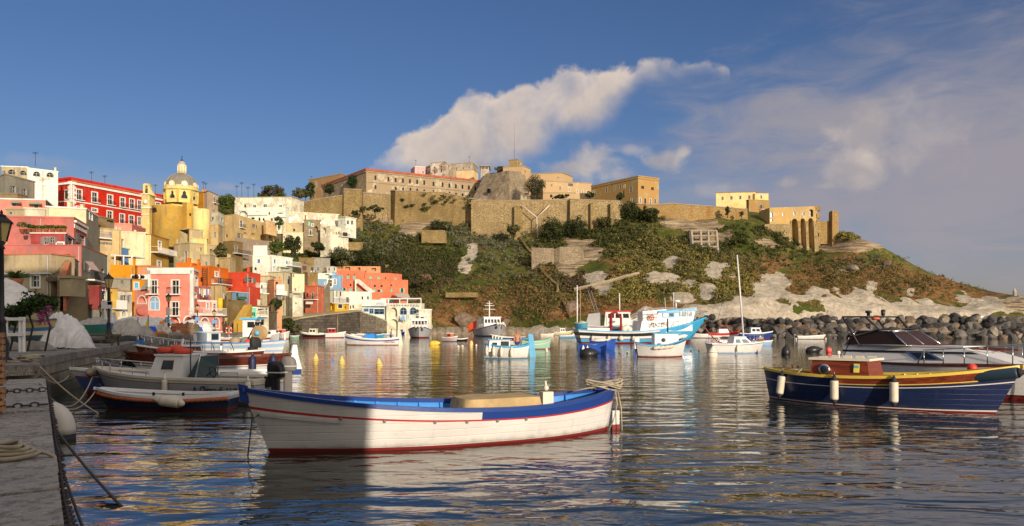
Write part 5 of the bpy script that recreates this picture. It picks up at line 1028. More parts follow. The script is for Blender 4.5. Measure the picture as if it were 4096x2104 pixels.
H_('d','mustard yellow house with dark green shutters on the ramp',P_MUST,[(940,168.5),(998,167),(1166,171)],772,890,[(1034,786,1086,832,'g'),(1116,808,1132,836,'d'),(950,795,980,850,'q')],cornice=P_DKB,ch=.12,bal=[(965,1160,770,.5,BROWN,False)])
H_('d','rough stone gable with sloping roof left of the mustard house',P_TAN2,[(740,161),(942,168)],905,930,[(895,825,918,860,'r'),(900,880,920,905,'d')],slope=(0,8.5),depth=5,ch=.02,extra=2)
H_('d','cream ramp house with tall door at the foot of the slope',P_CRM,[(395,158),(580,161)],830,990,[(535,850,560,895,'d'),(430,850,440,900,'s'),(545,905,552,925,'d')],depth=5,extra=3)
H_('d','pale low courtyard wall house beside the cream ramp house',P_WHP,[(580,163),(760,167)],875,960,[(600,845,620,870,'d'),(690,880,720,930,'s')],depth=4,extra=3)
H_('d','white stepped cottages with tiled bits above the ramp',P_WHP,[(365,164),(660,168)],785,880,[(455,770,495,810,'t'),(500,800,555,830,'W'),(660,840,690,870,'d')],depth=5,ch=.15,cornice=TILE)
H_('d','striped peach cottage front with washing above the ramp',P_PCH,[(610,168),(760,169.5)],800,900,[(640,850,670,890,'d'),(700,830,740,870,'q')],depth=4,ch=.12)
SW=blocks((.15,.125,.095),(.08,.068,.055),1.5,.6)
SW2=blocks((.28,.24,.18),(.17,.14,.10),1.4,.55)
rampart('d','dark sea wall of black stone rising with the harbour ramp',SW,[(390,1010,141),(600,955,148),(880,915,155),(1100,893,164),(1302,868,176)],ybot=1175,thick=8,coping=P_TAN)
rampart('d','lighter sea wall flank with sloping top beside the white restaurant',SW2,[(1302,870,175.8),(1330,892,178),(1480,935,190),(1610,990,196.5)],ybot=1175,thick=8,coping=P_WHP)
rs=thing('harbour_restaurant','white harbour restaurant with roof terrace, blue windows and boat arches','restaurant',(PX(zx('d',1700),200),200,.2))
def rst(pts,yt,yb,wn,**kw):return H_('d','',kw.pop('mat',P_WHT),pts,yt,yb,wn,root=rs,**kw)
rst([(1318,198.5),(1605,199.5)],812,945,[(1340,838,1390,868,'N'),(1405,840,1448,892,'N'),(1462,842,1575,900,'N')],cornice=STW,ch=.25,co=.3,extra=14,depth=7,part='hall_wall')
rst([(1604,198),(2010,199.5)],800,1145,[(1648,825,1730,930,'o'),(1766,824,1842,904,'Q'),(1882,824,1955,904,'Q'),(1642,960,1738,1150,'o'),(1650,880,1668,905,'d')],cornice=P_WHP,ch=.2,co=.15,extra=2,depth=9,part='arcade_wall',mat=P_WHP)
rst([(1990,203),(2050,202),(2051,208)],785,1000,[(1990,800,2010,830,'p')],extra=6,depth=5,part='side_wall')
rst([(1985,197),(2136,198)],850,1065,[(2082,858,2108,898,'p')],cornice=STW,ch=.2,extra=3,depth=6,part='annex_wall',mat=P_WHP)
mb=MB();pb=MB();Yt=197.6
xs_=np.linspace(1308,2010,22)
for x in xs_:mb.tube([PT(zx('d',x),zy('d',806),Yt),PT(zx('d',x),zy('d',776),Yt)],.07,4,smooth=False)
for y in(778,790):mb.tube([PT(zx('d',1308),zy('d',y+10),Yt),PT(zx('d',1600),zy('d',y-2),Yt),PT(zx('d',2012),zy('d',y),Yt)],.08,4,smooth=False)
mb.build('terrace_rail',[WHITE],rs,True)
for x in(1540,1625,1760,1850,2010):
 pb.tube([PT(zx('d',x),zy('d',800),Yt+.3),PT(zx('d',x),zy('d',722),Yt+.3)],.13,4,smooth=False)
for y in(722,):pb.tube([PT(zx('d',1535),zy('d',y),Yt+.3),PT(zx('d',2014),zy('d',y-4),Yt+.3)],.16,4,smooth=False)
pb.build('pergola',[WHITE],rs,True)
mb=MB();a,b_=PT(zx('d',1310),zy('d',808),Yt-.4),PT(zx('d',1600),zy('d',806),Yt-.4);mb.hexa([a,b_,b_+Vector((0,.15,0)),a+Vector((0,.15,0))],[a+Vector((0,0,1.5)),b_+Vector((0,0,1.8)),b_+Vector((0,.15,1.8)),a+Vector((0,.15,1.5))]);mb.build('sign_board',[STW],rs,True)
fcl=Face((a.x,Yt-.4),(b_.x,Yt-.4));u,z=fcl.uz(zx('d',1425),zy('d',804));u2,_=fcl.uz(zx('d',1596),0)
wtext('LA LAMPARA',1.45,PALEB,fcl,u,z,.06,rs,u2-u)
awning('d',[(1700,655,206),(1858,658,206),(1885,705,201),(1735,700,201)],'beige awning slung over the restaurant roof terrace',CANVAS)
awning('d',[(1770,722,198),(1960,724,198),(1960,745,200),(1780,745,200)],'cream sunshade canvas under the restaurant pergola',CANV_W)
for k,(z,x,y,Y,h)in enumerate((('a',365,150,166,3.2),('a',943,328,190,3),('a',1080,350,195,2.6),('a',1600,445,225,3),('a',2095,430,222,3.4),('a',2120,430,223,3.0),('e',380,478,216,3.5),('e',430,478,217,4.5),('e',495,480,217,3.2),('e',555,482,218,4.2),('g',375,325,352,3),('g',1450,165,382,3.5),('g',2003,130,384,3.6))):
 mb=MB();mb.tube([(0,0,0),(0,0,h)],.05,4);
 for j in range(4):mb.tube([(-.7+.08*j,0,h-.12*j-.1),(.7-.08*j,0,h-.12*j-.1)],.025,4)
 p=PT(zx(z,x),zy(z,y),Y+1);tag(mb.build('roof_aerial',[IRON],loc=(p.x,p.y,p.z-.3)),('thin roof aerial on the top left white block','first thin aerial along the red palace roof','second thin aerial along the red palace roof','aerial between bell tower and dome','left of twin aerials right of the dome','right of twin aerials right of the dome','short left aerial on the blotched white house','tall aerial on the blotched white house','third aerial on the blotched white house','right aerial on the blotched white house','aerial on the ruined block at the fortress','aerial beside the pink hilltop house','aerial on the grey hilltop house')[k],'aerial','roof aerials')
def washing(label,z,x0,y0,x1,y1,Y,n,cols,drop=.75):
 a,b_=PT(zx(z,x0),zy(z,y0),Y),PT(zx(z,x1),zy(z,y1),Y);t=thing('washing_line',label,'washing line',tuple(a));mb=MB();mb.tube([(0,0,0),tuple((b_-a)/2+Vector((0,0,-.08))),tuple(b_-a)],.015,4);mb.build('line',[IRON],t)
 for k in range(n):
  p=(b_-a)*((k+.5)/n);w=(b_-a).length/n*.38;h=drop*(.7+.5*((k*7)%5)/5);mb=MB();mb.grid([[(p.x-w+2*w*u,p.y+.05*math.sin(5*u+k+v),p.z-.05-h*v)for u in(0,.33,.66,1)]for v in(0,.5,1)]);mb.build('garment',[cols[k%len(cols)]],t)
CW=[CANV_W,cloth((.35,.45,.55)),cloth((.62,.60,.30)),CANV_W,cloth((.12,.2,.4))]
washing('washing line with pale garments beside the pink quay house','c',868,592,1012,605,110.5,7,CW,1.2)
washing('washing hung on the terrace below the cream tower','d',730,380,775,384,178,4,[DK,CANV_W,CW[1]],1.6)
washing('short washing line by the restaurant arches','d',1765,912,1870,910,197.3,6,[CANV_W,CW[1],CW[1]],1.6)
awning('d',[(1768,940,197.2),(1812,942,197.2),(1812,972,196.2),(1768,970,196.2)],'small blue awning beside the restaurant arch',PALEB)
mb=MB();mb.tube([PT(zx('k',x),zy('k',y),Y)for x,y,Y in((578,-60,262),(600,120,250),(640,310,238),(690,480,228),(712,548,222))],.06,4);tag(mb.build('overhead_cable',[IRON]),'thin cable hanging from the palace terrace down to the salmon building','cable')
CONC_Q=plaster((.30,.275,.24),.5,0,.3);
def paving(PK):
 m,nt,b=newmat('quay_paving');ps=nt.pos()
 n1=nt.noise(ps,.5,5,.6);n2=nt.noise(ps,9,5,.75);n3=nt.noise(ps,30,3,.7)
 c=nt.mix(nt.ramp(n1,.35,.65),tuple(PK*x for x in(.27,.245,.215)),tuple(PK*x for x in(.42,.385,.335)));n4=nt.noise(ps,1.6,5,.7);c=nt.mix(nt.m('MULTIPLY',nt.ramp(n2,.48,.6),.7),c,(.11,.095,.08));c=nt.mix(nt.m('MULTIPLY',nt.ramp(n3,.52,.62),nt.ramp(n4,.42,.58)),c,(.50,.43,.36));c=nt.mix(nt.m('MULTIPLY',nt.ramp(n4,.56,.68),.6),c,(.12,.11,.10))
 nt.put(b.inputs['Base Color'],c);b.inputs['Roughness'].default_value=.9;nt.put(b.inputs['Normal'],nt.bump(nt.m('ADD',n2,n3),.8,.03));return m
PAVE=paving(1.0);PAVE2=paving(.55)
QW=blocks((.30,.26,.20),(.19,.16,.125))
ZQ1,ZQ2=1.0,1.34
def quay_piece(poly,z,name):
 mb=MB();n=len(poly)
 mb.add([(x,y,z)for x,y in poly],[list(range(n))],0)
 mb.add([(x,y,z)for x,y in poly]+[(x,y,-3)for x,y in poly],[(i,(i+1)%n,(i+1)%n+n,i+n)for i in range(n)],1)
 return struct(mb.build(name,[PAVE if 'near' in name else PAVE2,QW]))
quay_piece([(1.5,-2.1),(-3.16,5.14),(-7.7,12.15),(-11.9,18.75),(-40,18.75),(-40,-2.1)],ZQ1,'near_quay')
UQ=[(-12.1,18.8),(-14.5,22.5),(-16.6,28),(-19.3,36),(-22.3,43.4),(-31.8,69.5),(-36.5,92),(-35.5,104),(-37,116),(-41.5,131),(-47,147)]
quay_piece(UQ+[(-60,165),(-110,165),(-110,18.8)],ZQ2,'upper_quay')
kb=MB();e0,e1=Vector((-3.16,5.14)),Vector((-11.9,18.75));dd=(e1-e0).normalized();nn_=Vector((dd.y,-dd.x));L_=(e1-e0).length;s_=-3.0;rn=random.Random(4)
while s_<L_-.2:
 l=rn.uniform(1.2,2.0);l=min(l,L_-s_);a=e0+dd*(s_+.02);b_=e0+dd*(s_+l-.02);h=rn.uniform(.015,.05)
 q=[a+nn_*.03,b_+nn_*.03,b_-nn_*.75,a-nn_*.75];kb.hexa([(v.x,v.y,ZQ1-.25)for v in q],[(v.x,v.y,ZQ1+h)for v in q]);s_+=l
struct(kb.build('quay_edge_stones',[PAVE]))
kb=MB()
for i in range(6):
 a,b_=Vector(UQ[i]),Vector(UQ[i+1]);d=(b_-a);n=int(d.length/1.6);d/=n;w=Vector((d.y,-d.x)).normalized()
 for k in range(n):
  p,q_=a+d*(k+.02),a+d*(k+.98);kb.hexa([(v.x,v.y,ZQ2-.22)for v in(p+w*.05,q_+w*.05,q_-w*.7,p-w*.7)],[(v.x,v.y,ZQ2+rn.uniform(.03,.06))for v in(p+w*.05,q_+w*.05,q_-w*.7,p-w*.7)])
struct(kb.build('upper_quay_edge_stones',[PAVE2]))
rm=MB();pr=[PT(zx('d',x),zy('d',y+14),Y+1.2)for x,y,Y in((330,1040,136),(390,1010,142.5),(600,955,149.5),(880,915,156.5),(1100,893,166),(1302,868,178))]
rm.grid([[p,p+Vector((-4,8,0))]for p in pr],smooth=False);struct(rm.build('harbour_ramp',[PAVE]))
hb_c=None
def back_house(label,x0,x1,y0,dep,h,mat):
 r_=thing('waterfront_house',label,'house',(x0+(x1-x0)/2,y0-dep/2,1));mb=MB();mb.box(x0,y0-dep,-2,x1,y0,h);mb.build('wall',[mat],r_,True)
 mb=MB();mb.box(x0-.3,y0-dep-.3,h+.004,x1+.3,y0+.3,h+.3);mb.build('roof',[STW],r_,True)
 for i in range(int((x1-x0)/3)):
  for j in range(int(h/3.6)):
   mb=MB();mb.box(x0+1+3*i,y0+.01,2+3.4*j,x0+2+3*i,y0+.06,3.8+3.4*j);mb.build('window',[GREEN],r_,True)
quay_piece([(30,-6),(-60,-6),(-60,-40),(30,-40)],1.2,'rear_landing')
back_house('tall cream waterfront house behind the viewpoint',-8,8.0,-8,11,20.5,P_CRM)
back_house('tall pink waterfront house behind the viewpoint',-30,-8.3,-9,11,22,P_SALM)
back_house('tall white waterfront house behind the viewpoint',-58,-30.3,-9,11,21,P_WHT)
LAMP_G=paint((.55,.42,.16),.3,0,.1);
def lamp(label,sx,base_y,top_y,Y,zb=ZQ2,signs=()):
 x=PX(sx,Y);h=PZ(top_y,Y)-zb;t=thing('street_lamp',label,'street lamp',(x,Y,zb),0,'iron lamps along the quay');k=h/4.2
 mb=MB();mb.lathe([(.26,0),(.26,.12),(.17,.2),(.19,.55),(.12,.75),(.10,1.1),(.13,1.15),(.07,1.25),(.055,h-1.0),(.09,h-.97),(.05,h-.9),(.11,h-.80)],n=12);mb.build('post',[IRON],t)
 mb=MB();ln=[(.13,h-.78),(.25,h-.28)];z0,z1=h-.78,h-.28
 for j in range(6):
  a0,a1=R(60*j),R(60*j+60);mb.add([(.13*math.cos(a0),.13*math.sin(a0),z0),(.13*math.cos(a1),.13*math.sin(a1),z0),(.25*math.cos(a1),.25*math.sin(a1),z1),(.25*math.cos(a0),.25*math.sin(a0),z1)],[(0,1,2,3)],0)
  mb.tube([(.133*math.cos(a0),.133*math.sin(a0),z0),(.255*math.cos(a0),.255*math.sin(a0),z1)],.016,4,1)
 mb.lathe([(.30,z1-.01),(.30,z1+.03),(.16,z1+.14),(.12,z1+.16),(.13,z1+.2),(.03,z1+.25),(.045,z1+.29),(.005,z1+.36)],n=6,m=1,smooth=False);mb.build('lantern',[LAMP_G,IRON],t)
 for(dz0,dz1,w0,w1,mt)in signs:
  mb=MB();mb.box(w0,-.14,dz0,w1,-.10,dz1);mb.build('sign_board',[mt],t)
 return t
SIGNW=paint((.62,.61,.58),.5);SIGND=paint((.05,.06,.07),.5);SIGNB=paint((.12,.35,.62),.5)
lamp('tall black lamp cropped by the left edge of the picture',6,1465,850,20)
lamp('black lamp with white notice boards before the rose house',435,1378,1095,42.5,signs=((2.0,2.42,-.36,.27,SIGNW),(2.22,2.40,.0,.25,SIGND)))
lamp('black lamp with narrow signs before the pink house front',674,1345,1174,70,signs=((1.95,2.75,-.17,.17,SIGNW),(1.25,1.85,-.15,.15,SIGNB)))
lamp('small black lamp with blue sign before the pink house wing',790,1330,1216,96,signs=((1.6,2.1,-.25,.3,SIGNB),))
lamp('small black lamp with blue sign at the last pink arch',857,1330,1238,97,signs=((1.3,1.75,-.2,.4,SIGNB),))
lamp('thin dark lamp beside the brown stone house',904,1330,1262,104)
lamp('dark lamp standing by the grey shop front',403,1350,1217,75)
def parasol(label,sx,ty,Y,r,z0=ZQ2,closed=False,mat=CANV_W,h=None,group=None,drop=.62):
 zt=PZ(ty,Y)-z0;t=thing('parasol',label,'parasol',(PX(sx,Y),Y,z0),random.random(),group)
 mb=MB();mb.tube([(0,0,0),(0,0,zt)],.035,6);mb.lathe([(.3,0),(.3,.06),(.05,.1)],n=10);mb.build('pole',[WHITE],t)
 mb=MB()
 if closed:mb.lathe([(.10,zt-2.1),(.24,zt-1.9),(.27,zt-1.3),(.20,zt-.6),(.16,zt-.5),(.14,zt-.2),(.03,zt+.05)],n=9)
 else:
  rows=[]
  for k in range(7):
   f=k/6;rows.append([((r*f+.02)*math.cos(2*math.pi*j/16)*(1 if j%2==0 else.95),(r*f+.02)*math.sin(2*math.pi*j/16)*(1 if j%2==0 else.95),zt-drop*r*.55*f**1.3)for j in range(16)])
  rows.append([(x*1.005,y*1.005,z-.2)for x,y,z in rows[-1]]);mb.grid(rows,closed=True,smooth=False)
 mb.build('canopy',[mat],t);return t
for k,(x,y0,Y)in enumerate(((287,845,72),(320,852,74))):parasol(('left','right')[k]+' closed parasol in the shade by the tan house',x,950+y0/2.94,Y,1,closed=True,group='closed parasols',mat=cloth((.5,.42,.36)))
for k,(x,y0,Y)in enumerate(((419,852,70),(446,855,71),(459,870,73))):parasol(('left','middle','right')[k]+' closed white parasol behind the lamp with notice boards',x,950+y0/2.94,Y,1,closed=True,group='closed parasols')
for k,(x,y,Y,r)in enumerate(((535,1264,72,2.7),(595,1266,76,2.3),(630,1268,80,2.0))):parasol(('left large','middle','right hand')[k]+' open white parasol before the pink house',x,y,Y,r,group='open white parasols')
for k,(x,y,Y,r,mt,l)in enumerate(((760,1290,96,2.2,cloth((.01,.012,.05)),'dark navy parasol at the pink arches'),(795,1290,93,2.0,CANV_W,'round white parasol beside the navy one'),(770,1277,99,2.0,CANV_W,'white parasol inside the big pink arch'),(818,1284,99,1.6,CANV_W,'white parasol before the last pink arches'))):parasol(l,x,y,Y,r,mat=mt)
big=parasol('large white canopy leaning over the left end of the quay',25,1112,38,1.95,drop=1.35)
for k,(x,y0,y1,Y,mt,l)in enumerate(((552,950,1050,60,paint((.75,.60,.02),.6),'left yellow pennant near the parasols'),(593,920,1045,62,paint((.75,.60,.02),.6),'right yellow pennant near the parasols'),(662,955,1030,68,paint((.85,.28,.05),.6),'orange and yellow flag beside the parasols'))):
 zb,zt=PZ(950+(y1+20)/2.94,Y),PZ(950+y0/2.94,Y);t=thing('flag',l,'flag',(PX(x,Y),Y,zb));hh=zt-zb
 mb=MB();mb.tube([(0,0,-1.2),(0,0,hh+.1)],.03,5);mb.build('pole',[DK],t)
 mb=MB();mb.grid([[(-.02-.75*u*(1 if k<1 else.35),.08*math.sin(5*u+v*2),hh-.05-hh*.85*v*(1)+.0*u)if k<2 else(-.55*u,.07*math.sin(6*u),hh-.6*v-.3*u)for u in np.linspace(0,1-.0*v,5)*(v if k<2 else 1)]for v in np.linspace(0.02,1,5)]);mb.build('cloth',[mt],t)
def heap(label,x,y,z0,sx,sy,sz,mat,rz=0,seed=1,name='covered_boat',cat='covered boat',ridge=.5,wr=.16,flat=1.0):
 mb=MB();rows=[];n=76
 for k in range(22):
  f=k/21;row=[]
  for j in range(n):
   a=2*math.pi*j/n;ca,sa=math.cos(a),math.sin(a);p_=2.6;rr=(abs(ca)**p_+abs(sa)**p_)**(-1/p_)
   e=math.sin(f*math.pi/2)**.75*(1 if f<.75 else 1+.05*math.sin(7*a+seed));px,py=sx*rr*ca*e,sy*rr*sa*e
   zz=sz*math.cos(f*math.pi/2)**.6*(1+ridge*.2*math.cos(2*a));v=Vector((px*1.1+seed*7,py*1.1,zz*1.1))
   nn=mn.noise(v)+1.1*(.5-2*abs(mn.noise(v*1.9)))+.7*(.4-2*abs(mn.noise(Vector((a*2.2+seed,zz*.8,2)))))+.45*mn.noise(v*5)
   row.append((px*(1+wr*.6*nn),py*(1+wr*.6*nn),max(-.02,zz*(1+wr*nn*.8))))
  rows.append(row)
 mb.grid(rows,closed=True);mb.add(rows[0],[list(range(n))],0)
 return tag(mb.build(name,[mat],loc=(x,y,z0),rz=rz),label,cat)
def drape(label,x,y,z0,sx,sy,sz,mat,rz=0,seed=1,name='covered_boat',cat='covered boat'):
 """sheet pulled over something long: ridge, sagging flanks, creases, ragged hem"""
 mb=MB();rows=[];n=46;W_=25
 for i in range(n):
  u=-1+2*i/(n-1);H=sz*(1-.55*abs(u)**2.6)*(1+.10*math.sin(2.3*u+seed));e=(1-abs(u)**7)**.5 if abs(u)<1 else 0;row=[]
  for j in range(W_):
   v=-1+2*j/(W_-1);a=abs(v);cr=abs(mn.noise(Vector((u*4.2+seed*3,v*.9,seed))))*.9+abs(mn.noise(Vector((u*9+seed,v*2.2,4.0+seed))))*.45
   hem=.10*sz*(mn.noise(Vector((u*3,seed,1)))+.5);zz=H*(1-a**1.35)*(.25+.75*e)+hem*a;wv=sy*v*(.55+.45*e)*(1+.42*(cr-.3)*a*1.4)
   row.append((sx*u*(1+.08*mn.noise(Vector((v*2,seed,u)))*a),wv,max(-.02,zz*(1-.30*(cr-.25)*(1-.4*a)))))
  rows.append(row)
 mb.grid(rows);mb.add(rows[0],[list(range(W_))]);mb.add(rows[-1],[list(range(W_))])
 return tag(mb.build(name,[mat],loc=(x,y,z0),rz=rz),label,cat)
def qp(sx,Y):return PX(sx,Y),Y
for(l,sx,Y,z0,a,b_,c,mt,rz,sd,nm,ct)in(('crumpled white tarpaulin slumped over a boat on the quay',262,33.5,ZQ2,1.05,.8,1.5,TARP,.2,3,'covered_boat','covered boat'),('smaller white tarpaulin fold trailing to the quay floor',322,33,ZQ2,.45,.45,.7,TARP,-.5,9,'tarpaulin','tarpaulin'),('grey canvas roll lying under the painted boat',110,31,ZQ2,1.1,.35,.42,CANV_G,.05,5,'canvas_roll','canvas'),('long beige canvas cover over the blue and white boat',372,44,1.95,1.1,.9,.9,TARPG,.06,6,'boat_cover','boat cover'),('wide beige canvas cover bulging behind the lamp',500,50,1.5,1.3,1.0,1.3,TARPG,-.05,12,'covered_boat','covered boat'),('pale hanging canvas over a rack on the quay',586,58,ZQ2,.62,.5,.9,CANV_G,.1,15,'covered_rack','covered rack'),('bright blue tarpaulin bundle on the quay',606,64,ZQ2+.1,.5,.5,.9,TARPB,.2,18,'tarpaulin_bundle','tarpaulin'),('cream cloth covering a tall stack beside the pink house lamp',652,66,ZQ2,.62,.5,1.05,CANVAS,-.2,21,'covered_stack','covered stack'),('orange brown heap of fishing net on the quay',712,76,ZQ2,.75,.6,1.0,cloth((.36,.15,.06)),.3,25,'net_heap','fishing net'),('russet and grey heap of fishing net beside the pink arches',750,78,ZQ2,.68,.6,1.05,cloth((.27,.17,.11)),-.3,28,'net_heap','fishing net'),('pink cloth thrown over quay chairs',708,71,ZQ2,.5,.4,.6,cloth((.62,.42,.40)),.1,31,'cloth_cover','cloth'),('dark olive net mound behind the russet heap',772,84,ZQ2,.7,.6,1.1,cloth((.10,.10,.06)),.1,35,'net_heap','fishing net'),('blue tarpaulin beside the arches and net heaps',797,86,ZQ2,.45,.5,.8,TARPB,.1,38,'tarpaulin_bundle','tarpaulin'),('white dust sheet over a stand by the arches',826,88,ZQ2,.65,.6,1.25,CANV_W,.0,41,'covered_stand','covered stand'),('dark netting and gear piled under the beige canvas',500,47,ZQ2,1.1,.5,.35,cloth((.05,.05,.05)),0,44,'gear_pile','fishing gear'),('grey green crate of nets lying on the quay edge',705,66,ZQ2,.7,.35,.3,cloth((.22,.2,.16)),0,48,'net_pile','fishing net')):
 x,y=qp(sx,Y)
 if 'net' in nm or 'gear' in nm or 'stack' in nm:heap(l,x,y,z0,a,b_,c,mt,rz,sd,nm,ct,wr=.26)
 else:drape(l,x,y,z0,a,b_*1.15,c,mt,rz,sd,nm,ct)
for k,(sx,Y)in enumerate(((690,70),(735,70.5))):
 t=thing('chair',('left','right')[k]+' orange wooden chair under the pink cloth','chair',(PX(sx,Y),Y,ZQ2),.5*k);W_=wood((.40,.14,.05))
 mb=MB();mb.box(-.25,-.25,.42,.25,.25,.46);mb.build('seat',[W_],t)
 mb=MB();mb.box(-.25,.21,.46,.25,.25,.95);mb.build('backrest',[W_],t)
 for sx_ in(-.22,.22):
  for sy_ in(-.22,.22):mb=MB();mb.box(sx_-.02,sy_-.02,0,sx_+.02,sy_+.02,.42);mb.build('leg',[W_],t)
for k,(sx,Y,s,mt,l)in enumerate(((632,62,.5,paint((.55,.16,.05),.6),'orange plastic fish box on the quay'),(650,61,.35,plaster((.16,.14,.07)),'mossy stone block beside the orange box'),(560,41,.22,BLUE,'blue metal trestle under the beige canvas'),(375,36.5,.45,paint((.02,.13,.09),.6),'dark green bundle on the work bench'))):
 mb=MB();mb.prism([(-s,-s*.6),(s,-s*.6),(s*1.05,s*.6),(-s*1.05,s*.6)],0,s*.9);mb.prism([(-s*.9,-s*.5),(s*.9,-s*.5),(s*.9,s*.5),(-s*.9,s*.5)],s*.901,s*1.0)
 tag(mb.build('box',[mt],loc=(PX(sx,Y),Y,ZQ2 if k!=3 else ZQ2+.62)),l,'box')
wb=thing('work_bench','low work bench cluttered with gear before the covered boat','bench',(PX(380,36.5),36.5,ZQ2));mb=MB();mb.box(-1.1,-.4,.5,1.1,.4,.6);mb.build('top',[P_DKB],wb)
for sx_ in(-1,1):
 for sy_ in(-.3,.3):mb=MB();mb.box(sx_-.04,sy_-.04,0,sx_+.04,sy_+.04,.5);mb.build('leg',[P_DKB],wb)
wf=thing('timber_frame','white timber post frame at the quay edge under the vine','frame',(PX(80,29),29,ZQ2))
for x in(25,80,95):mb=MB();mb.tube([(PX(x,29)-PX(80,29),0,0),(PX(x,29)-PX(80,29),0,PZ(1268,29)-ZQ2)],.07,4,smooth=False);mb.build('post',[WHITE],wf)
for y in(1338,1276):mb=MB();z_=PZ(y,29)-ZQ2;mb.box(PX(20,29)-PX(80,29),-.1,z_-.06,PX(102,29)-PX(80,29),-.06,z_+.06);mb.build('rail',[WHITE],wf)
CR=wood((.42,.22,.10),.6)
for k in range(3):
 t=thing('crate',('lowest','middle','topmost')[k]+' slatted wooden crate of the stack at the left edge','crate',(-8.42,11.0,ZQ1+.04+.42*k),.08*k,'stacked wooden crates')
 for j in range(4):mb=MB();z_=.03+.1*j;mb.box(-.6,-.4,z_,.6,-.375,z_+.07);mb.box(.575,-.37,z_,.6,.37,z_+.07);mb.box(-.6,.375,z_,.6,.4,z_+.07);mb.box(-.6,-.37,z_,-.575,.37,z_+.07);mb.build('slat',[CR],t)
 for sx_ in(-.56,.56):
  for sy_ in(-.36,.36):mb=MB();mb.box(sx_-.02,sy_-.02,0,sx_+.02,sy_+.02,.4);mb.build('corner_post',[CR],t)
 mb=MB();mb.box(-.55,-.35,.01,.55,.35,.03);mb.build('base',[CR],t)
RUST=paint((.06,.045,.045),.7,.3,.5,20)
def chain(label,pts,s=.075,name='chain'):
 mb=MB();P_=[Vector(p)for p in pts];seg=[(P_[i],P_[i+1])for i in range(len(P_)-1)];k=0
 for a,b_ in seg:
  n=max(1,int((b_-a).length/(s*1.5)));d=(b_-a).normalized();up_=Vector((0,0,1))if abs(d.z)<.9 else Vector((1,0,0));u=d.cross(up_).normalized();w=u.cross(d)
  for j in range(n):
   c=a+(b_-a)*((j+.5)/n);q=u if k%2 else w;k+=1
   mb.tube([c+d*(s*math.cos(t_))+q*(s*.58*math.sin(t_))for t_ in np.linspace(0,2*math.pi,9)[:-1]],s*.2,5,closed=True)
 return tag(mb.build(name,[RUST]),label,'chain')
def edge(s,off,z):p=e0+dd*s-nn_*off;return(p.x,p.y,z)
chain('heavy rusty chain laid across the quay, nearer to the rope coil',[edge(8.3,3.2,ZQ1+.06),edge(8.4,1.5,ZQ1+.06),edge(8.5,.0,ZQ1+.08)],.072)
chain('heavy rusty chain laid across the quay, farther from the rope coil',[edge(11.6,4,ZQ1+.06),edge(11.8,1.5,ZQ1+.06),edge(12,.0,ZQ1+.07)],.072)
chain('rusty chain hanging along the quay edge',[edge(s,-.07,ZQ1-.02-.12*abs(math.sin(s*.9)))for s in np.arange(-2,15,.4)],.07)
def sag(a,b_,drop,n=14):
 a,b_=Vector(a),Vector(b_);return[a+(b_-a)*t_-Vector((0,0,drop*4*t_*(1-t_)))for t_ in np.linspace(0,1,n)]
def rope(label,pts,r=.018,mat=None,name='mooring_rope'):
 mb=MB();mb.tube(pts,r,5);return tag(mb.build(name,[mat or ROPE]),label,'rope')
rc=MB();
for k in range(4):rc.tube([(.30*math.cos(a)*(1-.12*k)+.03*math.sin(3*a+k),.2*math.sin(a)*(1-.1*k)+.03*math.cos(2*a+k),.03+.035*k+.015*math.sin(2*a))for a in np.linspace(0,2*math.pi,18)[:-1]],.024,5,closed=True)
rc.tube([(.2,.1,.06),(.36,.12,.03),(.47,.08,.0),(.52,.05,-.2),(.5,.0,-.7)],.02,5)
pc_=edge(3.0,.42,ZQ1+.06);tag(rc.build('rope_coil',[ROPE],loc=pc_),'loose coil of thick grey rope lying on the near quay','rope')
rc=MB()
for k in range(5):rc.tube([(.5*math.cos(a+k)*(1-.15*k)+.1*k,.4*math.sin(a)*(1-.1*k),.04+.04*k+.02*math.sin(3*a))for a in np.linspace(0,2*math.pi,16)[:-1]],.03,5,closed=True)
tag(rc.build('rope_coil',[ROPE],loc=(-13.6,20.3,ZQ2+.02)),'tangled rope heap on the edge of the upper quay','rope')
mb=MB();xf,yf=-9.5,15.6
mb.tube([(xf-.75,yf+.1,.52),(xf-.35,yf,.56)]+[(xf-.35+.35*math.sin(a),yf,.21+.35*math.cos(a))for a in np.linspace(0,R(90),7)]+[(xf,yf,.1)],.24,16,0)
mb.tube([(xf,yf,.1),(xf,yf,-.6)],.245,16,1);mb.tube([(xf-.3,yf,.57),(xf-.27,yf,.57)],.255,16,1)
tag(mb.build('elbow_fender',[paint((.62,.57,.50),.5,0,.5),RUB]),'fat white elbow shaped fender hanging off the near quay','fender')
rope('frayed rope running from the quay edge into the water',[edge(8.6,-.05,ZQ1-.15)]+sag(edge(8.6,-.06,ZQ1-.25),(-5.0,9.6,-.05),.05)[1:],.022,DKROPE)
rope('second rope dropping from the quay edge into the water nearer the camera',sag(edge(7.2,-.06,ZQ1-.3),(-4.35,7.7,-.05),.06),.018,DKROPE)
rope('weed stained rope hanging straight down the quay wall',sag(edge(9.2,-.06,ZQ1-.1),(-6.3,10.2,-.05),.02),.02,DKROPE)
mb=MB();Vv,Ff=leaves(np.array([(-20.2+.0*k,38.5+.4*k,.25+.12*(k%3))for k in range(6)])+RNG.normal(size=(6,3))*.1,np.full(6,.45),120,.09);npm=npmesh('seaweed',Vv,Ff,[leaf((.012,.02,.006),(.03,.05,.015))]);tag(npm,'green weed growing on the quay wall above the water','seaweed',kind='stuff')
BO={}
def sheerfn(fm,fb,fs):return lambda t:fm+(fb-fm)*max(0,(t-.35)/.65)**2+(fs-fm)*max(0,(.35-t)/.35)**2
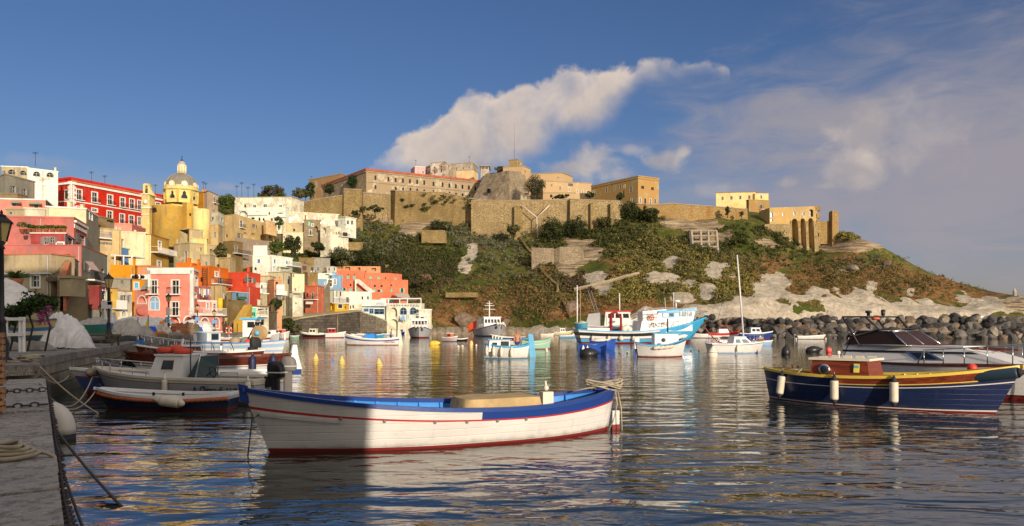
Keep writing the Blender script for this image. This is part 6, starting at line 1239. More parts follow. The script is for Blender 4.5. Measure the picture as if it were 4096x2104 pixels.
def boat(name,label,cat,bow,stern,Bm,fm,fb,fs,bands,rail=WHITE,inner=WHITE,tr=.7,rake=.1,srake=.03,kw=.72,deck=None,floor=.12,bowpart=None,Ldeck=1.0,group=None,rw=.07,rh=.06,draft=.3,ns=24,nofloor=False):
 """bow/stern: world points of the waterline ends; hull runs along local +x, waterline z=0"""
 b_,s_=Vector(bow[:2]),Vector(stern[:2]);d=b_-s_;Lw=d.length;ob,os_=rake*Lw,srake*Lw;L=Lw+ob+os_;ang=math.atan2(d.y,d.x);c=(b_+s_)/2+d/Lw*(ob-os_)/2
 root=thing(name,label,cat,(c.x,c.y,0),ang,group)
 sh=sheerfn(fm,fb,fs)
 def hb(t):
  if t<.45:k=tr+(1-tr)*math.sin(math.pi/2*t/.45)if tr>.05 else(1-((.45-t)/.45)**2.4)**.8
  else:k=max(0,1-((t-.45)/.55)**2.3)**.9
  return Bm/2*max(k,.012)
 def pt(t,s,side=-1,off=0.0):
  z=sh(t)*s if s>=0 else draft*s
  near=max(0,(t-.55)/.45);kk=kw-.33*near**1.4-(.25*(1-t/.3)**2 if(tr<.05 and t<.3)else 0)
  w=hb(t)*((kk+(1-kk)*s**.75)if s>=0 else kk*math.sqrt(max(0,1+s)))
  x=-L/2+L*t;g=max(0,(t-.5)/.5)**2.2;x-=ob*(1-max(s,-.3))*g;g2=max(0,(.35-t)/.35)**2;x+=os_*(1-max(s,-.3))*g2
  return Vector((x,side*(w+off),z))
 info=dict(L=L,pt=pt,hb=hb,sh=sh,root=root,B=Bm);BO[root.name]=info
 ss=[-1,-.5,-.15];prev=0
 for top_,mt in bands:
  n=max(1,int((top_-prev)/.16));ss+=[prev+(top_-prev)*k/n for k in range(n)];prev=top_
 ss.append(1.0);mats=[]
 for _,mt in bands:
  if mt not in mats:mats.append(mt)
 if bowpart:
  if bowpart[1]not in mats:mats.append(bowpart[1])
 def mfor(s,t):
  sm=max(s,.001)
  if bowpart and bowpart[2]<=sm<=bowpart[3]and(t>bowpart[0]if bowpart[0]>0 else t<-bowpart[0]):return mats.index(bowpart[1])
  for top_,mt in bands:
   if sm<=top_+1e-6:return mats.index(mt)
  return mats.index(bands[-1][1])
 ts=[i/(ns-1)for i in range(ns)];mb=MB()
 for side in(-1,1):
  rows=[[pt(t,s,side)for t in ts]for s in ss]
  mb.grid(rows,mfun=lambda i,j:mfor((ss[i]+ss[i+1])/2,(ts[j]+ts[j+1])/2))
 for i in range(len(ss)-1):
  for t in(0.0,1.0):
   mb.add([pt(t,ss[i],-1),pt(t,ss[i],1),pt(t,ss[i+1],1),pt(t,ss[i+1],-1)],[(0,1,2,3)],mfor((ss[i]+ss[i+1])/2,t))
 mb.build('hull',mats,root)
 rl=MB()
 for side in(-1,1):
  rl.grid([[pt(t,1,side)+Vector((0,side*a,zz))for t in ts]for a,zz in((.02,-.03),(.02,rh),(-rw,rh),(-rw,-.03),(.02,-.03))],smooth=False)
 a=pt(0,1,-1);rl.box(a.x-.02,-abs(a.y)-.02,a.z-.03,a.x+rw,abs(a.y)+.02,a.z+rh-.003);rl.build('gunwale',[rail],root)
 info['rh']=rh
 it=MB();dk=deck if deck is not None else None
 if dk is not None:fz=lambda t:sh(t)-dk
 else:fz=lambda t:min(floor,sh(t)-.2)
 ins=lambda t,s,side:(lambda p:Vector((p.x-(.04 if t>.9 else 0),side*max(abs(p.y)-min(rw*.7,.06),.004),p.z)))(pt(t,s,side))
 sf=lambda t:max(.05,fz(t)/sh(t))
 for side in(-1,1):
  it.grid([[ins(t,1-(1-sf(t))*k/4,side)+Vector((0,0,-.004))for t in ts]for k in range(5)],smooth=True)
 it.grid([[ins(t,sf(t),side)for t in ts]for side in(-1,1)],smooth=False)
 q=[ins(0,1,-1),ins(0,1,1),ins(0,sf(0),1),ins(0,sf(0),-1)];it.add([v+Vector((.05,0,0))for v in q],[(0,1,2,3)])
 it.build('deck' if dk is not None else 'interior',[inner],root)
 info['fz']=fz
 return root
def wl(sx,y,z=0.0):Y=WY(y,z);return(PX(sx,Y),Y)
def wls(cx,yw,lenpx,rot):
 """waterline ends of a boat centred at pixel cx: rot = heading, 0 bow right, 180 bow left, + away"""
 Y=7080/(yw-HY);l=lenpx/F*Y/abs(math.cos(R(rot)));c=Vector((PX(cx,Y),Y+.0));h=Vector((math.cos(R(rot)),math.sin(R(rot))))*l/2
 return tuple(c+h),tuple(c-h)
def patch(mb,q,a0,b0,a1,b1,off,m):
 """raised rectangle on quad q (4 corners), fractions along it"""
 f=lambda a,b_:(q[0]*(1-a)+q[1]*a)*(1-b_)+(q[3]*(1-a)+q[2]*a)*b_
 n=(q[1]-q[0]).cross(q[3]-q[0]).normalized();c=[f(a0,b0),f(a1,b0),f(a1,b1),f(a0,b1)]
 mb.hexa([p-n*off for p in c],[p+n*off for p in c],m)
def cabin(root,x0,x1,w,z0,z1,mat,roof,wins=(),fs=.15,bs=.05,taper=.88,over=.08,rth=.07,name='cabin',w1=None,frame=None,z0b=None,crown=0.0):
 wf=w if w1 is None else w1;mat=WHITE if mat is HWHITE else mat;roof=WHITE if roof is HWHITE else roof
 B_=[Vector((x0,-w,z0)),Vector((x1,-wf,z0 if z0b is None else z0b)),Vector((x1,wf,z0 if z0b is None else z0b)),Vector((x0,w,z0))]
 T_=[Vector((x0+bs,-w*taper,z1)),Vector((x1-fs,-wf*taper,z1)),Vector((x1-fs,wf*taper,z1)),Vector((x0+bs,w*taper,z1))]
 mb=MB();mb.hexa(B_,T_);cb_=mb.build(name,[mat],root)
 mb=MB();o=over;c=(T_[0]+T_[2])/2
 b2=[t+Vector((math.copysign(o,t.x-c.x),math.copysign(o,t.y),.003))for t in T_]
 mb.hexa(b2,[t+Vector((0,0,rth))for t in b2]);mb.build('cabin_roof',[roof],root)
 Q={'R':[B_[0],B_[1],T_[1],T_[0]],'L':[B_[2],B_[3],T_[3],T_[2]],'F':[B_[1],B_[2],T_[2],T_[1]],'B':[B_[3],B_[0],T_[0],T_[3]]}
 for wn in wins:
  fcs_,a0,b0,a1,b1=wn[:5];mt=wn[5]if len(wn)>5 else GLASS
  for k in fcs_:
   aa0,aa1=(a0,a1)if k!='L' else(1-a1,1-a0)
   mb=MB();
   if frame:patch(mb,Q[k],aa0-.025,b0-.05,aa1+.025,b1+.05,.012,1)
   patch(mb,Q[k],aa0,b0,aa1,b1,.02,0);mb.build('window',[mt,frame or mt],root)
 return Q
FEND={}
def fender(label,p,l=.55,r=.11,mat=None,cap=None,kind='fender'):
 mb=MB();cap=cap or RUB
 mb.lathe([(.01,-l/2-.1),(r*.35,-l/2-.08),(r*.55,-l/2-.03),(r*.95,-l/2+.05)],n=12,m=1);mb.lathe([(r*.95,-l/2+.05),(r,-l/2+.1),(r,l/2-.1),(r*.95,l/2-.05)],n=12,m=0);mb.lathe([(r*.95,l/2-.05),(r*.55,l/2+.03),(r*.3,l/2+.1),(.015,l/2+.14)],n=12,m=1)
 mb.tube([(0,0,l/2+.12),(0,0,l/2+.2)],.012,4,2)
 return tag(mb.build('fender',[mat or WHITE,cap,ROPE],loc=p),label,'fender',kind if kind!='fender' else None)
def world_of(root,v):
 l,a=ROOT[root.name];ca,sa=math.cos(a),math.sin(a);return Vector((l[0]+v[0]*ca-v[1]*sa,l[1]+v[0]*sa+v[1]*ca,l[2]+v[2]))
def near_side(root):a=ROOT[root.name][1];return-1 if math.cos(a)>0 else 1
def hang(root,t,label,l=.55,r=.11,mat=None,s=.62,cap=None,side=None,drop=0):
 side=side or near_side(root);i=BO[root.name];v=i['pt'](t,1.0,side,r*.75);v2=i['pt'](t,max(s-.1,0),side,r*.9);v.y=side*max(abs(v.y),abs(v2 .y));v.z=i['sh'](t)*s-drop
 return fender(label,world_of(root,v),l,r,mat,cap)
def rails(root,t0,t1,h,n,mat=CHROME,r=.018,side=(-1,1),name='rail',inset=.05,endrise=0.0):
 i=BO[root.name];mb=MB()
 for sd in side:
  top_=[]
  for k in range(n+1):
   t=t0+(t1-t0)*k/n;p=i['pt'](t,1,sd,-inset);q=p+Vector((0,0,h+endrise*k/n));mb.tube([p,q],r*.8,5);top_.append(q)
  p0=i['pt'](t0-.03,1,sd,-inset);mb.tube([p0]+top_,r,6)
 if t1>.9 and len(side)==2:
  a,b_=i['pt'](t1,1,-1,-inset)+Vector((0,0,h+endrise)),i['pt'](t1,1,1,-inset)+Vector((0,0,h+endrise));mb.tube([a,((a+b_)/2)+Vector((.25,0,.0)),b_],r,6)
 mb.build(name,[mat],root)
def outboard(root,x,y,z,cover,k=1.0,a=0.0):
 mb=MB();rows=[]
 for h,sx_,sy_,dx in((.08,.25,.15,0),(.12,.29,.18,0),(.34,.30,.185,.01),(.5,.28,.17,.03),(.6,.22,.14,.05),(.64,.10,.07,.06)):
  rows.append([(x-.33*k+dx*k+sx_*k*math.copysign(abs(math.cos(a))**.6,math.cos(a)),y+sy_*k*math.copysign(abs(math.sin(a))**.6,math.sin(a)),z+h*k)for a in np.linspace(0,2*math.pi,17)[:-1]])
 mb.grid(rows,closed=True);mb.add(rows[-1],[list(range(16))]);mb.add(rows[0],[list(range(16))])
 if cover is not RUB:mb.box(x-.64*k,y-.19*k,z+.24*k,x-.04*k,y+.19*k,z+.28*k,1)
 mb.box(x-.42*k,y-.08*k,z-.75*k,x-.18*k,y+.08*k,z+.1*k);mb.box(x-.5*k,y-.03*k,z-.95*k,x-.15*k,y+.03*k,z-.75*k);mb.box(x-.12*k,y-.14*k,z-.25*k,x+.05*k,y+.14*k,z+.12*k)
 o=mb.build('outboard_motor',[cover,LINE],root);return o
def bpost(root,x,y,z0,z1,r,mat,name='post',n=6):
 mb=MB();mb.tube([(x,y,z0),(x,y,z1)],r,n);return mb.build(name,[mat],root)
def btext(root,s,size,mat,x,z,side,y,rot=0.0,squash=1.0):
 """lettering on the side of a boat, near side facing the camera; x = left-hand start as seen"""
 if side<0:ex,ey,ez=Vector((1,0,0)),Vector((0,0,1)),Vector((0,-1,0))
 else:ex,ey,ez=Vector((-1,0,0)),Vector((0,0,1)),Vector((0,1,0))
 a=ex*math.cos(rot)+ey*math.sin(rot);b_=-ex*math.sin(rot)+ey*math.cos(rot)
 M=Matrix(((a.x,b_.x,ez.x,x),(a.y,b_.y,ez.y,y),(a.z,b_.z,ez.z,z),(0,0,0,1)))
 return text(s,size,mat,M,'lettering',root,squash)
NAVY=hullpaint((.012,.022,.075),.26,.6);BLU_D=paint((.012,.045,.22),.3,0,.25);BLU_M=paint((.02,.23,.66),.35,0,.2);BLU_R=paint((.015,.07,.36),.35,0,.2);LBLUE=paint((.10,.42,.68),.35,0,.3);SKYB=hullpaint((.05,.34,.60),.35,.7);PALB=paint((.28,.42,.60),.4,0,.3)
HWHITE=hullpaint((.66,.645,.62));HGREY=hullpaint((.40,.40,.40),.4,1.0);RED=paint((.42,.025,.02),.4,0,.2);DRED=paint((.20,.02,.018),.5,0,.3);ORED=paint((.60,.07,.02),.45);YEL=paint((.72,.52,.09),.3,0,.15);MAHO=wood((.22,.045,.02),.28);MAHO2=wood((.12,.028,.016),.3);CREAM=paint((.68,.62,.50),.4,0,.25)
MINT=paint((.30,.50,.38),.5,0,.3);LINE=paint((.60,.60,.58),.4);TANV=paint((.46,.33,.17),.7,0,.6,4);FNDR=paint((.62,.55,.43),.5,0,.5,5);ORNG=paint((.62,.13,.06),.7,0,.4,12);GRAYD=paint((.18,.17,.16),.7,0,.4)
BUOYY=paint((.66,.50,.14),.5,0,.3,6)
b1=boat('rowing_boat','long white open boat with blue inside and red stripe, foremost in the harbour','boat',(-4.55,13.85),(2.2,17.0),2.15,.70,1.20,.93,[(.075,DRED),(.70,HWHITE),(.745,RED),(1.0,HWHITE)],BLU_D,BLU_M,tr=.02,rake=.066,srake=.025,kw=.80,floor=.30,bowpart=(-.46,BLU_D,.745,1.0),rw=.10,rh=.05,ns=40)
i1=BO[b1 .name];L1=i1['L']
for t in np.arange(.12,.92,.06):
 for sd in(-1,1):
  mb=MB();p,q=i1['pt'](t,1,sd,-.1),i1['pt'](t,.35,sd,-.16);mb.hexa([q+Vector((-.03,-.02,0)),q+Vector((.03,-.02,0)),q+Vector((.03,.02,0)),q+Vector((-.03,.02,0))],[p+Vector((-.03,-.03,-.03)),p+Vector((.03,-.03,-.03)),p+Vector((.03,.03,-.03)),p+Vector((-.03,.03,-.03))]);mb.build('rib',[BLU_M],b1)
for t,w in((.22,.3),(.52,.34),(.75,.3)):
 mb=MB();h=abs(i1['pt'](t,.5/i1['sh'](t),1).y)-.06;x=-L1/2+L1*t;mb.box(x-w/2,-h,.52,x+w/2,h,.56);mb.build('thwart',[BLU_M],b1)
mb=MB();mb.add([(-L1/2+L1*t,sd*(i1['hb'](t)*.74),.50)for t,sd in((.42,-1),(.72,-1),(.72,1),(.42,1))],[(0,1,2,3)]);mb.build('floor_board',[paint((.16,.13,.11),.7)],b1)
mb=MB();x=-L1/2;mb.box(x-.12,-.035,-.35,x+.07,.035,.42);rd=mb.build('rudder',[HWHITE],b1)
mb=MB();mb.box(x-.125,-.04,-.4,x+.075,.04,.1);mb.build('rudder_foot',[DRED],rd)
mb=MB();x2=L1/2;mb.hexa([Vector((x2-.12,-.05,.95)),Vector((x2+.03,-.03,1.0)),Vector((x2+.03,.03,1.0)),Vector((x2-.12,.05,.95))],[Vector((x2-.1,-.05,1.27)),Vector((x2+.07,-.03,1.32)),Vector((x2+.07,.03,1.32)),Vector((x2-.1,.05,1.27))]);mb.build('stem_head',[BLU_D],b1)
for t in(.34,.42,.50,.58,.70,.80):
 mb=MB();p=i1['pt'](t,.69,1,.01);mb.lathe([(.035,0),(.03,.015),(.01,.02)],n=8,M=Matrix.Translation(p)@Matrix.Rotation(R(-90),4,'X'));mb.build('scupper',[GRAYD],b1)
mb=MB();mb.grid([[i1['pt'](t,s,1,o)for t in np.linspace(.80,.985,10)]for s,o in((.60,.0),(.60,.03),(.66,.03),(.66,.0))],smooth=False);mb.build('rubbing_strake',[HWHITE],b1)
mb=MB();x=-L1/2+L1*.215;mb.box(x-.13,-.16,.5,x+.13,.04,.92);mb.ball((x,-.06,1.0),.06);mb.tube([(x,-.06,1.0),(x+.02,-.06,1.16)],.025,6);mb.build('engine_lever',[CREAM],b1)
eb=MB();rows=[]
for k in range(7):
 f=k/6;rows.append([((.92*(1-.03*f**2)*(abs(math.cos(a))**.28)*math.copysign(1,math.cos(a))*(1.04-.06*f)+.02*mn.noise(Vector((a*3,f*3,1)))),.52*(abs(math.sin(a))**.28)*math.copysign(1,math.sin(a))*(1.05-.06*f)+.02*mn.noise(Vector((a*3,f*3,9))),.34*f+(.02*mn.noise(Vector((a*2,0,3)))if k==6 else 0))for a in np.linspace(0,2*math.pi,41)[:-1]])
eb.grid(rows,closed=True);eb.add(rows[-1],[list(range(40))])
p=world_of(b1,Vector((-L1/2+L1*.36,-.15,.52)));tag(eb.build('engine_box_cover',[cloth((.50,.36,.18))],loc=p,rz=ROOT[b1 .name][1]+.02),'stained tan canvas cover over the engine box of the long white boat','canvas cover')
mb=MB();p=world_of(b1,i1['pt'](.02,1.0,1));
for k in range(5):mb.tube([(.32*math.cos(a+k)*(1+.1*k)-.18,.22*math.sin(a)*(1-.1*k)+.1,.06+.05*math.sin(2*a+k)+.035*k)for a in np.linspace(0,2*math.pi,16)[:-1]],.02,5,closed=True)
mb.tube([(-.1,0,.1),(-.55,.05,.05),(-.9,.1,-.03)],.022,5)
mb.tube([(.05,-.05,.05),(.1,-.1,-.3),(.0,-.1,-.7),(-.15,-.05,-1.0)],.014,5);mb.tube([(.12,.05,.02),(.2,0,-.4),(.22,0,-.98)],.014,5)
tag(mb.build('mooring_rope',[ROPE],loc=p),'yellowish rope bundled over the stern of the long white boat','rope')
rope('thin mooring line hanging from the bow of the long white boat',[world_of(b1,i1['pt'](.985,.62,1)),world_of(b1,i1['pt'](.985,.62,1))+Vector((-.10,-.08,-.06)),world_of(b1,i1['pt'](.985,.62,1))+Vector((-.2,-.1,-.95))],.014,DKROPE)
b2=boat('fishing_boat','navy blue wooden boat with yellow inside and varnished cabin on the right','boat',(13.15,20.05),(8.5,24.35),2.25,.86,1.30,.97,[(.03,DRED),(.06,LINE),(.66,NAVY),(.685,LINE),(.74,NAVY),(1.0,NAVY)],YEL,YEL,tr=.02,rake=.10,srake=.03,kw=.80,floor=.3,bowpart=(.36,MAHO,.775,1.0),rw=.13,rh=.05,ns=36)
i2=BO[b2 .name];L2=i2['L']
mb=MB();mb.grid([[i2['pt'](t,s,-1,o)for t in np.linspace(.36,.985,20)]for s,o in((.755,.002),(.755,.02),(.78,.02),(.78,.002))],smooth=False);mb.build('yellow_strake',[YEL],b2)
cabin(b2,-L2/2+L2*.24,-L2/2+L2*.50,.80,.42,1.33,MAHO,CREAM,(),.16,.12,.80,.09,.07,w1=.76)
Q=None
mb=MB();x=-L2/2+L2*.31;M=Matrix.Translation((x+.02,-.735,1.05))@Matrix.Rotation(R(84),4,'X');mb.lathe([(.17,-.02),(.17,.05),(.12,.06)],n=18,M=M,m=0);mb.lathe([(.12,.05),(.115,.066),(.01,.067)],n=18,M=M,m=1);mb.build('porthole',[CHROME,GLASS],b2)
mb=MB();mb.cb((-L2/2+L2*.44,-.70,1.12),(.16,.01,.26),0,0,R(-10));mb.cb((-L2/2+L2*.44,-.712,1.17),(.13,.006,.06),1,0,R(-10));mb.build('permit_sticker',[paint((.75,.68,.12),.5),LBLUE],b2)
mb=MB();mb.lathe([(.03,0),(.03,.1),(.05,.1),(.05,.18),(.01,.2)],(-L2/2+L2*.34,-.1,1.405),10);mb.build('navigation_light',[WHITE],b2)
for k in range(4):
 for sd in(-.55,.55):mb=MB();mb.box(-L2/2+L2*.28+.36*k,sd-.02,1.405,-L2/2+L2*.28+.36*k+.24,sd+.02,1.44);mb.build('grab_rail',[CREAM],b2)
for t,w in((.12,.3),(.62,.28),(.74,.28)):
 mb=MB();h=i2['hb'](t)*.9;x=-L2/2+L2*t;mb.box(x-w/2,-h,i2['sh'](t)-.22,x+w/2,h,i2['sh'](t)-.17);mb.build('thwart',[YEL],b2)
for t in np.arange(.56,.92,.05):
 for sd in(-1,1):mb=MB();p,q=i2['pt'](t,1,sd,-.13),i2['pt'](t,.5,sd,-.2);mb.tube([q,p],.03,4,smooth=False);mb.build('rib',[YEL],b2)
for t,lb,r_ in((.125,'dirty cream fender near the stern of the navy boat',8),(.375,'cream fender in the middle of the navy boat side',0),(.60,'cream fender forward on the navy boat side',0)):
 f_=hang(b2,t,lb,.66,.115,FNDR,.56);f_.rotation_euler.y=R(r_)
p=world_of(b2,i2['pt'](.93,.88,-1,.14));f_=fender('long dark blue green bow fender lashed on the navy boat',p,1.15,.15,paint((.03,.06,.09),.45),None);f_.rotation_euler=(0,R(80),ROOT[b2 .name][1]-.12)
rope('rope tangle lying over the aft deck of the navy boat',[world_of(b2,Vector((-L2/2+x,y,z)))for x,y,z in((.4,-.2,1.05),(.9,.1,1.0),(1.3,-.4,.98),(1.5,-.75,.98),(1.6,-.9,1.05),(1.5,-1.0,.9))],.02)
rope('second rope on the aft deck of the navy boat',[world_of(b2,Vector((-L2/2+x,y,z)))for x,y,z in((.2,.3,1.02),(.9,-.5,.98),(1.35,-.8,1.02),(1.6,-.2,.9))],.016)
b3=boat('cabin_cruiser','white cabin cruiser with smoked windscreen and radar arch behind the navy boat','motor boat',(16.9,23.2),(13.4,30.0),2.7,1.0,1.18,.95,[(.10,DRED),(.14,BLACK),(1.0,HWHITE)],MAHO2,WHITE,tr=.8,rake=.10,srake=0,kw=.78,deck=.06,rw=.07,rh=.06)
i3=BO[b3 .name];L3=i3['L']
Q3=cabin(b3,-L3/2+.9,L3/2-1.35,1.16,1.0,1.62,HWHITE,HWHITE,(('R',.52,.2,.64,.62),),1.75,.0,.86,.02,.05,w1=.72,z0b=1.15,frame=CHROME)
mb=MB();patch(mb,Q3['R'],.0,.60,.97,.72,.012,0);patch(mb,Q3['L'],.03,.60,1,.72,.012,0);mb.build('black_stripe',[BLACK],b3)
SMOKE=paint((.045,.024,.018),.2,0,.15,2,.2)
q3=cabin(b3,-L3/2+1.0,-L3/2+3.55,1.02,1.66,2.18,SMOKE,SMOKE,(),.75,.35,.80,.0,.015,name='windscreen')
mb=MB()
for a,b_ in((q3['R'][1],q3['R'][2]),(q3['F'][1],q3['F'][2]),(q3['R'][0],q3['R'][1]),(q3['F'][0],q3['F'][1]),(q3['R'][3],q3['R'][2]),(q3['F'][3],q3['F'][2]),(q3['R'][0],q3['R'][3]),((q3['F'][0]+q3['F'][1])/2,(q3['F'][3]+q3['F'][2])/2)):mb.tube([a,b_],.025,6)
mb.build('windscreen_frame',[CHROME],b3)
mb=MB();xa=-L3/2+.9
for sd in(-1,1):
 mb.tube([(xa+.75,sd*1.05,1.6),(xa-.05,sd*1.0,2.72)],.035,6);mb.tube([(xa+1.5,sd*.86,2.2),(xa+.9,sd*.95,2.72)],.03,6);mb.tube([(xa-.05,sd*1.0,2.72),(xa+.9,sd*.95,2.72)],.03,6);mb.tube([(xa+.05,sd*1.1,1.0),(xa+.3,sd*1.0,1.95),(xa+1.4,sd*.84,2.22),(xa+2.0,sd*.7,2.27)],.03,6)
mb.tube([(xa-.05,-1.0,2.72),(xa-.05,1.0,2.72)],.03,6);mb.tube([(xa+.9,-.95,2.72),(xa+.9,.95,2.72)],.03,6);mb.tube([(xa+2.0,-.7,2.27),(xa+2.0,.7,2.27)],.022,6)
mb.build('radar_arch',[IRON],b3)
mb=MB();mb.lathe([(.05,0),(.07,.05),(.08,.22),(.02,.25)],(xa+.9,.1,2.75),10);mb.lathe([(.06,0),(.06,.1),(.12,.12),(.1,.2)],(xa+.9,-.75,2.75),10);mb.lathe([(.14,0),(.16,.08),(.02,.14)],(xa+.1,.75,2.6),10,1);mb.build('arch_light',[BLACK,ORNG],b3)
mb=MB()
for sd in(-.45,.62):mb.tube([(-L3/2+3.4,sd,1.70),(L3/2-1.9,sd*.7,1.56)],.035,4,smooth=False)
mb.build('deck_handrail',[MAHO],b3)
rails(b3,.52,.985,.52,6,CHROME,.022,endrise=.22)
mb=MB();mb.tube([(L3/2-.15,-.1,1.30),(L3/2+.5,0,1.38)],.06,6);mb.tube([(L3/2+.1,-.05,1.42),(L3/2+.75,0,1.46)],.13,8);mb.build('bow_roller',[IRON],b3)
f_=fender('white woven fender under the bow roller of the cabin cruiser',world_of(b3,Vector((L3/2+.25,-.12,1.16))),.8,.13,CANV_W,CANV_W);f_.rotation_euler=(0,R(86),R(-20))
p=Vector((14.1,22.6,.98));mb=MB();mb.ball((0,0,.10),.14,n=14);tag(mb.build('buoy',[paint((.72,.05,.03),.35)],loc=p),'red ball buoy on the foredeck edge of the cabin cruiser','buoy')
chain('dark anchor chain bundled below the cruiser bow',[world_of(b3,Vector((L3/2+.1,-.3,.55))),world_of(b3,Vector((L3/2+.0,-.4,.25))),world_of(b3,Vector((L3/2+.1,-.35,.02)))],.06)
rope('red rope dropping from the cruiser bow to the chain',[world_of(b3,Vector((L3/2-.35,-.75,1.0))),world_of(b3,Vector((L3/2-.1,-.5,.25))),world_of(b3,Vector((L3/2,-.4,.0)))],.02,paint((.35,.03,.03),.7))
b4=boat('dinghy','small varnished red dinghy half hidden behind the navy boat','boat',(12.2,27.6),(10.2,28.7),1.1,.5,.6,.5,[(1.0,MAHO)],paint((.6,.05,.03),.3),MAHO2,tr=.7)
mb=MB();
for x in(-.55,-.35,-.85):mb.box(x-.03,-.04,.4,x+.03,.04,.85)
mb.build('thole_post',[MAHO2],b4)
b5=boat('rowing_boat','small dark blue boat with orange rope fender and white inside at left','boat',wl(432,1634),wl(928,1634),1.55,.38,.58,.43,[(.10,DRED),(.72,NAVY),(1.0,HWHITE)],WHITE,HWHITE,tr=.62,rake=.10,srake=.03,kw=.72,floor=.22,rw=.12,rh=.05)
i5=BO[b5 .name];L5=i5['L']
mb=MB();rn=random.Random(3)
for sd in(-1,1):mb.tube([i5['pt'](t,.78,sd,.03)for t in np.linspace(.0,1,90)],[.055+.012*math.sin(k*2.2)for k in range(90)],7)
mb.build('rope_fender',[cloth((.50,.15,.07))],b5)
f_=fender('dirty white sausage fender lying along the dark blue boat side',world_of(b5,i5['pt'](.37,.74,1,.13)),.62,.15,FNDR,FNDR);f_.rotation_euler=(0,R(-82),0)
for t in(.52,.24):mb=MB();h=i5['hb'](t)*.9;x=-L5/2+L5*t;mb.box(x-.13,-h,.30,x+.13,h,.33);mb.build('thwart',[DK if t<.5 else HWHITE],b5)
mb=MB();mb.box(L5/2-.14,-.04,.45,L5/2-.03,.04,.70);mb.build('stem_head',[NAVY],b5)
mb=MB()
for t in(.30,.50):p=i5['pt'](t,1,1,-.06);mb.box(p.x-.03,p.y-.02,p.z+.04,p.x+.03,p.y+.02,p.z+.14)
mb.build('rowlock',[BLACK],b5)
b6=boat('motor_boat','white open motor boat with small cuddy and dark outboards, lettered along its side','motor boat',(-13.4,24.6),(-7.45,22.9),2.2,.74,.98,.72,[(.12,GRAYD),(.80,HGREY),(.84,GRAYD),(1.0,CREAM)],CREAM,HWHITE,tr=.86,rake=.10,srake=0,kw=.80,deck=.10,rw=.14,rh=.05)
i6=BO[b6 .name];L6=i6['L']
cabin(b6,-.55,.75,.62,.65,1.42,HWHITE,HWHITE,(('L',.28,.45,.66,.82),),.28,.02,.86,.04,.05,frame=CREAM)
mb=MB();mb.hexa([Vector((-.95,-.5,.66)),Vector((-.62,-.5,.66)),Vector((-.62,.5,.66)),Vector((-.95,.5,.66))],[Vector((-1.12,-.42,1.42)),Vector((-1.08,-.42,1.42)),Vector((-1.08,.42,1.42)),Vector((-1.12,.42,1.42))]);mb.build('windscreen',[paint((.05,.085,.085),.1,0,.1)],b6)
mb=MB();mb.tube([(-1.0,-.53,.66),(-1.12,-.45,1.45),(-1.12,.45,1.45),(-1.0,.53,.66)],.025,6);mb.build('windscreen_frame',[CHROME],b6)
mb=MB();mb.tube([(-1.32+.05*math.sin(a),.16*math.cos(a)+.1,.92+.16*math.sin(a))for a in np.linspace(0,2*math.pi,16)[:-1]],.018,5,closed=True);mb.tube([(-1.1,.1,.8),(-1.3,.1,.92)],.02,5);mb.build('steering_wheel',[BLACK],b6)
rails(b6,.56,.985,.26,5,CHROME,.018,endrise=.05)
mb=MB();mb.tube([(-L6/2+.6,.86,.66),(-L6/2+.62,.86,.95),(-L6/2+1.2,.86,.95),(-L6/2+1.25,.86,.66)],.018,5);mb.build('side_handle',[CHROME],b6)
outboard(b6,-L6/2-.02,.25,.72,BLACK,.9);outboard(b6,-L6/2-.05,-.45,.9,GRAYD,.8)
mb=MB()
for k,(x,y)in enumerate(((-.2,.1),(.15,-.1),(.4,.15))):mb.tube([(x+.22*math.cos(a),y+.22*math.sin(a),1.56+.02*k)for a in np.linspace(0,2*math.pi,16)[:-1]],.085,8,0,closed=True)
mb.ball((.1,.05,1.64),(.22,.2,.13));tag(mb.build('life_ring_pile',[paint((.62,.07,.03),.6)],loc=world_of(b6,Vector((0,0,0))),rz=ROOT[b6 .name][1]),'orange lifebelts and vest piled on the cuddy roof of the motor boat','life rings')
mb=MB();mb.tube([(.2,-.2,1.33),(.05,-.2,1.95)],.035,6);mb.build('mast_light',[WHITE],b6)
bpost(b6,-.85,.55,.62,1.95,.018,DK,'antenna')
btext(b6,'A',.32,NAVY,-1.32,.30,1,i6['pt'](.31,.75,1).y+.02,0,.9);btext(b6,'Chiaro di',.30,NAVY,-1.58,.34,1,i6['pt'](.25,.75,1).y+.02,0,.72);btext(b6,'LUNA',.28,NAVY,-2.50,.32,1,i6['pt'](.12,.75,1).y+.03,0,.9)
for t,lb in((.02,'slim white fender at the stern corner of the motor boat'),(.44,'slim white fender amidships on the motor boat')):hang(b6,t,lb,.5,.085,CREAM,.70,CREAM)
f_=fender('grey rope bound bow fender of the motor boat',world_of(b6,Vector((L6/2-.05,.05,.84))),.75,.16,cloth((.34,.29,.22)),cloth((.34,.29,.22)));f_.rotation_euler=(R(86),0,ROOT[b6 .name][1]+.3)
b7=boat('fishing_boat','blue and white wooden boat with red line, bow against the quay at left','boat',(-14.55,25.3),(-9.4,28.5),2.0,.62,.92,.6,[(.18,DRED),(.70,paint((.07,.12,.34),.4,0,.35)),(.74,RED),(1.0,HWHITE)],WHITE,HWHITE,tr=.7,rake=.09,kw=.74,deck=.16,rw=.09)
b8=boat('passenger_boat','long white boat with mahogany topsides and three blue fenders','boat',(-16.5,33.2),(-11.2,37.2),2.4,.84,1.2,.94,[(.08,DRED),(.50,HWHITE),(.53,BLACK),(.60,HWHITE),(1.0,MAHO2)],MAHO2,MAHO,tr=.02,rake=.13,srake=.02,kw=.74,floor=.35,rw=.10,rh=.06)
i8=BO[b8 .name];L8=i8['L']
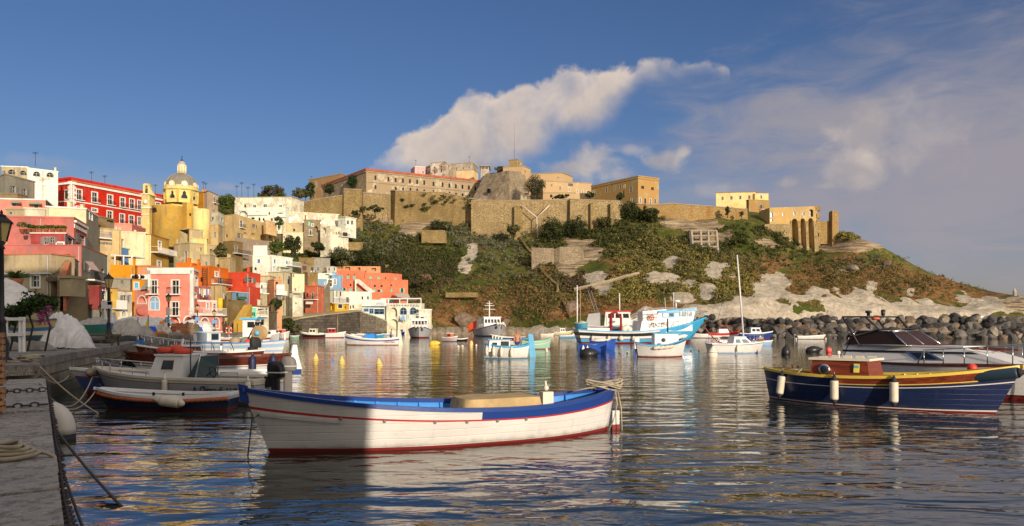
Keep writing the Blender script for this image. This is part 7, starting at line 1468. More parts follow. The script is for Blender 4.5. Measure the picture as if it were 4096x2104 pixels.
mb=MB();x=-L8/2;mb.prism([(x-.42,-.10),(x+.02,-.12),(x+.02,.12),(x-.42,.10)],-.5,.17,1);mb.hexa([Vector((x-.45,-.1,.17)),Vector((x+.05,-.12,.17)),Vector((x+.05,.12,.17)),Vector((x-.45,.1,.17))],[Vector((x-.25,-.09,.93)),Vector((x+.12,-.1,.93)),Vector((x+.12,.1,.93)),Vector((x-.25,.09,.93))],0);mb.hexa([Vector((x-.26,-.1,.94)),Vector((x+.1,-.1,.94)),Vector((x+.1,.1,.94)),Vector((x-.26,.1,.94))],[Vector((x-.2,-.08,1.4)),Vector((x+.0,-.08,1.4)),Vector((x+.0,.08,1.4)),Vector((x-.2,.08,1.4))],0);mb.build('rudder',[WHITE,BLU_D],b8)
for t,lb in((.72,'foremost'),(.315,'middle'),(.175,'aftmost')):hang(b8,t,lb+' navy fender on the long mahogany boat',.66,.17,paint((.012,.018,.06),.5),.66,paint((.012,.018,.06),.5))
for k in range(4):mb=MB();x=-L8/2+L8*(.2+.17*k);h=i8['hb'](.2+.17*k)*.9;mb.box(x-.14,-h,.62,x+.14,h,.66);mb.build('thwart',[MAHO],b8)
mb=MB();x=L8*.36;
for dx in(0,.18):mb.box(x+dx-.04,-.05,.6,x+dx+.04,.05,1.35)
mb.box(x-.12,-.04,1.18,x+.3,.04,1.24);mb.build('mooring_bitt',[MAHO2],b8)
b9=boat('launch','mahogany launch with white gunwale and long chrome rail behind the blue fendered boat','boat',(-18.8,38.0),(-15.0,42.8),2.2,.9,1.38,.95,[(.45,HWHITE),(.97,MAHO2),(1.0,WHITE)],WHITE,MAHO,tr=.75,rake=.10,kw=.74,deck=.1,rw=.16)
rails(b9,.32,.98,.55,9,CHROME,.022);outboard(b9,-BO[b9 .name]['L']/2+.6,.3,1.0,RUB,1.1)
cabin(b9,.2,1.6,.7,.8,1.25,MAHO2,HWHITE,(),.4,.1,.85)
b10=boat('fishing_boat','pale blue and white fishing boat with net drum and wheelhouse at left','fishing boat',(-18.6,59.5),(-26.3,61.5),2.6,.9,1.15,1.0,[(.1,DRED),(.22,HWHITE),(.36,PALB),(.56,HWHITE),(.82,PALB),(1.0,HWHITE)],paint((.07,.22,.52),.4),CREAM,tr=.7,rake=.05,kw=.8,floor=.5)
i10=BO[b10 .name];L10=i10['L']
cabin(b10,-L10/2+.6,-L10/2+2.0,.75,.6,1.78,HWHITE,HWHITE,(('R',.25,.35,.85,.92,paint((.25,.28,.32),.15)),('F',.2,.5,.8,.9)),.0,-.1,1.0,.12,.1,frame=LBLUE,name='wheelhouse')
mb=MB();M=Matrix.Translation((L10/2-2.2,-.35,1.75))@Matrix.Rotation(R(90),4,'X');mb.lathe([(.12,-.3),(.56,-.32),(.60,-.27),(.58,-.24),(.24,-.2),(.24,.12),(.58,.16),(.60,.2),(.55,.22),(.18,.2)],n=24,M=M,m=0);mb.lathe([(.17,.2),(.2,.24),(.19,.4),(.1,.46),(.02,.46)],n=14,M=M,m=1);mb.build('net_drum',[paint((.36,.24,.11),.6),LBLUE],b10)
mb=MB();mb.box(L10/2-2.35,-.3,.7,L10/2-2.05,-.1,1.75);mb.build('drum_stand',[GRAYD],b10)
bpost(b10,L10/2-.1,0,.9,1.75,.08,WHITE,'stem_post')
mb=MB();
for dx,dy in((0,-.25),(.22,.25),(.08,0)):mb.tube([(L10/2-3.6+dx,dy,.7),(L10/2-2.55+dx,dy,2.6)],.055,6)
mb.tube([(L10/2-2.6,-.3,2.58),(L10/2-2.25,.3,2.58)],.09,6);mb.build('folding_gantry',[BLACK],b10)
mb=MB();mb.ball((L10/2-3.0,-.7,.98),.28);mb.build('float',[paint((.75,.06,.03),.4)],b10)
for k,(x,mt)in enumerate(((-.4,cloth((.35,.28,.2))),(.6,cloth((.2,.22,.16))))):mb=MB();mb.ball((x,.1,1.05),(.5,.5,.4));mb.build('net_pile',[mt],b10)
hang(b10,.42,'white fender on the pale blue fishing boat',.5,.13,WHITE,.6)
b11=boat('fishing_boat','white fishing boat with brown stripe and turquoise wheelhouse roof behind the net drum','fishing boat',wl(1065,1392),wl(858,1392),2.8,1.05,1.3,1.1,[(.3,HWHITE),(.55,MAHO2),(.7,HWHITE),(.85,MAHO),(1.0,HWHITE)],HWHITE,CREAM,tr=.7,deck=.3)
L11=BO[b11 .name]['L']
cabin(b11,.3,1.6,.7,.8,2.95,HWHITE,LBLUE,(('R',.38,.62,.92,.9),('F',.15,.6,.85,.9)),.0,.0,1.0,.28,.2,name='wheelhouse')
for k,(x,z,lb)in enumerate(((-.9,1.75,'orange lifebelt with white band beside the black gantry'),(-2.3,1.15,'orange lifebelt hanging on the stern rail beside the pale wheelhouse'))):
 mb=MB();p=world_of(b11,Vector((x,-1.3,z+.1)));mb.tube([(.32*math.cos(a),0,.32*math.sin(a))for a in np.linspace(0,2*math.pi,20)[:-1]],.08,8,0,closed=True)
 for a in range(4):mb.tube([(.32*math.cos(R(45+90*a+dx)),0,.32*math.sin(R(45+90*a+dx)))for dx in(-8,8)],.088,8,1)
 tag(mb.build('life_ring',[ORED,WHITE],loc=p),lb,'life ring')
 bpost(b11,x,-1.22,.9,z+.5,.03,WHITE,'stanchion')
for sx,yw,ln,rot,mt,inn,lb in((1093,1366,52,-30,HGREY,CREAM,'grey white boat moored beyond the net drum'),(1135,1356,42,-20,paint((.45,.46,.42),.5,0,.4),CREAM,'pale grey boat with orange wheel box near the ramp'),(1180,1352,30,0,MINT,MINT,'low green rowing boat by the weedy ramp'),):
 w_=wls(sx,yw,ln,rot);bb=boat('boat',lb,'boat',w_[0],w_[1],1.9,.9 if mt is not MINT else.35,1.3 if mt is not MINT else.5,.9 if mt is not MINT else.4,[(.1,DRED),(1.0,mt)],WHITE,inn,deck=.2)
 if mt is not MINT:cabin(bb,-.8,.1,.5,.8,1.6,ORNG if 'orange' in lb else HWHITE,WHITE,(('R',.2,.4,.8,.8),))
b12=boat('painted_boat','ochre, blue and cream painted boat propped on the quay under the vine','boat',(PX(20,33),33.4),(PX(215,33),33.0),1.5,.85,1.05,.95,[(.3,paint((.06,.10,.12),.5)),(.5,CREAM),(.68,paint((.05,.15,.30),.5)),(.8,paint((.42,.33,.13),.5)),(1.0,paint((.42,.33,.13),.5))],paint((.12,.12,.12),.6),BROWN,tr=.02);b12 .location.z=ZQ2+.35;ROOT[b12 .name]=(tuple(b12 .location),ROOT[b12 .name][1])
b13=boat('covered_boat','white and blue boat on trestles under the long beige cover','boat',(PX(440,43),43),(PX(318,43),43.4),1.4,.7,.8,.7,[(.55,HWHITE),(1.0,paint((.09,.20,.42),.5))],BLU_M,GRAYD,tr=.6);b13 .location.z=ZQ2+.3;ROOT[b13 .name]=(tuple(b13 .location),ROOT[b13 .name][1])
for b_,n in((b12,'chock'),(b13,'chock')):
 for x in(-.7,.7):mb=MB();mb.box(x-.1,-.5,-.38,x+.1,.5,-.1);mb.build(n,[P_DKB],b_)
rope('long yellowish mooring line from the motor boat bow to the near quay',sag(edge(13.6,.1,ZQ1+.1),world_of(b6,Vector((L6/2-.2,.3,.7))),.75),.022)
rope('second mooring line from the small dark blue boat to the near quay',sag(edge(13.9,.15,ZQ1+.05),world_of(b5,Vector((L5/2,0,.5))),.55),.02)
rope('mooring line from the long mahogany boat to the upper quay',sag((-18.8,33.5,ZQ2),world_of(b8,Vector((L8/2,0,.95))),.55),.022)
rope('slack mooring line from the blue and white boat to the upper quay',sag((-13.4,20.6,ZQ2),world_of(b7,Vector((BO[b7 .name]['L']/2,0,.7))),.4),.022)
rope('tight line over the corner of the upper quay to the water',sag((-12.2,19.0,ZQ2+.02),(-11.2,20.2,-.1),.1),.022)
def fb(cx,yw,ln,rot,name,label,Bm,fm,fbw,fs,bands,**kw):
 w_=wls(cx,yw,ln,rot);return boat(name,label,kw.pop('cat','boat'),w_[0],w_[1],Bm,fm,fbw,fs,bands,**kw)
def mast(root,x,y,z0,z1,r,mat=WHITE,arms=()):
 mb=MB();mb.tube([(x,y,z0),(x,y,z1)],[r,r*.5],6)
 for z_,w in arms:mb.tube([(x,y-w,z_),(x,y+w,z_)],r*.4,5)
 return mb.build('mast',[mat],root)
tw=boat('trawler','big sky blue and white trawler with registration number on its side','fishing boat',(PX(2752,98.5),98.5),(PX(2318,97),97),5.0,1.5,3.55,1.75,[(.13,DRED),(.36,SKYB),(.42,DRED),(.60,HWHITE),(.86,BLACK),(1.0,HWHITE)],SKYB,TANV,tr=.78,rake=.19,srake=.035,kw=.80,floor=.9,bowpart=(.60,SKYB,.13,1.0),rw=.16,rh=.12,ns=40)
it_=BO[tw.name];LT=it_['L'];wx_=lambda x:(x-1245)*.00702*1.0
def wz_(y):return(905-y)*.00702
mb=MB()
def slab(x0b,x1b,x0t,x1t,w,z0,z1,m=0,z1b=None,v=None):
 v=v or w;mb.hexa([Vector((x0b,-w,z0)),Vector((x1b,-v,z0)),Vector((x1b,v,z0)),Vector((x0b,w,z0))],[Vector((x0t,-w*.97,z1)),Vector((x1t,-v*.97,z1 if z1b is None else z1b)),Vector((x1t,v*.97,z1 if z1b is None else z1b)),Vector((x0t,w*.97,z1))],m)
slab(wx_(1105),wx_(1650),wx_(1150),wx_(1650),2.2,1.35,wz_(485));slab(wx_(1650)+.002,wx_(2150),wx_(1650)+.002,wx_(2150),2.2,1.6,wz_(485),0,None,1.3);mb.build('deckhouse',[WHITE],tw)
mb=MB();slab(wx_(1415),wx_(1850),wx_(1470),wx_(1850),1.95,wz_(486),wz_(322));mb.build('upper_deckhouse',[WHITE],tw)
mb=MB();slab(wx_(1850)+.002,wx_(2150),wx_(1850)+.002,wx_(2200),1.5,wz_(486),wz_(300));mb.build('wheelhouse',[WHITE],tw)
mb=MB();slab(wx_(1455),wx_(1850),wx_(1470),wx_(1850),2.12,wz_(335),wz_(300),0,wz_(270));slab(wx_(1850)+.002,wx_(2225),wx_(1850)+.002,wx_(2215),1.68,wz_(300),wz_(268),0,wz_(238));mb.build('cabin_roof',[SKYB],tw)
mb=MB();mb.box(wx_(1545),-2.03,wz_(425),wx_(1775),-1.99,wz_(335),0);mb.box(wx_(1555),-2.06,wz_(415),wx_(1650),-2.0,wz_(345),1);mb.build('sliding_shutter',[SKYB,HWHITE],tw)
mb=MB();mb.box(wx_(1675),-2.07,wz_(400),wx_(1750),-2.0,wz_(345));mb.build('window',[GLASS],tw)
for x in(1865,1920,1975,2025,2070,2115):
 mb=MB();o=-1.50;mb.hexa([Vector((wx_(x-18),o-.03,wz_(398))),Vector((wx_(x+16),o-.03,wz_(398))),Vector((wx_(x+16),o+.05,wz_(398))),Vector((wx_(x-18),o+.05,wz_(398)))],[Vector((wx_(x-10),o-.01,wz_(315))),Vector((wx_(x+24),o-.01,wz_(315))),Vector((wx_(x+24),o+.05,wz_(315))),Vector((wx_(x-10),o+.05,wz_(315)))]);mb.build('window',[GLASS],tw)
mb=MB()
for x in(1890,1946,2000,2048,2094):mb.hexa([Vector((wx_(x-4),-1.56,wz_(402))),Vector((wx_(x+4),-1.56,wz_(402))),Vector((wx_(x+4),-1.4,wz_(402))),Vector((wx_(x-4),-1.4,wz_(402)))],[Vector((wx_(x+4),-1.54,wz_(310))),Vector((wx_(x+12),-1.54,wz_(310))),Vector((wx_(x+12),-1.4,wz_(310))),Vector((wx_(x+4),-1.4,wz_(310)))])
mb.box(wx_(1855),-1.55,wz_(405),wx_(2140),-1.45,wz_(398));mb.build('window_frame',[SKYB],tw)
for x in(1352,1535):mb=MB();mb.box(wx_(x-30),-2.225,wz_(552),wx_(x+30),-2.1,wz_(515));mb.build('porthole',[BLACK],tw)
btext(tw,'3NA2276',.86,BLACK,wx_(1255),wz_(622),-1,-2.225,.085,.80)
btext(tw,'ANGELA MADRE',.30,HWHITE,wx_(1945),wz_(283),-1,-1.70,.07,.78);btext(tw,'M.FUSCO',.24,HWHITE,wx_(1985),wz_(580),-1,it_['pt'](.80,.93,-1).y-.06,.20,.8)
rails(tw,.70,.985,.7,8,CHROME,.03,endrise=.1)
mb=MB();
for y in(-2.2,2.2):
 mb.tube([(wx_(1165),y,wz_(485)),(wx_(1165),y,wz_(370)),(wx_(1460),y,wz_(355))],.03,5);mb.tube([(wx_(1165),y,wz_(430)),(wx_(1440),y,wz_(415))],.025,5);mb.tube([(wx_(1270),y,wz_(485)),(wx_(1270),y,wz_(365))],.025,5)
mb.build('deck_rail',[IRON],tw)
gx0,gx1=wx_(590),wx_(785);mb=MB()
for y in(-1.5,1.5):mb.tube([(gx0 if y<0 else gx0+.6,y,1.0),(gx0 if y<0 else gx0+.6,y,wz_(350))],.14,4,smooth=False)
mb.tube([(gx0,-1.5,wz_(350)),(gx0+.7,-1.3,wz_(325)),(gx1,-1.2,wz_(430)),(gx1,-1.2,1.0)],.15,4,smooth=False);mb.tube([(gx0,-1.5,wz_(365)),(gx0+.6,1.5,wz_(350))],.1,4,smooth=False);mb.build('gantry',[paint((.28,.02,.02),.5)],tw)
mb=MB();mb.tube([(wx_(1895),0,wz_(240)),(wx_(1895),0,wz_(140))],.09,6);mb.lathe([(.3,0),(.42,.05),(.42,.22),(.25,.3)],(wx_(1915),0,wz_(130)),14);mb.tube([(wx_(1715),.5,wz_(270)),(wx_(1700),.5,wz_(40))],.03,5);mb.tube([(wx_(1835),-.3,wz_(250)),(wx_(1835),-.3,wz_(-60))],.04,5);mb.build('radar_mast',[WHITE],tw)
mb=MB();mb.grid([[(wx_(1800)+.12*math.sin(v*3),-.3-.4*u,wz_(80)+.35*v)for u in(0,.5,1)]for v in(0,1,2)]);mb.build('flag',[paint((.05,.25,.08),.6)],tw)
mb=MB();mb.prism([(wx_(140),-1.6),(wx_(555),-1.7),(wx_(555),1.7),(wx_(140),1.6)],1.4,wz_(620));mb.build('hatch_coaming',[HWHITE],tw)
for k,(x,z,mt)in enumerate(((870,.5,CREAM),(930,.7,HWHITE),(980,.45,CREAM),(900,.3,MAHO2),(840,.25,GRAYD))):mb=MB();mb.ball((wx_(x),-.6+.2*k,1.35+z),(.45,.4,.42));mb.build('gear_pile',[mt],tw)
for k in range(5):
 x=wx_(1175+92*k);mb=MB();mb.box(x,-1.8,wz_(482)+.002,x+.60,.6,wz_(305-8*k));
 for j in range(3):mb.box(x-.012,-1.812,wz_(482)+.32+.34*j,x+.612,.612,wz_(482)+.345+.34*j,1)
 p=ROOT[tw.name];tag(mb.build('fish_box_stack',[WHITE,HGREY],loc=p[0],rz=p[1]),('aftmost','second','middle','fourth','foremost')[k]+' stack of white fish boxes behind the blue trawler wheelhouse','fish boxes','stacks of white fish boxes')
for k,(x,l)in enumerate(((218,.62),(510,.7),(740,.4),(968,.62))):
 t=(wx_(x)+LT/2)/LT
 if k==2:
  p=world_of(tw,it_['pt'](t,.45,-1,.3));mb=MB();mb.ball((0,0,0),.33,n=14);mb.lathe([(.08,.28),(.12,.4),(.02,.42)],n=8,m=1);tag(mb.build('fender',[FNDR,RUB],loc=p),'round ball fender on the blue trawler side','fender')
 else:hang(tw,t,('aftmost','second','','forward')[k]+' cream fender on the blue trawler side',.62,.19,FNDR,.45)
mb=MB();p=world_of(tw,Vector((wx_(1325),-2.28,wz_(428))));mb.tube([(.3*math.cos(a),0,.3*math.sin(a))for a in np.linspace(0,2*math.pi,20)[:-1]],.09,8,closed=True);tag(mb.build('life_ring',[ORNG],loc=p),'orange lifebelt on the rail of the blue trawler','life ring')
mb=MB();p=world_of(tw,it_['pt'](.985,.97,-1));mb.tube([(.34*math.cos(a),-.1,.34*math.sin(a)-.1)for a in np.linspace(0,2*math.pi,18)[:-1]],.13,8,closed=True);mb.ball((.8,.1,.1),(.5,.4,.45),n=8);tag(mb.build('tyre_fender',[RUB],loc=p),'black tyre and ropes bundled at the blue trawler bow','tyre')
rope('orange mooring rope from the blue trawler bow to the sailing boat',sag(world_of(tw,Vector((LT/2-.6,0,2.3))),(PX(2890,86),86,.3),.4),.07,ORNG)
rt_=fb(2440,1362,190,-12,'trawler','white trawler with red wheelhouse roof behind the blue one',4.6,2.2,3.6,2.4,[(.2,DRED),(.6,HWHITE),(.75,BLU_D),(1.0,HGREY)],cat='fishing boat',inner=HWHITE,deck=.5,kw=.82)
Q=cabin(rt_,-1.0,3.2,1.9,2.0,4.45,HWHITE,RED,(('R',.12,.60,.36,.86),('R',.42,.60,.66,.86),('R',.72,.60,.95,.86),('F',.1,.60,.48,.86),('F',.55,.60,.92,.86)),.4,.2,.92,.25,.18,name='wheelhouse')
mb=MB();mb.hexa([Vector((-4.0,-1.9,1.8)),Vector((-1.6,-1.9,1.8)),Vector((-1.6,1.9,1.8)),Vector((-4.0,1.9,1.8))],[Vector((-3.4,-1.7,4.1)),Vector((-1.7,-1.7,4.3)),Vector((-1.7,1.7,4.3)),Vector((-3.4,1.7,4.1))]);mb.build('net_house',[HGREY],rt_)
mast(rt_,1.2,0,4.5,7.3,.13,WHITE,((6.9,.8),(5.8,1.2)))
mast(rt_,-5.1,-2.2,1.2,8.5,.13,WHITE);mast(rt_,-4.6,-2.2,1.2,8.2,.06,TANV)
mb=MB()
for dy in(0,.5):mb.tube([(-2.2+dy,1,3.0),(-3.8+dy,1,7.8)],.07,4)
mb.build('boom',[GRAYD],rt_)
bd=boat('dinghy','blue rowing boat hung high astern of the blue trawler','boat',(PX(2346,100),99.6),(PX(2306,100),100.4),1.3,.85,1.05,.95,[(1.0,paint((.05,.22,.34),.4,0,.4))],MINT,CREAM,tr=.6);bd.location.z=1.75;ROOT[bd.name]=(tuple(bd.location),ROOT[bd.name][1])
mb=MB();mb.ball((0,0,.9),(.6,.35,.35));mb.build('net_pile',[cloth((.45,.40,.30))],bd)
def bowtrawler(cx,yw,wpx,label,rot,hullmat,mastk,fm,fbw,zr,zt):
 Y=7080/(yw-HY);B_=wpx/F*Y*.92;c=Vector((PX(cx,Y),Y+5));h=Vector((math.cos(R(rot)),math.sin(R(rot))));L=11.5
 t=boat('trawler',label,'fishing boat',tuple(c+h*L/2),tuple(c-h*L/2),B_,fm,fbw,fm+.15,[(.10,DRED if mastk<2 else BLU_D),(.55,hullmat),(.60,hullmat),(.92,hullmat),(1.0,BLU_D)],HWHITE,HWHITE,tr=.8,rake=.12,kw=.80,deck=.55)
 w=B_*.36
 cabin(t,-2.6,1.6,w,fm-.2,zr,HWHITE,HWHITE,[('F',.04+.19*k,.55,.19+.19*k,.86)for k in range(5)]+[('RL',.55,.55,.75,.85),('RL',.8,.55,.95,.85)],.25,0,.94,.18,.15,name='wheelhouse')
 cabin(t,-4.8,-2.62,w*.95,fm-.2,zr-.7,HWHITE,HWHITE,(),.1,0,.95,.1)
 mb=MB()
 for k in range(9):
  a=k/8;mb.tube([(1.8+2.6*a,-w*1.5*(1-.6*a),fm+.3+.6*a),(1.8+2.6*a,-w*1.5*(1-.6*a),fm+.95+.6*a)],.035,4);mb.tube([(1.8+2.6*a,w*1.5*(1-.6*a),fm+.3+.6*a),(1.8+2.6*a,w*1.5*(1-.6*a),fm+.95+.6*a)],.035,4)
 mb.build('deck_rail',[WHITE],t)
 mast(t,-.6,0,zr,zt,.16,WHITE,((zr+(zt-zr)*.72,1.1),(zr+(zt-zr)*.5,1.3),(zr+(zt-zr)*.85,.7)))
 mb=MB();mb.tube([(-2.2,w*.7,zr),(-2.2,w*.7,zt*.9)],.03,4);mb.tube([(-2.4,-w*.7,zr),(-2.4,-w*.7,zt*.8)],.03,4);mb.lathe([(.3,0),(.4,.1),(.3,.3)],(-1.6,.4,zr+.16),10);mb.build('aerial',[IRON],t)
 i=BO[t.name]
 for sd in(-1,1):
  p=i['pt'](.95,.72,sd,.06);mb=MB();mb.cb(p,(.7,.12,.55),0,sd*R(-18));mb.build('anchor_pocket',[BLU_D],t)
 for k,sd in enumerate((-1,0,1)):
  p=world_of(t,Vector((L/2+.9,sd*.6,fbw-.15)));mb=MB();mb.ball((0,0,0),.32,n=12);tag(mb.build('fender',[CREAM],loc=p),('left','middle','right')[k]+' cream ball fender on the bow of the '+label.split(' lying')[0].split(' with')[0],'fender')
 return t
t1=bowtrawler(1666,1352,104,'grey hulled trawler lying bow on before the harbour restaurant',-84,HGREY,1.6,1.45,2.35,3.5,4.9)
t2=bowtrawler(1955,1346,112,'grey white trawler with tall cross mast lying before the green slope',-70,HGREY,7.2,1.6,2.85,4.0,7.6)
p=world_of(t2,Vector((-5.0,-2.6,1.9)));mb=MB();mb.grid([[(x,y,z+.2*math.sin(x*2+z))for x,y,z in((-.8,0,-1.2+v*.6),(.2,-.4,-.8+v*.6),(1.2,-.5,-.4+v*.7))]for v in range(4)]);tag(mb.build('net_cover',[ORED],loc=p),'orange net bundled at the stern of the tall masted trawler','net')
bm_=fb(1493,1380,205,178,'fishing_boat','white open boat with blue engine cover carrying a standing man',2.3,.72,1.35,.95,[(.07,DRED),(.62,HWHITE),(.80,BLU_D),(1.0,HWHITE)],cat='fishing boat',inner=HWHITE,tr=.5,rake=.07,srake=.02,kw=.82,floor=.3)
Lm=BO[bm_.name]['L']
cabin(bm_,-.6,.9,.7,.4,1.3,BLU_M,BLU_M,(),.25,.2,.85,.02,.04,name='engine_cover')
mb=MB();x=-Lm/2;mb.hexa([Vector((x-.45,-.12,-.3)),Vector((x+.25,-.12,-.3)),Vector((x+.25,.12,-.3)),Vector((x-.45,.12,-.3))],[Vector((x-.1,-.1,1.75)),Vector((x+.25,-.1,1.75)),Vector((x+.25,.1,1.75)),Vector((x-.1,.1,1.75))]);mb.build('rudder',[CREAM],bm_)
btext(bm_,'ANGELA MARIA',.26,RED,-1.45,.30,1,BO[bm_.name]['pt'](.2,.5,1).y+.06,0,.85)
bb_=fb(2028,1433,168,6,'fishing_boat','white wooden boat with sky blue rail and tall blue rudder carrying a bather',2.2,.85,1.05,1.02,[(.05,SKYB),(.9,HWHITE),(1.0,SKYB)],cat='fishing boat',rail=SKYB,inner=SKYB,tr=.35,rake=.02,srake=.05,kw=.72,floor=.3)
bb_.rotation_euler.z+=math.pi;ROOT[bb_.name]=(tuple(bb_.location),bb_.rotation_euler.z)
Lb=BO[bb_.name]['L']
cabin(bb_,-.2,1.35,.62,.5,1.32,HWHITE,SKYB,(('L',.62,.35,.86,.8),('L',.05,.1,.45,.9),),.1,.0,.95,.12,.06,z0b=.5)
mb=MB();x=-Lb/2;mb.hexa([Vector((x-.55,-.05,-.2)),Vector((x-.1,-.06,-.2)),Vector((x-.1,.06,-.2)),Vector((x-.55,.05,-.2))],[Vector((x-.30,-.05,1.75)),Vector((x+.05,-.06,1.75)),Vector((x+.05,.06,1.75)),Vector((x-.30,.05,1.75))]);mb.tube([(x-.1,0,1.4),(x+1.1,.1,1.35)],.06,4,smooth=False);mb.build('rudder',[SKYB],bb_)
for k,t in enumerate((.94,.80,.64,.42)):hang(bb_,t,('foremost','second','third','aftmost')[k]+' slim white fender on the blue railed boat',.5,.12,CREAM,.55,CREAM)
fb(2030,1382,120,160,'boat','white and maroon boat behind the bather boat, hung with white fenders',2.0,.95,1.25,1.0,[(.6,HWHITE),(1.0,MAHO2)],inner=MAHO2,deck=.25);_b=[o for o in COL.objects if o.get('label','').startswith('white and maroon')][0]
for k in range(4):hang(_b,.55+.1*k,('aft','third','second','front')[k]+' white fender on the maroon boat',.55,.11,CREAM,.75,CREAM)
fb(2142,1396,112,8,'boat','mint green open boat moored beyond the bather boat',2.0,.7,1.15,.8,[(.08,DRED),(.62,MINT),(.7,HWHITE),(1.0,MINT)],inner=MINT,rail=MINT,tr=.6,rake=.06)
for cx,yw,ln,rot,lb,tx in((2368,1414,110,4,'bright blue rowing boat with two white fenders nearest the trawler stern','MARCELLINO'),(2412,1398,90,-14,'bright blue rowing boat with white canvas tucked behind the other blue one','')):
 r_=fb(cx,yw,ln,rot,'rowing_boat',lb,1.5,.75,1.05,.85,[(.92,BLU_R),(1.0,BLU_D)],rail=BLU_D,inner=SKYB,tr=.75,rake=.05,floor=.3,group='bright blue rowing boats')
 if tx:
  mb=MB();mb.box(-.6,-.6,.5,-.25,.6,.56);mb.build('thwart',[SKYB],r_)
  for k in range(2):hang(r_,.14+.14*k,('left','right')[k]+' white fender on the nearer bright blue rowing boat',.6,.12,WHITE,.35,WHITE)
 else:mb=MB();mb.ball((-.2,0,.75),(1.2,.45,.35));mb.build('canvas_cover',[CANV_W],r_)
gz=fb(2640,1427,178,0,'fishing_boat','white wooden boat with blue deck and small white cabin before the trawler',2.4,.9,1.45,1.1,[(.07,DRED),(.85,HWHITE),(.9,SKYB),(1.0,HWHITE)],cat='fishing boat',rail=SKYB,inner=SKYB,tr=.3,rake=.10,srake=.05,kw=.76,deck=.2,bowpart=(.45,MAHO2,.9,1.0))
Lg=BO[gz.name]['L']
cabin(gz,-.6,1.2,.65,.85,1.75,HWHITE,SKYB,(('R',.1,.1,.25,.2),),.05,.0,.96,.14,.07)
mb=MB();M=Matrix.Translation((.05,-.66,1.28))@Matrix.Rotation(R(90),4,'X');mb.lathe([(.15,-.03),(.15,.04),(.1,.05),(.01,.05)],n=14,M=M);mb.build('porthole',[IRON],gz)
bpost(gz,.5,0,1.8,2.9,.06,IRON,'chimney');mb=MB();mb.box(-Lg/2-.15,-.06,-.2,-Lg/2+.05,.06,.6);mb.box(-Lg/2-.1,-.2,.6,-Lg/2+.25,.2,1.4,1);mb.build('rudder',[BLU_D,WHITE],gz)
for k in range(4):f_=hang(gz,.36+.09*k,('aftmost','second','third','foremost')[k]+' white sausage fender along the small cabin boat side',.4,.13,FNDR,.8,FNDR);f_.rotation_euler=(0,R(80),0)
f_=fender('pale canvas bundle lashed on the bow of the small cabin boat',world_of(gz,Vector((Lg/2-.5,-.3,1.52))),.8,.15,CANV_W,CANV_W);f_.rotation_euler=(0,R(80),.2)
sl_=fb(2940,1412,200,3,'sailing_boat','white cabin sailing boat with tall bare mast',2.5,.78,.98,.78,[(.08,PALB),(.9,HWHITE),(1.0,BLU_D)],cat='sailing boat',inner=HWHITE,tr=.75,rake=.09,kw=.84,deck=.05)
Ls=BO[sl_.name]['L']
cabin(sl_,-Ls*.12,Ls*.26,.85,.72,1.35,HWHITE,HWHITE,(('R',.12,.25,.40,.75,paint((.10,.17,.16),.15)),('R',.52,.25,.88,.75,paint((.10,.17,.16),.15))),.7,.15,.85,.03,.06,crown=0)
mb=MB();mb.tube([(Ls*.13,0,1.2),(Ls*.13-.57,0,8.4)],[.085,.06],8);mb.build('mast',[HWHITE],sl_)
mb=MB();mb.tube([(Ls*.0,0,8.3),(-Ls/2+.2,0,1.0)],.012,4);mb.build('stay',[IRON],sl_)
rails(sl_,.75,.98,.6,4,CHROME,.025);rails(sl_,.02,.15,.5,2,CHROME,.025)
hang(sl_,.42,'small white fender on the sailing boat side',.4,.1,CREAM,.5,CREAM)
sk=fb(3045,1382,80,5,'boat','low pale blue skiff behind the sailing boat with a seated person',1.5,.45,.6,.5,[(1.0,PALB)],inner=WHITE,rail=WHITE,tr=.7)
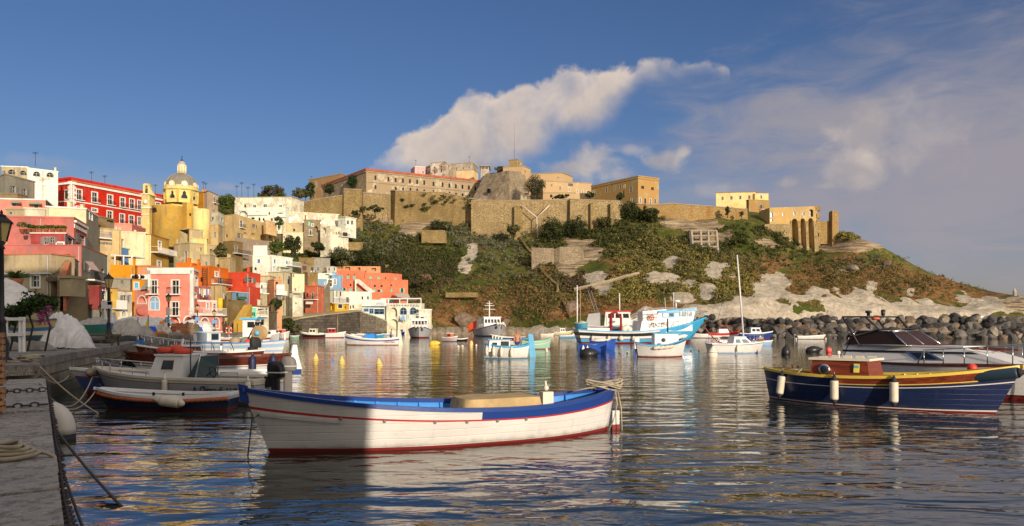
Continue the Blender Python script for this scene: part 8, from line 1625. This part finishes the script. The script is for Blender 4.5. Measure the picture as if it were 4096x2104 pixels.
for cx,yw,ln,rot,lb,bd_,cab,rf in((2805,1352,75,175,'low white motor boat under the trawler bow',[(.12,BLACK),(1.0,HWHITE)],None,None),(2890,1352,118,4,'red and white boat with red awning at the breakwater',[(.1,BLACK),(.55,HWHITE),(1.0,RED)],HWHITE,RED),(3020,1354,118,-3,'dark blue boat with white glazed cabin at the breakwater',[(.08,DRED),(.9,BLU_D),(1.0,HWHITE)],paint((.55,.62,.70),.35),paint((.55,.62,.70),.35)),(2935,1346,70,0,'yellow canopied boat between the red and the dark blue ones',[(1.0,TANV)],None,None),(3240,1357,108,4,'small white tender with outboard before the breakwater',[(.1,BLACK),(1.0,HWHITE)],None,None),(2250,1342,64,0,'yellow railed boat left of the trawler stern',[(.6,HGREY),(1.0,YEL)],HWHITE,WHITE),(2268,1352,62,6,'grey and blue rowing boat left of the trawler stern',[(.45,SKYB),(1.0,HGREY)],None,None),(2300,1351,46,-25,'white and black boat close by the trawler stern',[(.6,HWHITE),(1.0,BLACK)],HWHITE,WHITE),(2188,1344,50,2,'low white raft shaped boat with red tip',[(1.0,CREAM)],None,None),(1800,1366,54,-30,'grey boat with red glazed cabin before the slope',[(.1,DRED),(1.0,HGREY)],ORNG,WHITE),(1846,1364,44,6,'small black tender with green inside',[(.8,BLACK),(1.0,HWHITE)],None,None),(1846,1336,40,0,'tiny white covered dinghy by the shore rocks',[(1.0,HGREY)],None,None),(1254,1348,88,174,'black and cream boat below the dark sea wall',[(.15,DRED),(.75,BLACK),(1.0,CREAM)],CREAM,CREAM),(1328,1347,92,6,'white boat with red cabin top and bunting below the sea wall',[(.15,DRED),(1.0,HWHITE)],RED,WHITE),(1392,1344,44,0,'first small grey white dinghy along the sea wall',[(.3,PALB),(1.0,HWHITE)],None,None),(1432,1342,52,175,'pale dinghy stacked second along the sea wall',[(1.0,HGREY)],None,None),(1460,1340,58,178,'long white dinghy third along the sea wall',[(1.0,HWHITE)],None,None),(1500,1344,66,2,'blue dinghy with yellow gear under the sea wall end',[(1.0,SKYB)],None,None),(1552,1338,44,0,'pale blue dinghy by the restaurant arch',[(.5,PALB),(1.0,HWHITE)],None,None),(1606,1334,30,-60,'dark blue small boat beside the grey trawler',[(1.0,BLU_D)],BLU_D,BLU_D)):
 yw+=4 if 1230<cx<1620 else 0;k=ln/F*7080/(yw-HY)/4.5;low='tender' in lb or 'dinghy' in lb or 'raft' in lb or 'rowing' in lb
 r_=fb(cx,yw,ln,rot,'dinghy' if low else 'moored_boat',lb,min(2.4,1.7*k**.5),(.5 if low else.8)*k**.5,(.75 if low else 1.2)*k**.5,(.55 if low else.9)*k**.5,bd_,inner=MINT if 'green' in lb else(CREAM if low else HWHITE),rail=RED if 'red and' in lb else WHITE,tr=.7,deck=None if low else.15,floor=.2,ns=16)
 if cab:cabin(r_,-.9*k,.8*k,.55*k**.5,.7*k**.5,(1.75 if rf is not RED else 1.5)*k**.5,cab,rf,(('RL',.12,.45,.45,.85),('RL',.55,.45,.9,.85)),.35*k,.05,.9,.1,.08)
 if rf is RED:mb=MB();mb.grid([[(-.4*k+1.5*k*u,y,(1.95+.12*math.cos(y*2)+.1*u)*k**.5)for u in(0,.5,1)]for y in(-.7,0,.7)]);mb.build('awning',[RED],r_);[bpost(r_,-.4*k+1.5*k*u,.6,.8,2.0*k**.5,.03,CHROME)for u in(0,1)]
 if 'outboard' in lb:outboard(r_,-BO[r_.name]['L']/2,0,.5,BLACK,.8)
 if 'bunting' in lb:mast(r_,.9,0,1,4.2,.06,TANV);mb=MB();mb.tube(sag((.9,0,4.0),(BO[r_.name]['L']/2,0,1.4),.3),.03,4);mb.build('stay',[IRON],r_)
 if 'yellow canopied' in lb:mb=MB();mb.grid([[(x,y,1.6+.15*math.cos(y*1.6))for x in(-1.8,0,1.8)]for y in(-.9,-.3,.3,.9)]);mb.build('canopy',[cloth((.42,.36,.09))],r_)
def bprof(kind):
 return{'cone':[(.02,-.35),(.30,-.2),(.36,0),(.36,.12),(.30,.25),(.12,.62),(.03,.82),(.02,.84)],'pear':[(.02,-.4),(.35,-.2),(.46,.1),(.44,.4),(.28,.75),(.12,.92),(.10,1.0),(.02,1.02)],'drum':[(.02,-.3),(.34,-.28),(.36,0),(.36,.55),(.30,.75),(.15,.95),(.02,1.0)]}[kind]
def buoy(kind,sx,yw,hpx,mat,label,tilt=0.0,lay=False,squash=1.0,group=None):
 Y=7080/(yw-HY);h=hpx/F*Y;mb=MB()
 if kind=='ball':mb.ball((0,0,h*.38),h*.5,n=14);mb.lathe([(h*.1,h*.85),(h*.1,h*.95),(.01,h*.96)],n=8)
 else:
  pr=bprof(kind);k=h/pr[-1][1];mb.lathe([(r_*k*squash,z_*k)for r_,z_ in pr],n=18)
  top_=pr[-1][1]*k;mb.tube([(.05*k*math.cos(a),0,top_+.05*k*math.sin(a))for a in np.linspace(0,2*math.pi,9)[:-1]],.015*k,5,1,closed=True);mb.lathe([(pr[3][0]*k*squash*1.01,pr[3][1]*k),(pr[3][0]*k*squash*1.03,pr[3][1]*k+.02*k),(pr[3][0]*k*squash*1.01,pr[3][1]*k+.04*k)],n=18,m=1)
 o=tag(mb.build('buoy',[mat,RUB],loc=(PX(sx,Y),Y,0 if not lay else h*.12)),label,'buoy',group);o.rotation_euler=(0,R(tilt),0);return o
buoy('cone',1263,1441,29,BUOYY,'leftmost of the three upright yellow cone buoys',2,group='yellow cone buoys');buoy('cone',1368,1452,30,BUOYY,'middle one of the three upright yellow cone buoys',-1,group='yellow cone buoys');buoy('cone',1518,1463,33,BUOYY,'nearest and rightmost of the three yellow cone buoys, tilted',-7,group='yellow cone buoys')
buoy('pear',1728,1380,34,paint((.72,.48,.06),.5),'bright yellow buoy lying on its side before the grey trawler',82,True,.85);buoy('drum',1885,1384,22,paint((.62,.50,.22),.5),'cream yellow drum buoy standing near the bather boat')
buoy('pear',2850,1428,44,CREAM,'big white pear buoy before the sailing boat',3);buoy('pear',3142,1418,40,BLACK,'black pear buoy standing right of the sailing boat',6);buoy('pear',3240,1408,50,BLACK,'black buoy lying on its side',82,True,.75);buoy('pear',2340,1424,58,BLACK,'black and tan fat float lying before the blue rowing boats',84,True,.95)
buoy('ball',3315,1409,22,paint((.85,.10,.09),.4),'red pink ball buoy right of the black floats')
for k,(x,y,h,l)in enumerate(((1833,1390,10,'small white float left of the drum buoy'),(1850,1389,10,'small white float touching the drum buoy side float'),(1905,1385,9,'white ball float right of the drum buoy'),(2129,1405,9,'white float under the mint boat bow'),(2186,1402,11,'left float of the pair by the mint boat'),(2187,1410,11,'lower float of the pair by the mint boat'),(2312,1404,9,'float left of the blue rowing boat'),(2478,1413,10,'float between blue rowing boats and small cabin boat'),(2510,1413,10,'float close to the small cabin boat stern'),(2764,1405,9,'float between small cabin boat and pear buoy'),(2796,1406,9,'float just left of the pear buoy'),(3185,1358,7,'float at the white tender stern'),(3303,1357,7,'float at the white tender bow'),(3396,1357,7,'lone float before the dark breakwater stones'),(1120,1348,9,'tiny white float by the weedy ramp'))):
 buoy('ball',x,y,h,CREAM,l,group='small white floats')
mb=MB();Y=WY(1450);mb.cb((0,0,.1),(.22,.18,.22),0,.3);mb.tube([(0,0,.2),(0,0,.3)],.02,5);tag(mb.build('marker_float',[BLU_D],loc=(PX(1331,Y),Y,0)),'small dark blue square float between the yellow cones','float')
mb=MB();Y=150;mb.tube([(0,0,-1),(0,0,2.0)],.22,8);tag(mb.build('marker_post',[WHITE],loc=(PX(1186,Y),Y,0)),'white marker post in the water by the weedy ramp','post')
bw=MB();rows=[]
for i,x in enumerate(np.linspace(2480,4700,70)):
 Y=np.interp(x,[2480,2750,3100,4100,4700],[176,158,142,126,118]);a=mn.noise(Vector((x*.01,0,0)))*.3
 rows.append([(PX(x,Y-1.2),Y-1.2,-1.5),(PX(x,Y+.4),Y+.4,1.2+a),(PX(x,Y+2.2),Y+2.2,3.0+a),(PX(x,Y+6),Y+6,3.1+a),(PX(x,Y+10),Y+10,-1.5)])
bw.grid(rows,smooth=False);struct(bw.build('breakwater_core',[RK_D]))
rn=random.Random(21);tone=[(RK_D,'black'),(RK_G,'grey'),(RK_L,'pale'),(RK_B,'brown'),(RK_D,'black'),(RK_G,'grey')]
for row,(dy,z,n,s0)in enumerate(((-.9,.15,56,1.0),(-.3,1.0,56,.98),(.7,1.95,56,.95),(2.0,2.95,58,.92),(4.2,3.25,40,.95))):
 for k in range(n):
  x=2500+(4260-2500)*(k+.5*(row%2)+rn.uniform(-.25,.25))/n;Y=np.interp(x,[2480,2750,3100,4100,4700],[176,158,142,126,118]);mt,nm=rn.choice(tone if x>2800 else tone[1:4])
  sz=s0*rn.uniform(.75,1.3)*(1.15 if x>2900 else.95);boulder(nm+' boulder piled on the breakwater',(PX(x,Y+dy),Y+dy+rn.uniform(-.3,.3),z+rn.uniform(-.2,.25)),(sz*rn.uniform(.9,1.3),sz*rn.uniform(.8,1.1),sz*rn.uniform(.65,.95)),mt,rn.uniform(0,6),'boulders of the breakwater',rn.randrange(7),rx=rn.uniform(-.4,.4))
rn=random.Random(5)
for k in range(14):
 x=2235+9*k+rn.uniform(-4,4);Y=196-k*.35;s=rn.uniform(.9,1.9);boulder('pale boulder heaped on the shore left of the trawler',(PX(x,Y),Y,.6+rn.uniform(0,1.3)),(s,s*.8,s*.7),RK_L,rn.uniform(0,6),'shore boulders by the trawler',k)
mb=MB();mb.box(-.7,-.05,0,.7,.05,.9);p=PT(3932,1285,131);tag(mb.build('notice_board',[WHITE],loc=p,rz=.3),'small white board stuck among the breakwater boulders','board')
def tree(label,sx,sy,Y,w,h,mats,n=40,per=46,name='tree',cat='tree',group=None,size=.34,trunk=.3,z0=None):
 """sx, sy = foot of the crown; w, h crown size in metres"""
 b_=PT(sx,sy,Y);tr_h=trunk*h+(1.2 if name=='tree' else.3);base=(b_.x,b_.y,b_.z-tr_h);t=thing(name,label,cat,base,0,group)
 mb=MB();rn=random.Random(int(sx*7+sy));
 mb.tube([(0,0,-.6),(.1*w*.2,0,tr_h*.6),(.05,0,tr_h+h*.35)],[.10+.03*h,.08+.02*h,.05],7)
 for k in range(6):a=k*1.05+rn.random();mb.tube([(.05,0,tr_h*.75),(w*.22*math.cos(a),w*.22*math.sin(a),tr_h+h*.25),(w*.38*math.cos(a),w*.38*math.sin(a),tr_h+h*(.4+.3*rn.random()))],[.09,.06,.03],5)
 mb.build('trunk',[BRK],t)
 d=RNG.normal(size=(n,3));d/=np.linalg.norm(d,axis=1)[:,None];rr=RNG.uniform(.35,1,n)[:,None]**.6
 c=d*rr*np.array([w/2*.82,w/2*.8,h/2*.8])+np.array([0,0,tr_h+h*.5]);c[:,2]+=.06*h*RNG.normal(size=n)
 if name!='tree':c[:,2]=np.where(c[:,2]<.3*h,c[:,2]*.6,c[:,2])-.1*h
 Vv,Ff=leaves(c,RNG.uniform(.13,.26,n)*min(w,h),per,size,.8);npmesh('crown',Vv,Ff,mats,t,np.repeat(RNG.integers(0,len(mats),n),per));return t
BRK=paint((.07,.05,.035),.9,0,.4)
PINE=[leaf((.022,.022,.006),(.07,.055,.015)),leaf((.03,.026,.008),(.085,.06,.02))];DKT=[leaf((.010,.017,.005),(.035,.045,.012)),LG];BRT=[leaf((.022,.042,.006),(.08,.11,.015)),leaf((.03,.05,.01),(.10,.12,.02))];OLT=[LO,LG];IVY=[leaf((.008,.022,.005),(.028,.055,.012))]
TREES=(('round umbrella pine on the skyline behind the blotched white house',1092,792,264,10.2,4.6,PINE,60),('bright green bush on the skyline right of the church',905,836,235,6.0,5.4,BRT,50),('lighter green tree below the umbrella pine',1120,796,262,5.0,2.6,OLT,24),('dark bush left of the umbrella pine',1045,796,262,3.4,2.2,DKT,20),('dark bushy tree between pine and fortress',1195,790,255,5.2,3.4,OLT,30),('dark tree beside the low ramp wall of the fortress',1222,790,262,3.6,3.0,DKT,20),('round tree standing before the ruined lower palace wing',1318,775,268,4.6,3.8,DKT,30),('dark green tree climbing the left palace end',1243,792,285,3.6,6.5,IVY,30),('ivy mass over the short side of the palace',1415,752,318,5.4,6.6,IVY,50),('clipped round bush above the long white house',1420,858,252,3.0,1.7,DKT,16),('palm like bush under the recessed brick wall',1450,850,250,2.6,2.6,OLT,14),('dark shrub mass below the concrete terrace slab',1500,846,254,7.0,2.6,DKT,26),('bright leafy shrub nearest the white house screen',1105,1010,186,5.2,3.6,BRT,36),('dark round bush right of the bright leafy shrub',1165,1002,190,5.6,4.2,DKT,40),('large dark bush above the salmon building',1270,1003,225,5.0,3.4,DKT,30),('dull green broad bush over the salmon building',1370,1050,226,8.4,5.6,[LS,LG],60),('deep green rounded bush above the salmon terraces',1480,1052,229,8.8,5.2,DKT,60),('large dark bush hugging the stone wall right of the drain pipes',2210,960,249,7.8,8.6,DKT,110),('dark tree right of the big wall bush',2300,950,250,9.2,8.0,DKT,100),('low dark bush under the slanting bastion end',2420,905,252,6.5,4.0,OLT,36),('dense dark thicket below the fortress block',2520,880,258,9.0,7.0,DKT,80),('tall dark bush between fortress block and ochre wall',2600,880,256,8.5,5.0,DKT,60),('grey green shrub clump on the summit beside the watch box',2000,690,330,5.0,3.4,OLT,24),('grey leafless tree bush against the bastion flank',2140,782,296,8.6,9.2,[leaf((.05,.042,.03),(.12,.10,.07)),LG],70),('low hedge along the terrace before the fortress range',2240,794,292,10.5,1.8,DKT,36),('round tree at the gate of the fortress block',2480,800,296,3.4,3.0,DKT,20),('shrub between fortress range and block',2360,790,300,4.6,2.6,DKT,20),('small dark shrub growing on the ochre wall',2910,860,258.5,2.2,3.4,DKT,12),('second small shrub on the ochre wall',2965,868,259,1.6,2.2,OLT,8),('bush on the harbour wall beside the ramp',1148,1306,141,3.0,1.8,DKT,30),('weedy bush at the foot of the sea wall',1180,1322,143,3.4,1.4,OLT,24),('green tree before the cream house with balconies',1103,1236,136,2.4,1.9,DKT,26),('spiky agave clump on the lower hillside',1700,1118,212,4.2,2.2,[leaf((.10,.065,.04),(.20,.13,.08))],16),('wild shrub in the shadow gap by the mottled wall',888,1030,165,3.0,3.6,OLT,20),('green vine shrub on the white terraces',1115,905,224,2.6,4.2,BRT,20),('bush growing at the foot of the left buttress',2050,935,248,5.0,4.0,OLT,30),('grey green bush on the mid slope under the strata cliff',1760,920,256,9.0,4.2,[LS,LG],46))
for l,x,y,Y,w,h,mt,n in TREES:tree(l,x,y,Y,w,h,mt,n,per=44,name='shrub' if any(k in l for k in('bush','shrub','hedge','ivy','clump','thicket'))else 'tree',cat='shrub' if any(k in l for k in('bush','shrub','hedge','ivy','clump','thicket'))else 'tree',size=.30,trunk=.05)
rn=random.Random(2);
for k in range(26):
 x=rn.uniform(1600,1900);y=rn.uniform(768,840);c=PT(x,y,261.5);Vv,Ff=leaves(np.array([[0,0,0],[.4,0,.3],[-.4,0,.2]]),np.full(3,rn.uniform(.35,.8)),26,.26)
 o=npmesh('wall_bush',Vv,Ff,[DKT[0]if k%2 else LO]);o.location=c;tag(o,('dark' if k%2 else 'olive')+' tuft sprouting from the yellow terrace wall','bush','tufts growing on the terrace wall')
for k,(x,y,w,h,l)in enumerate(((228,775,90,60,'leafy palm'),(300,800,70,50,'drooping plant'),(345,820,60,40,'left small plant'),(410,822,60,36,'second small plant'),(475,820,70,40,'third small plant'),(545,822,70,38,'fourth small plant'),(605,822,60,34,'fifth small plant'),(655,824,56,30,'right small plant'))):
 Y=93.5;p=PT(zx('a',x),zy('a',852),Y);t=thing('potted_plant',l+' in a terracotta pot on the rose terrace','potted plant',tuple(p),0,'pots on the rose terrace');s=w/2.576/F*Y;hh=(852-y)/2.576/F*Y
 mb=MB();mb.lathe([(.22,0),(.30,.42),(.33,.42),(.33,.48),(.02,.44)],n=10);mb.build('pot',[TILE],t)
 Vv,Ff=leaves(np.array([[s*.2*math.cos(a),s*.2*math.sin(a),.5+hh*.55]for a in range(5)]),np.full(5,s*.4),22,.16);npmesh('foliage',Vv,Ff,[BRT[0]if k!=0 else OLT[0]],t)
vt=thing('climbing_vine','leafy green vine with pink flowers spread over the timber frame','vine',(PX(110,30),30,ZQ2));mb=MB()
for x in(40,110,180):mb.tube([(PX(x,30)-PX(110,30),0,0),(PX(x+15,30)-PX(110,30),.1,1.0),(PX(x,30)-PX(110,30),0,PZ(1240,30)-ZQ2)],.04,5)
mb.build('stem',[BRK],vt);cs=[]
for k in range(90):x=RNG.uniform(18,215);y=1243+22*math.sin(x*.03)+RNG.normal()*16-(.12*(x-20));cs.append((PX(x,30)-PX(110,30),RNG.normal()*.3,PZ(y,30)-ZQ2))
Vv,Ff=leaves(np.array(cs),RNG.uniform(.16,.34,90),40,.075);npmesh('foliage',Vv,Ff,[leaf((.02,.045,.010),(.06,.11,.022)),leaf((.016,.03,.008),(.045,.07,.015))],vt,np.repeat(RNG.integers(0,2,90),40))
for x in RNG.uniform(185,228,16):
 Vv,Ff=leaves(np.array([(PX(x,29.4)-PX(110,29.4),-.5+RNG.normal()*.1,PZ(1268+RNG.normal()*22,29.4)-ZQ2)]),np.full(1,.13),22,.05);npmesh('flower_cluster',Vv,Ff,[leaf((.20,.03,.12),(.38,.08,.24))],vt)
ag=thing('potted_agave','spiky agave in a pot on the tan house ledge','potted plant',tuple(PT(66,1130,58)));mb=MB();mb.lathe([(.35,-.2),(.5,.3),(.02,.28)],n=12);mb.build('pot',[TILE],ag);mb=MB()
for k in range(34):a=k*2.4;e=.25+1.1*(k%7)/7;mb.tube([(0,0,.3),(.5*math.cos(a)*math.cos(e),.5*math.sin(a)*math.cos(e),.3+.5*math.sin(e)),(1.25*math.cos(a)*math.cos(e),1.25*math.sin(a)*math.cos(e),.25+.8*math.sin(e))],[.05,.06,.01],4)
mb.build('foliage',[BRT[0]],ag)
SKIN=paint((.42,.17,.09),.5,0,.1);SKIN2=paint((.36,.17,.10),.5,0,.1)
def person(label,loc,rz,J,clothes,skin,hair=None,scale=1.0):
 """J: joint -> (x,y,z); one skinned body; clothes = list of (name, mat, joint list with radii)"""
 E=[('pel','chest'),('chest','neck'),('neck','head0'),('head0','head1')]
 for s in 'LR':E+=[('chest','sh'+s),('sh'+s,'el'+s),('el'+s,'wr'+s),('wr'+s,'ha'+s),('pel','hi'+s),('hi'+s,'kn'+s),('kn'+s,'an'+s),('an'+s,'to'+s)]
 RAD=dict(pel=.145,chest=.165,neck=.058,head0=.082,head1=.088,sh=.072,el=.046,wr=.032,ha=.036,hi=.092,kn=.062,an=.042,to=.036)
 J=dict(J)
 for s in 'LR':
  ha,wr=Vector(J['ha'+s]),Vector(J['wr'+s]);d=(ha-wr).normalized();sd=d.cross(Vector((1,0,0)));sd=sd.normalized()if sd.length>.1 else Vector((0,1,0))
  for k in range(5):
   b0=ha+sd*(.018*(k-1.5))if k<4 else wr+d*.03+sd*.03;l=(.075,.085,.08,.062,.05)[k];J['f%d%s'%(k,s)]=b0+d*l*.5+(sd*.03 if k==4 else Vector((0,0,0)));J['g%d%s'%(k,s)]=J['f%d%s'%(k,s)]+d*l*.4+Vector((0,-.018,-.01))
   E+=[('ha'+s,'f%d%s'%(k,s)),('f%d%s'%(k,s),'g%d%s'%(k,s))]
 def skinmesh(name,J,E,rad,mat,parent):
  nm=list(J);me=bpy.data.meshes.new(name);me.from_pydata([tuple(J[k])for k in nm],[(nm.index(a),nm.index(b_))for a,b_ in E],[]);o=bpy.data.objects.new(name,me);COL.objects.link(o)
  sk_=o.modifiers.new('skin','SKIN');o.modifiers.new('sub','SUBSURF').levels=2;ly=me.skin_vertices[0]if me.skin_vertices else None
  if ly is None:return None
  for i,k in enumerate(nm):r_=rad(k);ly.data[i].radius=r_ if isinstance(r_,tuple)else(r_,r_);ly.data[i].use_root=(i==0)
  bpy.context.view_layer.update();m2=bpy.data.meshes.new_from_object(o.evaluated_get(bpy.context.evaluated_depsgraph_get()));bpy.data.objects.remove(o)
  m2 .materials.clear();m2 .materials.append(mat);m2 .polygons.foreach_set('use_smooth',[True]*len(m2 .polygons));o=bpy.data.objects.new(name,m2);COL.objects.link(o)
  if parent:o.parent=parent
  return o
 def rad(k):
  if k[0]in 'fg' and k[1:2].isdigit():return.0085
  return RAD.get(k)or RAD.get(k[:-1])or.05
 t=thing('person',label,'person',loc,rz);t.scale=(scale,)*3
 if not hasattr(bpy.types.Mesh,'skin_vertices'):pass
 order=['pel']+[k for k in J if k!='pel'];J={k:J[k]for k in order}
 def mk(name,J,E,rad,mat):
  bm=bmesh.new();ly=bm.verts.layers.skin.verify();vs={}
  for i,k in enumerate(J):v=bm.verts.new(tuple(J[k]));r_=rad(k);v[ly].radius=r_ if isinstance(r_,tuple)else(r_,r_);v[ly].use_root=(i==0);vs[k]=v
  for a,b_ in E:bm.edges.new((vs[a],vs[b_]))
  me=bpy.data.meshes.new(name);bm.to_mesh(me);bm.free();o=bpy.data.objects.new(name,me);COL.objects.link(o);o.modifiers.new('skin','SKIN');o.modifiers.new('sub','SUBSURF').levels=2
  bpy.context.view_layer.update();m2=bpy.data.meshes.new_from_object(o.evaluated_get(bpy.context.evaluated_depsgraph_get()));bpy.data.objects.remove(o)
  m2 .materials.clear();m2 .materials.append(mat);m2 .polygons.foreach_set('use_smooth',[True]*len(m2 .polygons));o=bpy.data.objects.new(name,m2);COL.objects.link(o);o.parent=t;return o
 mk('body',J,E,rad,skin)
 for nm_,mt,pts,ed in clothes:mk(nm_,{k:(J[k]if not isinstance(v,tuple)else v[1])for k,v in pts.items()},ed,lambda k,pts=pts:pts[k]if not isinstance(pts[k],tuple)else pts[k][0],mt)
 h=(Vector(J['head0'])+Vector(J['head1']))/2;f=Vector((0,-1,0));mb=MB();mb.ball(h+f*.095+Vector((0,0,-.005)),(.015,.024,.024),0,8)
 for sx_ in(-1,1):mb.ball(h+Vector((sx_*.088,.005,0)),(.014,.025,.034),0,8);mb.ball(h+f*.083+Vector((sx_*.032,0,.02)),(.013,.01,.009),1,8)
 mb.ball(h+f*.085+Vector((0,0,-.055)),(.028,.01,.008),2,8);mb.build('face_features',[skin,DK,paint((.35,.10,.08),.5)],t)
 if hair:mb=MB();mb.ball(h+Vector((0,.016,.03)),(.094,.095,.085),0,12);mb.build('hair',[hair],t)
 return t
def stand(bend=0.0):
 J=dict(pel=(0,0,.93),chest=(0,.0-bend*.1,1.30),neck=(0,-.01-bend*.15,1.48),head0=(0,-.03-bend*.2,1.58),head1=(0,-.035-bend*.22,1.68))
 for s,k in(('L',1),('R',-1)):J.update({'sh'+s:(k*.19,0-bend*.1,1.40),'el'+s:(k*.26,.03,1.13),'wr'+s:(k*.25,-.05,.90),'ha'+s:(k*.245,-.07,.83),'hi'+s:(k*.10,0,.86),'kn'+s:(k*.11,-.02,.48),'an'+s:(k*.11,.03,.08),'to'+s:(k*.125,-.13,.03)})
 return J
SH=({'pel':.165,'hiL':.112,'hiR':.112,'kL':(.095,(.11,-.01,.66)),'kR':(.095,(-.11,-.01,.66))},[('pel','hiL'),('pel','hiR'),('hiL','kL'),('hiR','kR')])
i_=BO[bb_.name];p=world_of(bb_,Vector((-Lb/2+.85,.1,.305)))
person('bare backed bather in dark blue trunks standing in the blue railed boat',p,R(186),stand(.4),[('trunks',paint((.01,.025,.12),.6),*SH)],SKIN,paint((.30,.16,.10),.7),.95)
TR=({'pel':.16,'hiL':.108,'hiR':.108,'knL':.078,'knR':.078,'aL':(.06,(.11,.02,.14)),'aR':(.06,(-.11,.02,.14))},[('pel','hiL'),('pel','hiR'),('hiL','knL'),('hiR','knR'),('knL','aL'),('knR','aR')])
TP=({'pel':.158,'chest':.185,'shL':.09,'shR':.09,'eL':(.065,(.24,.02,1.2)),'eR':(.065,(-.24,.02,1.2))},[('pel','chest'),('chest','shL'),('chest','shR'),('shL','eL'),('shR','eR')])
p=world_of(bm_,Vector((-Lm/2+1.05,.1,.305)))
person('man in grey shirt and dark trousers standing in the white boat',p,R(95),stand(.2),[('trousers',paint((.03,.033,.045),.8),*TR),('shirt',paint((.22,.21,.20),.8),*TP)],SKIN2,paint((.03,.025,.02),.7),.94)
J=stand(.5)
for s,k in(('L',1),('R',-1)):J.update({'kn'+s:(k*.14,-.42,.90),'an'+s:(k*.14,-.40,.50),'to'+s:(k*.15,-.54,.45),'el'+s:(k*.26,-.08,1.13),'wr'+s:(k*.16,-.30,1.02),'ha'+s:(k*.15,-.37,1.0)})
TS=({'pel':.16,'hiL':.105,'hiR':.105,'kL':(.08,(.135,-.38,.90)),'kR':(.08,(-.135,-.38,.90))},[('pel','hiL'),('pel','hiR'),('hiL','kL'),('hiR','kR')])
p=world_of(sk,Vector((-.2,0,-.32)));person('person in white shirt and dark cap seated in the pale blue skiff',p,R(60),J,[('shirt',paint((.72,.70,.66),.8),*TP),('shorts',paint((.30,.24,.18),.8),*TS)],SKIN2,paint((.02,.02,.03),.7))
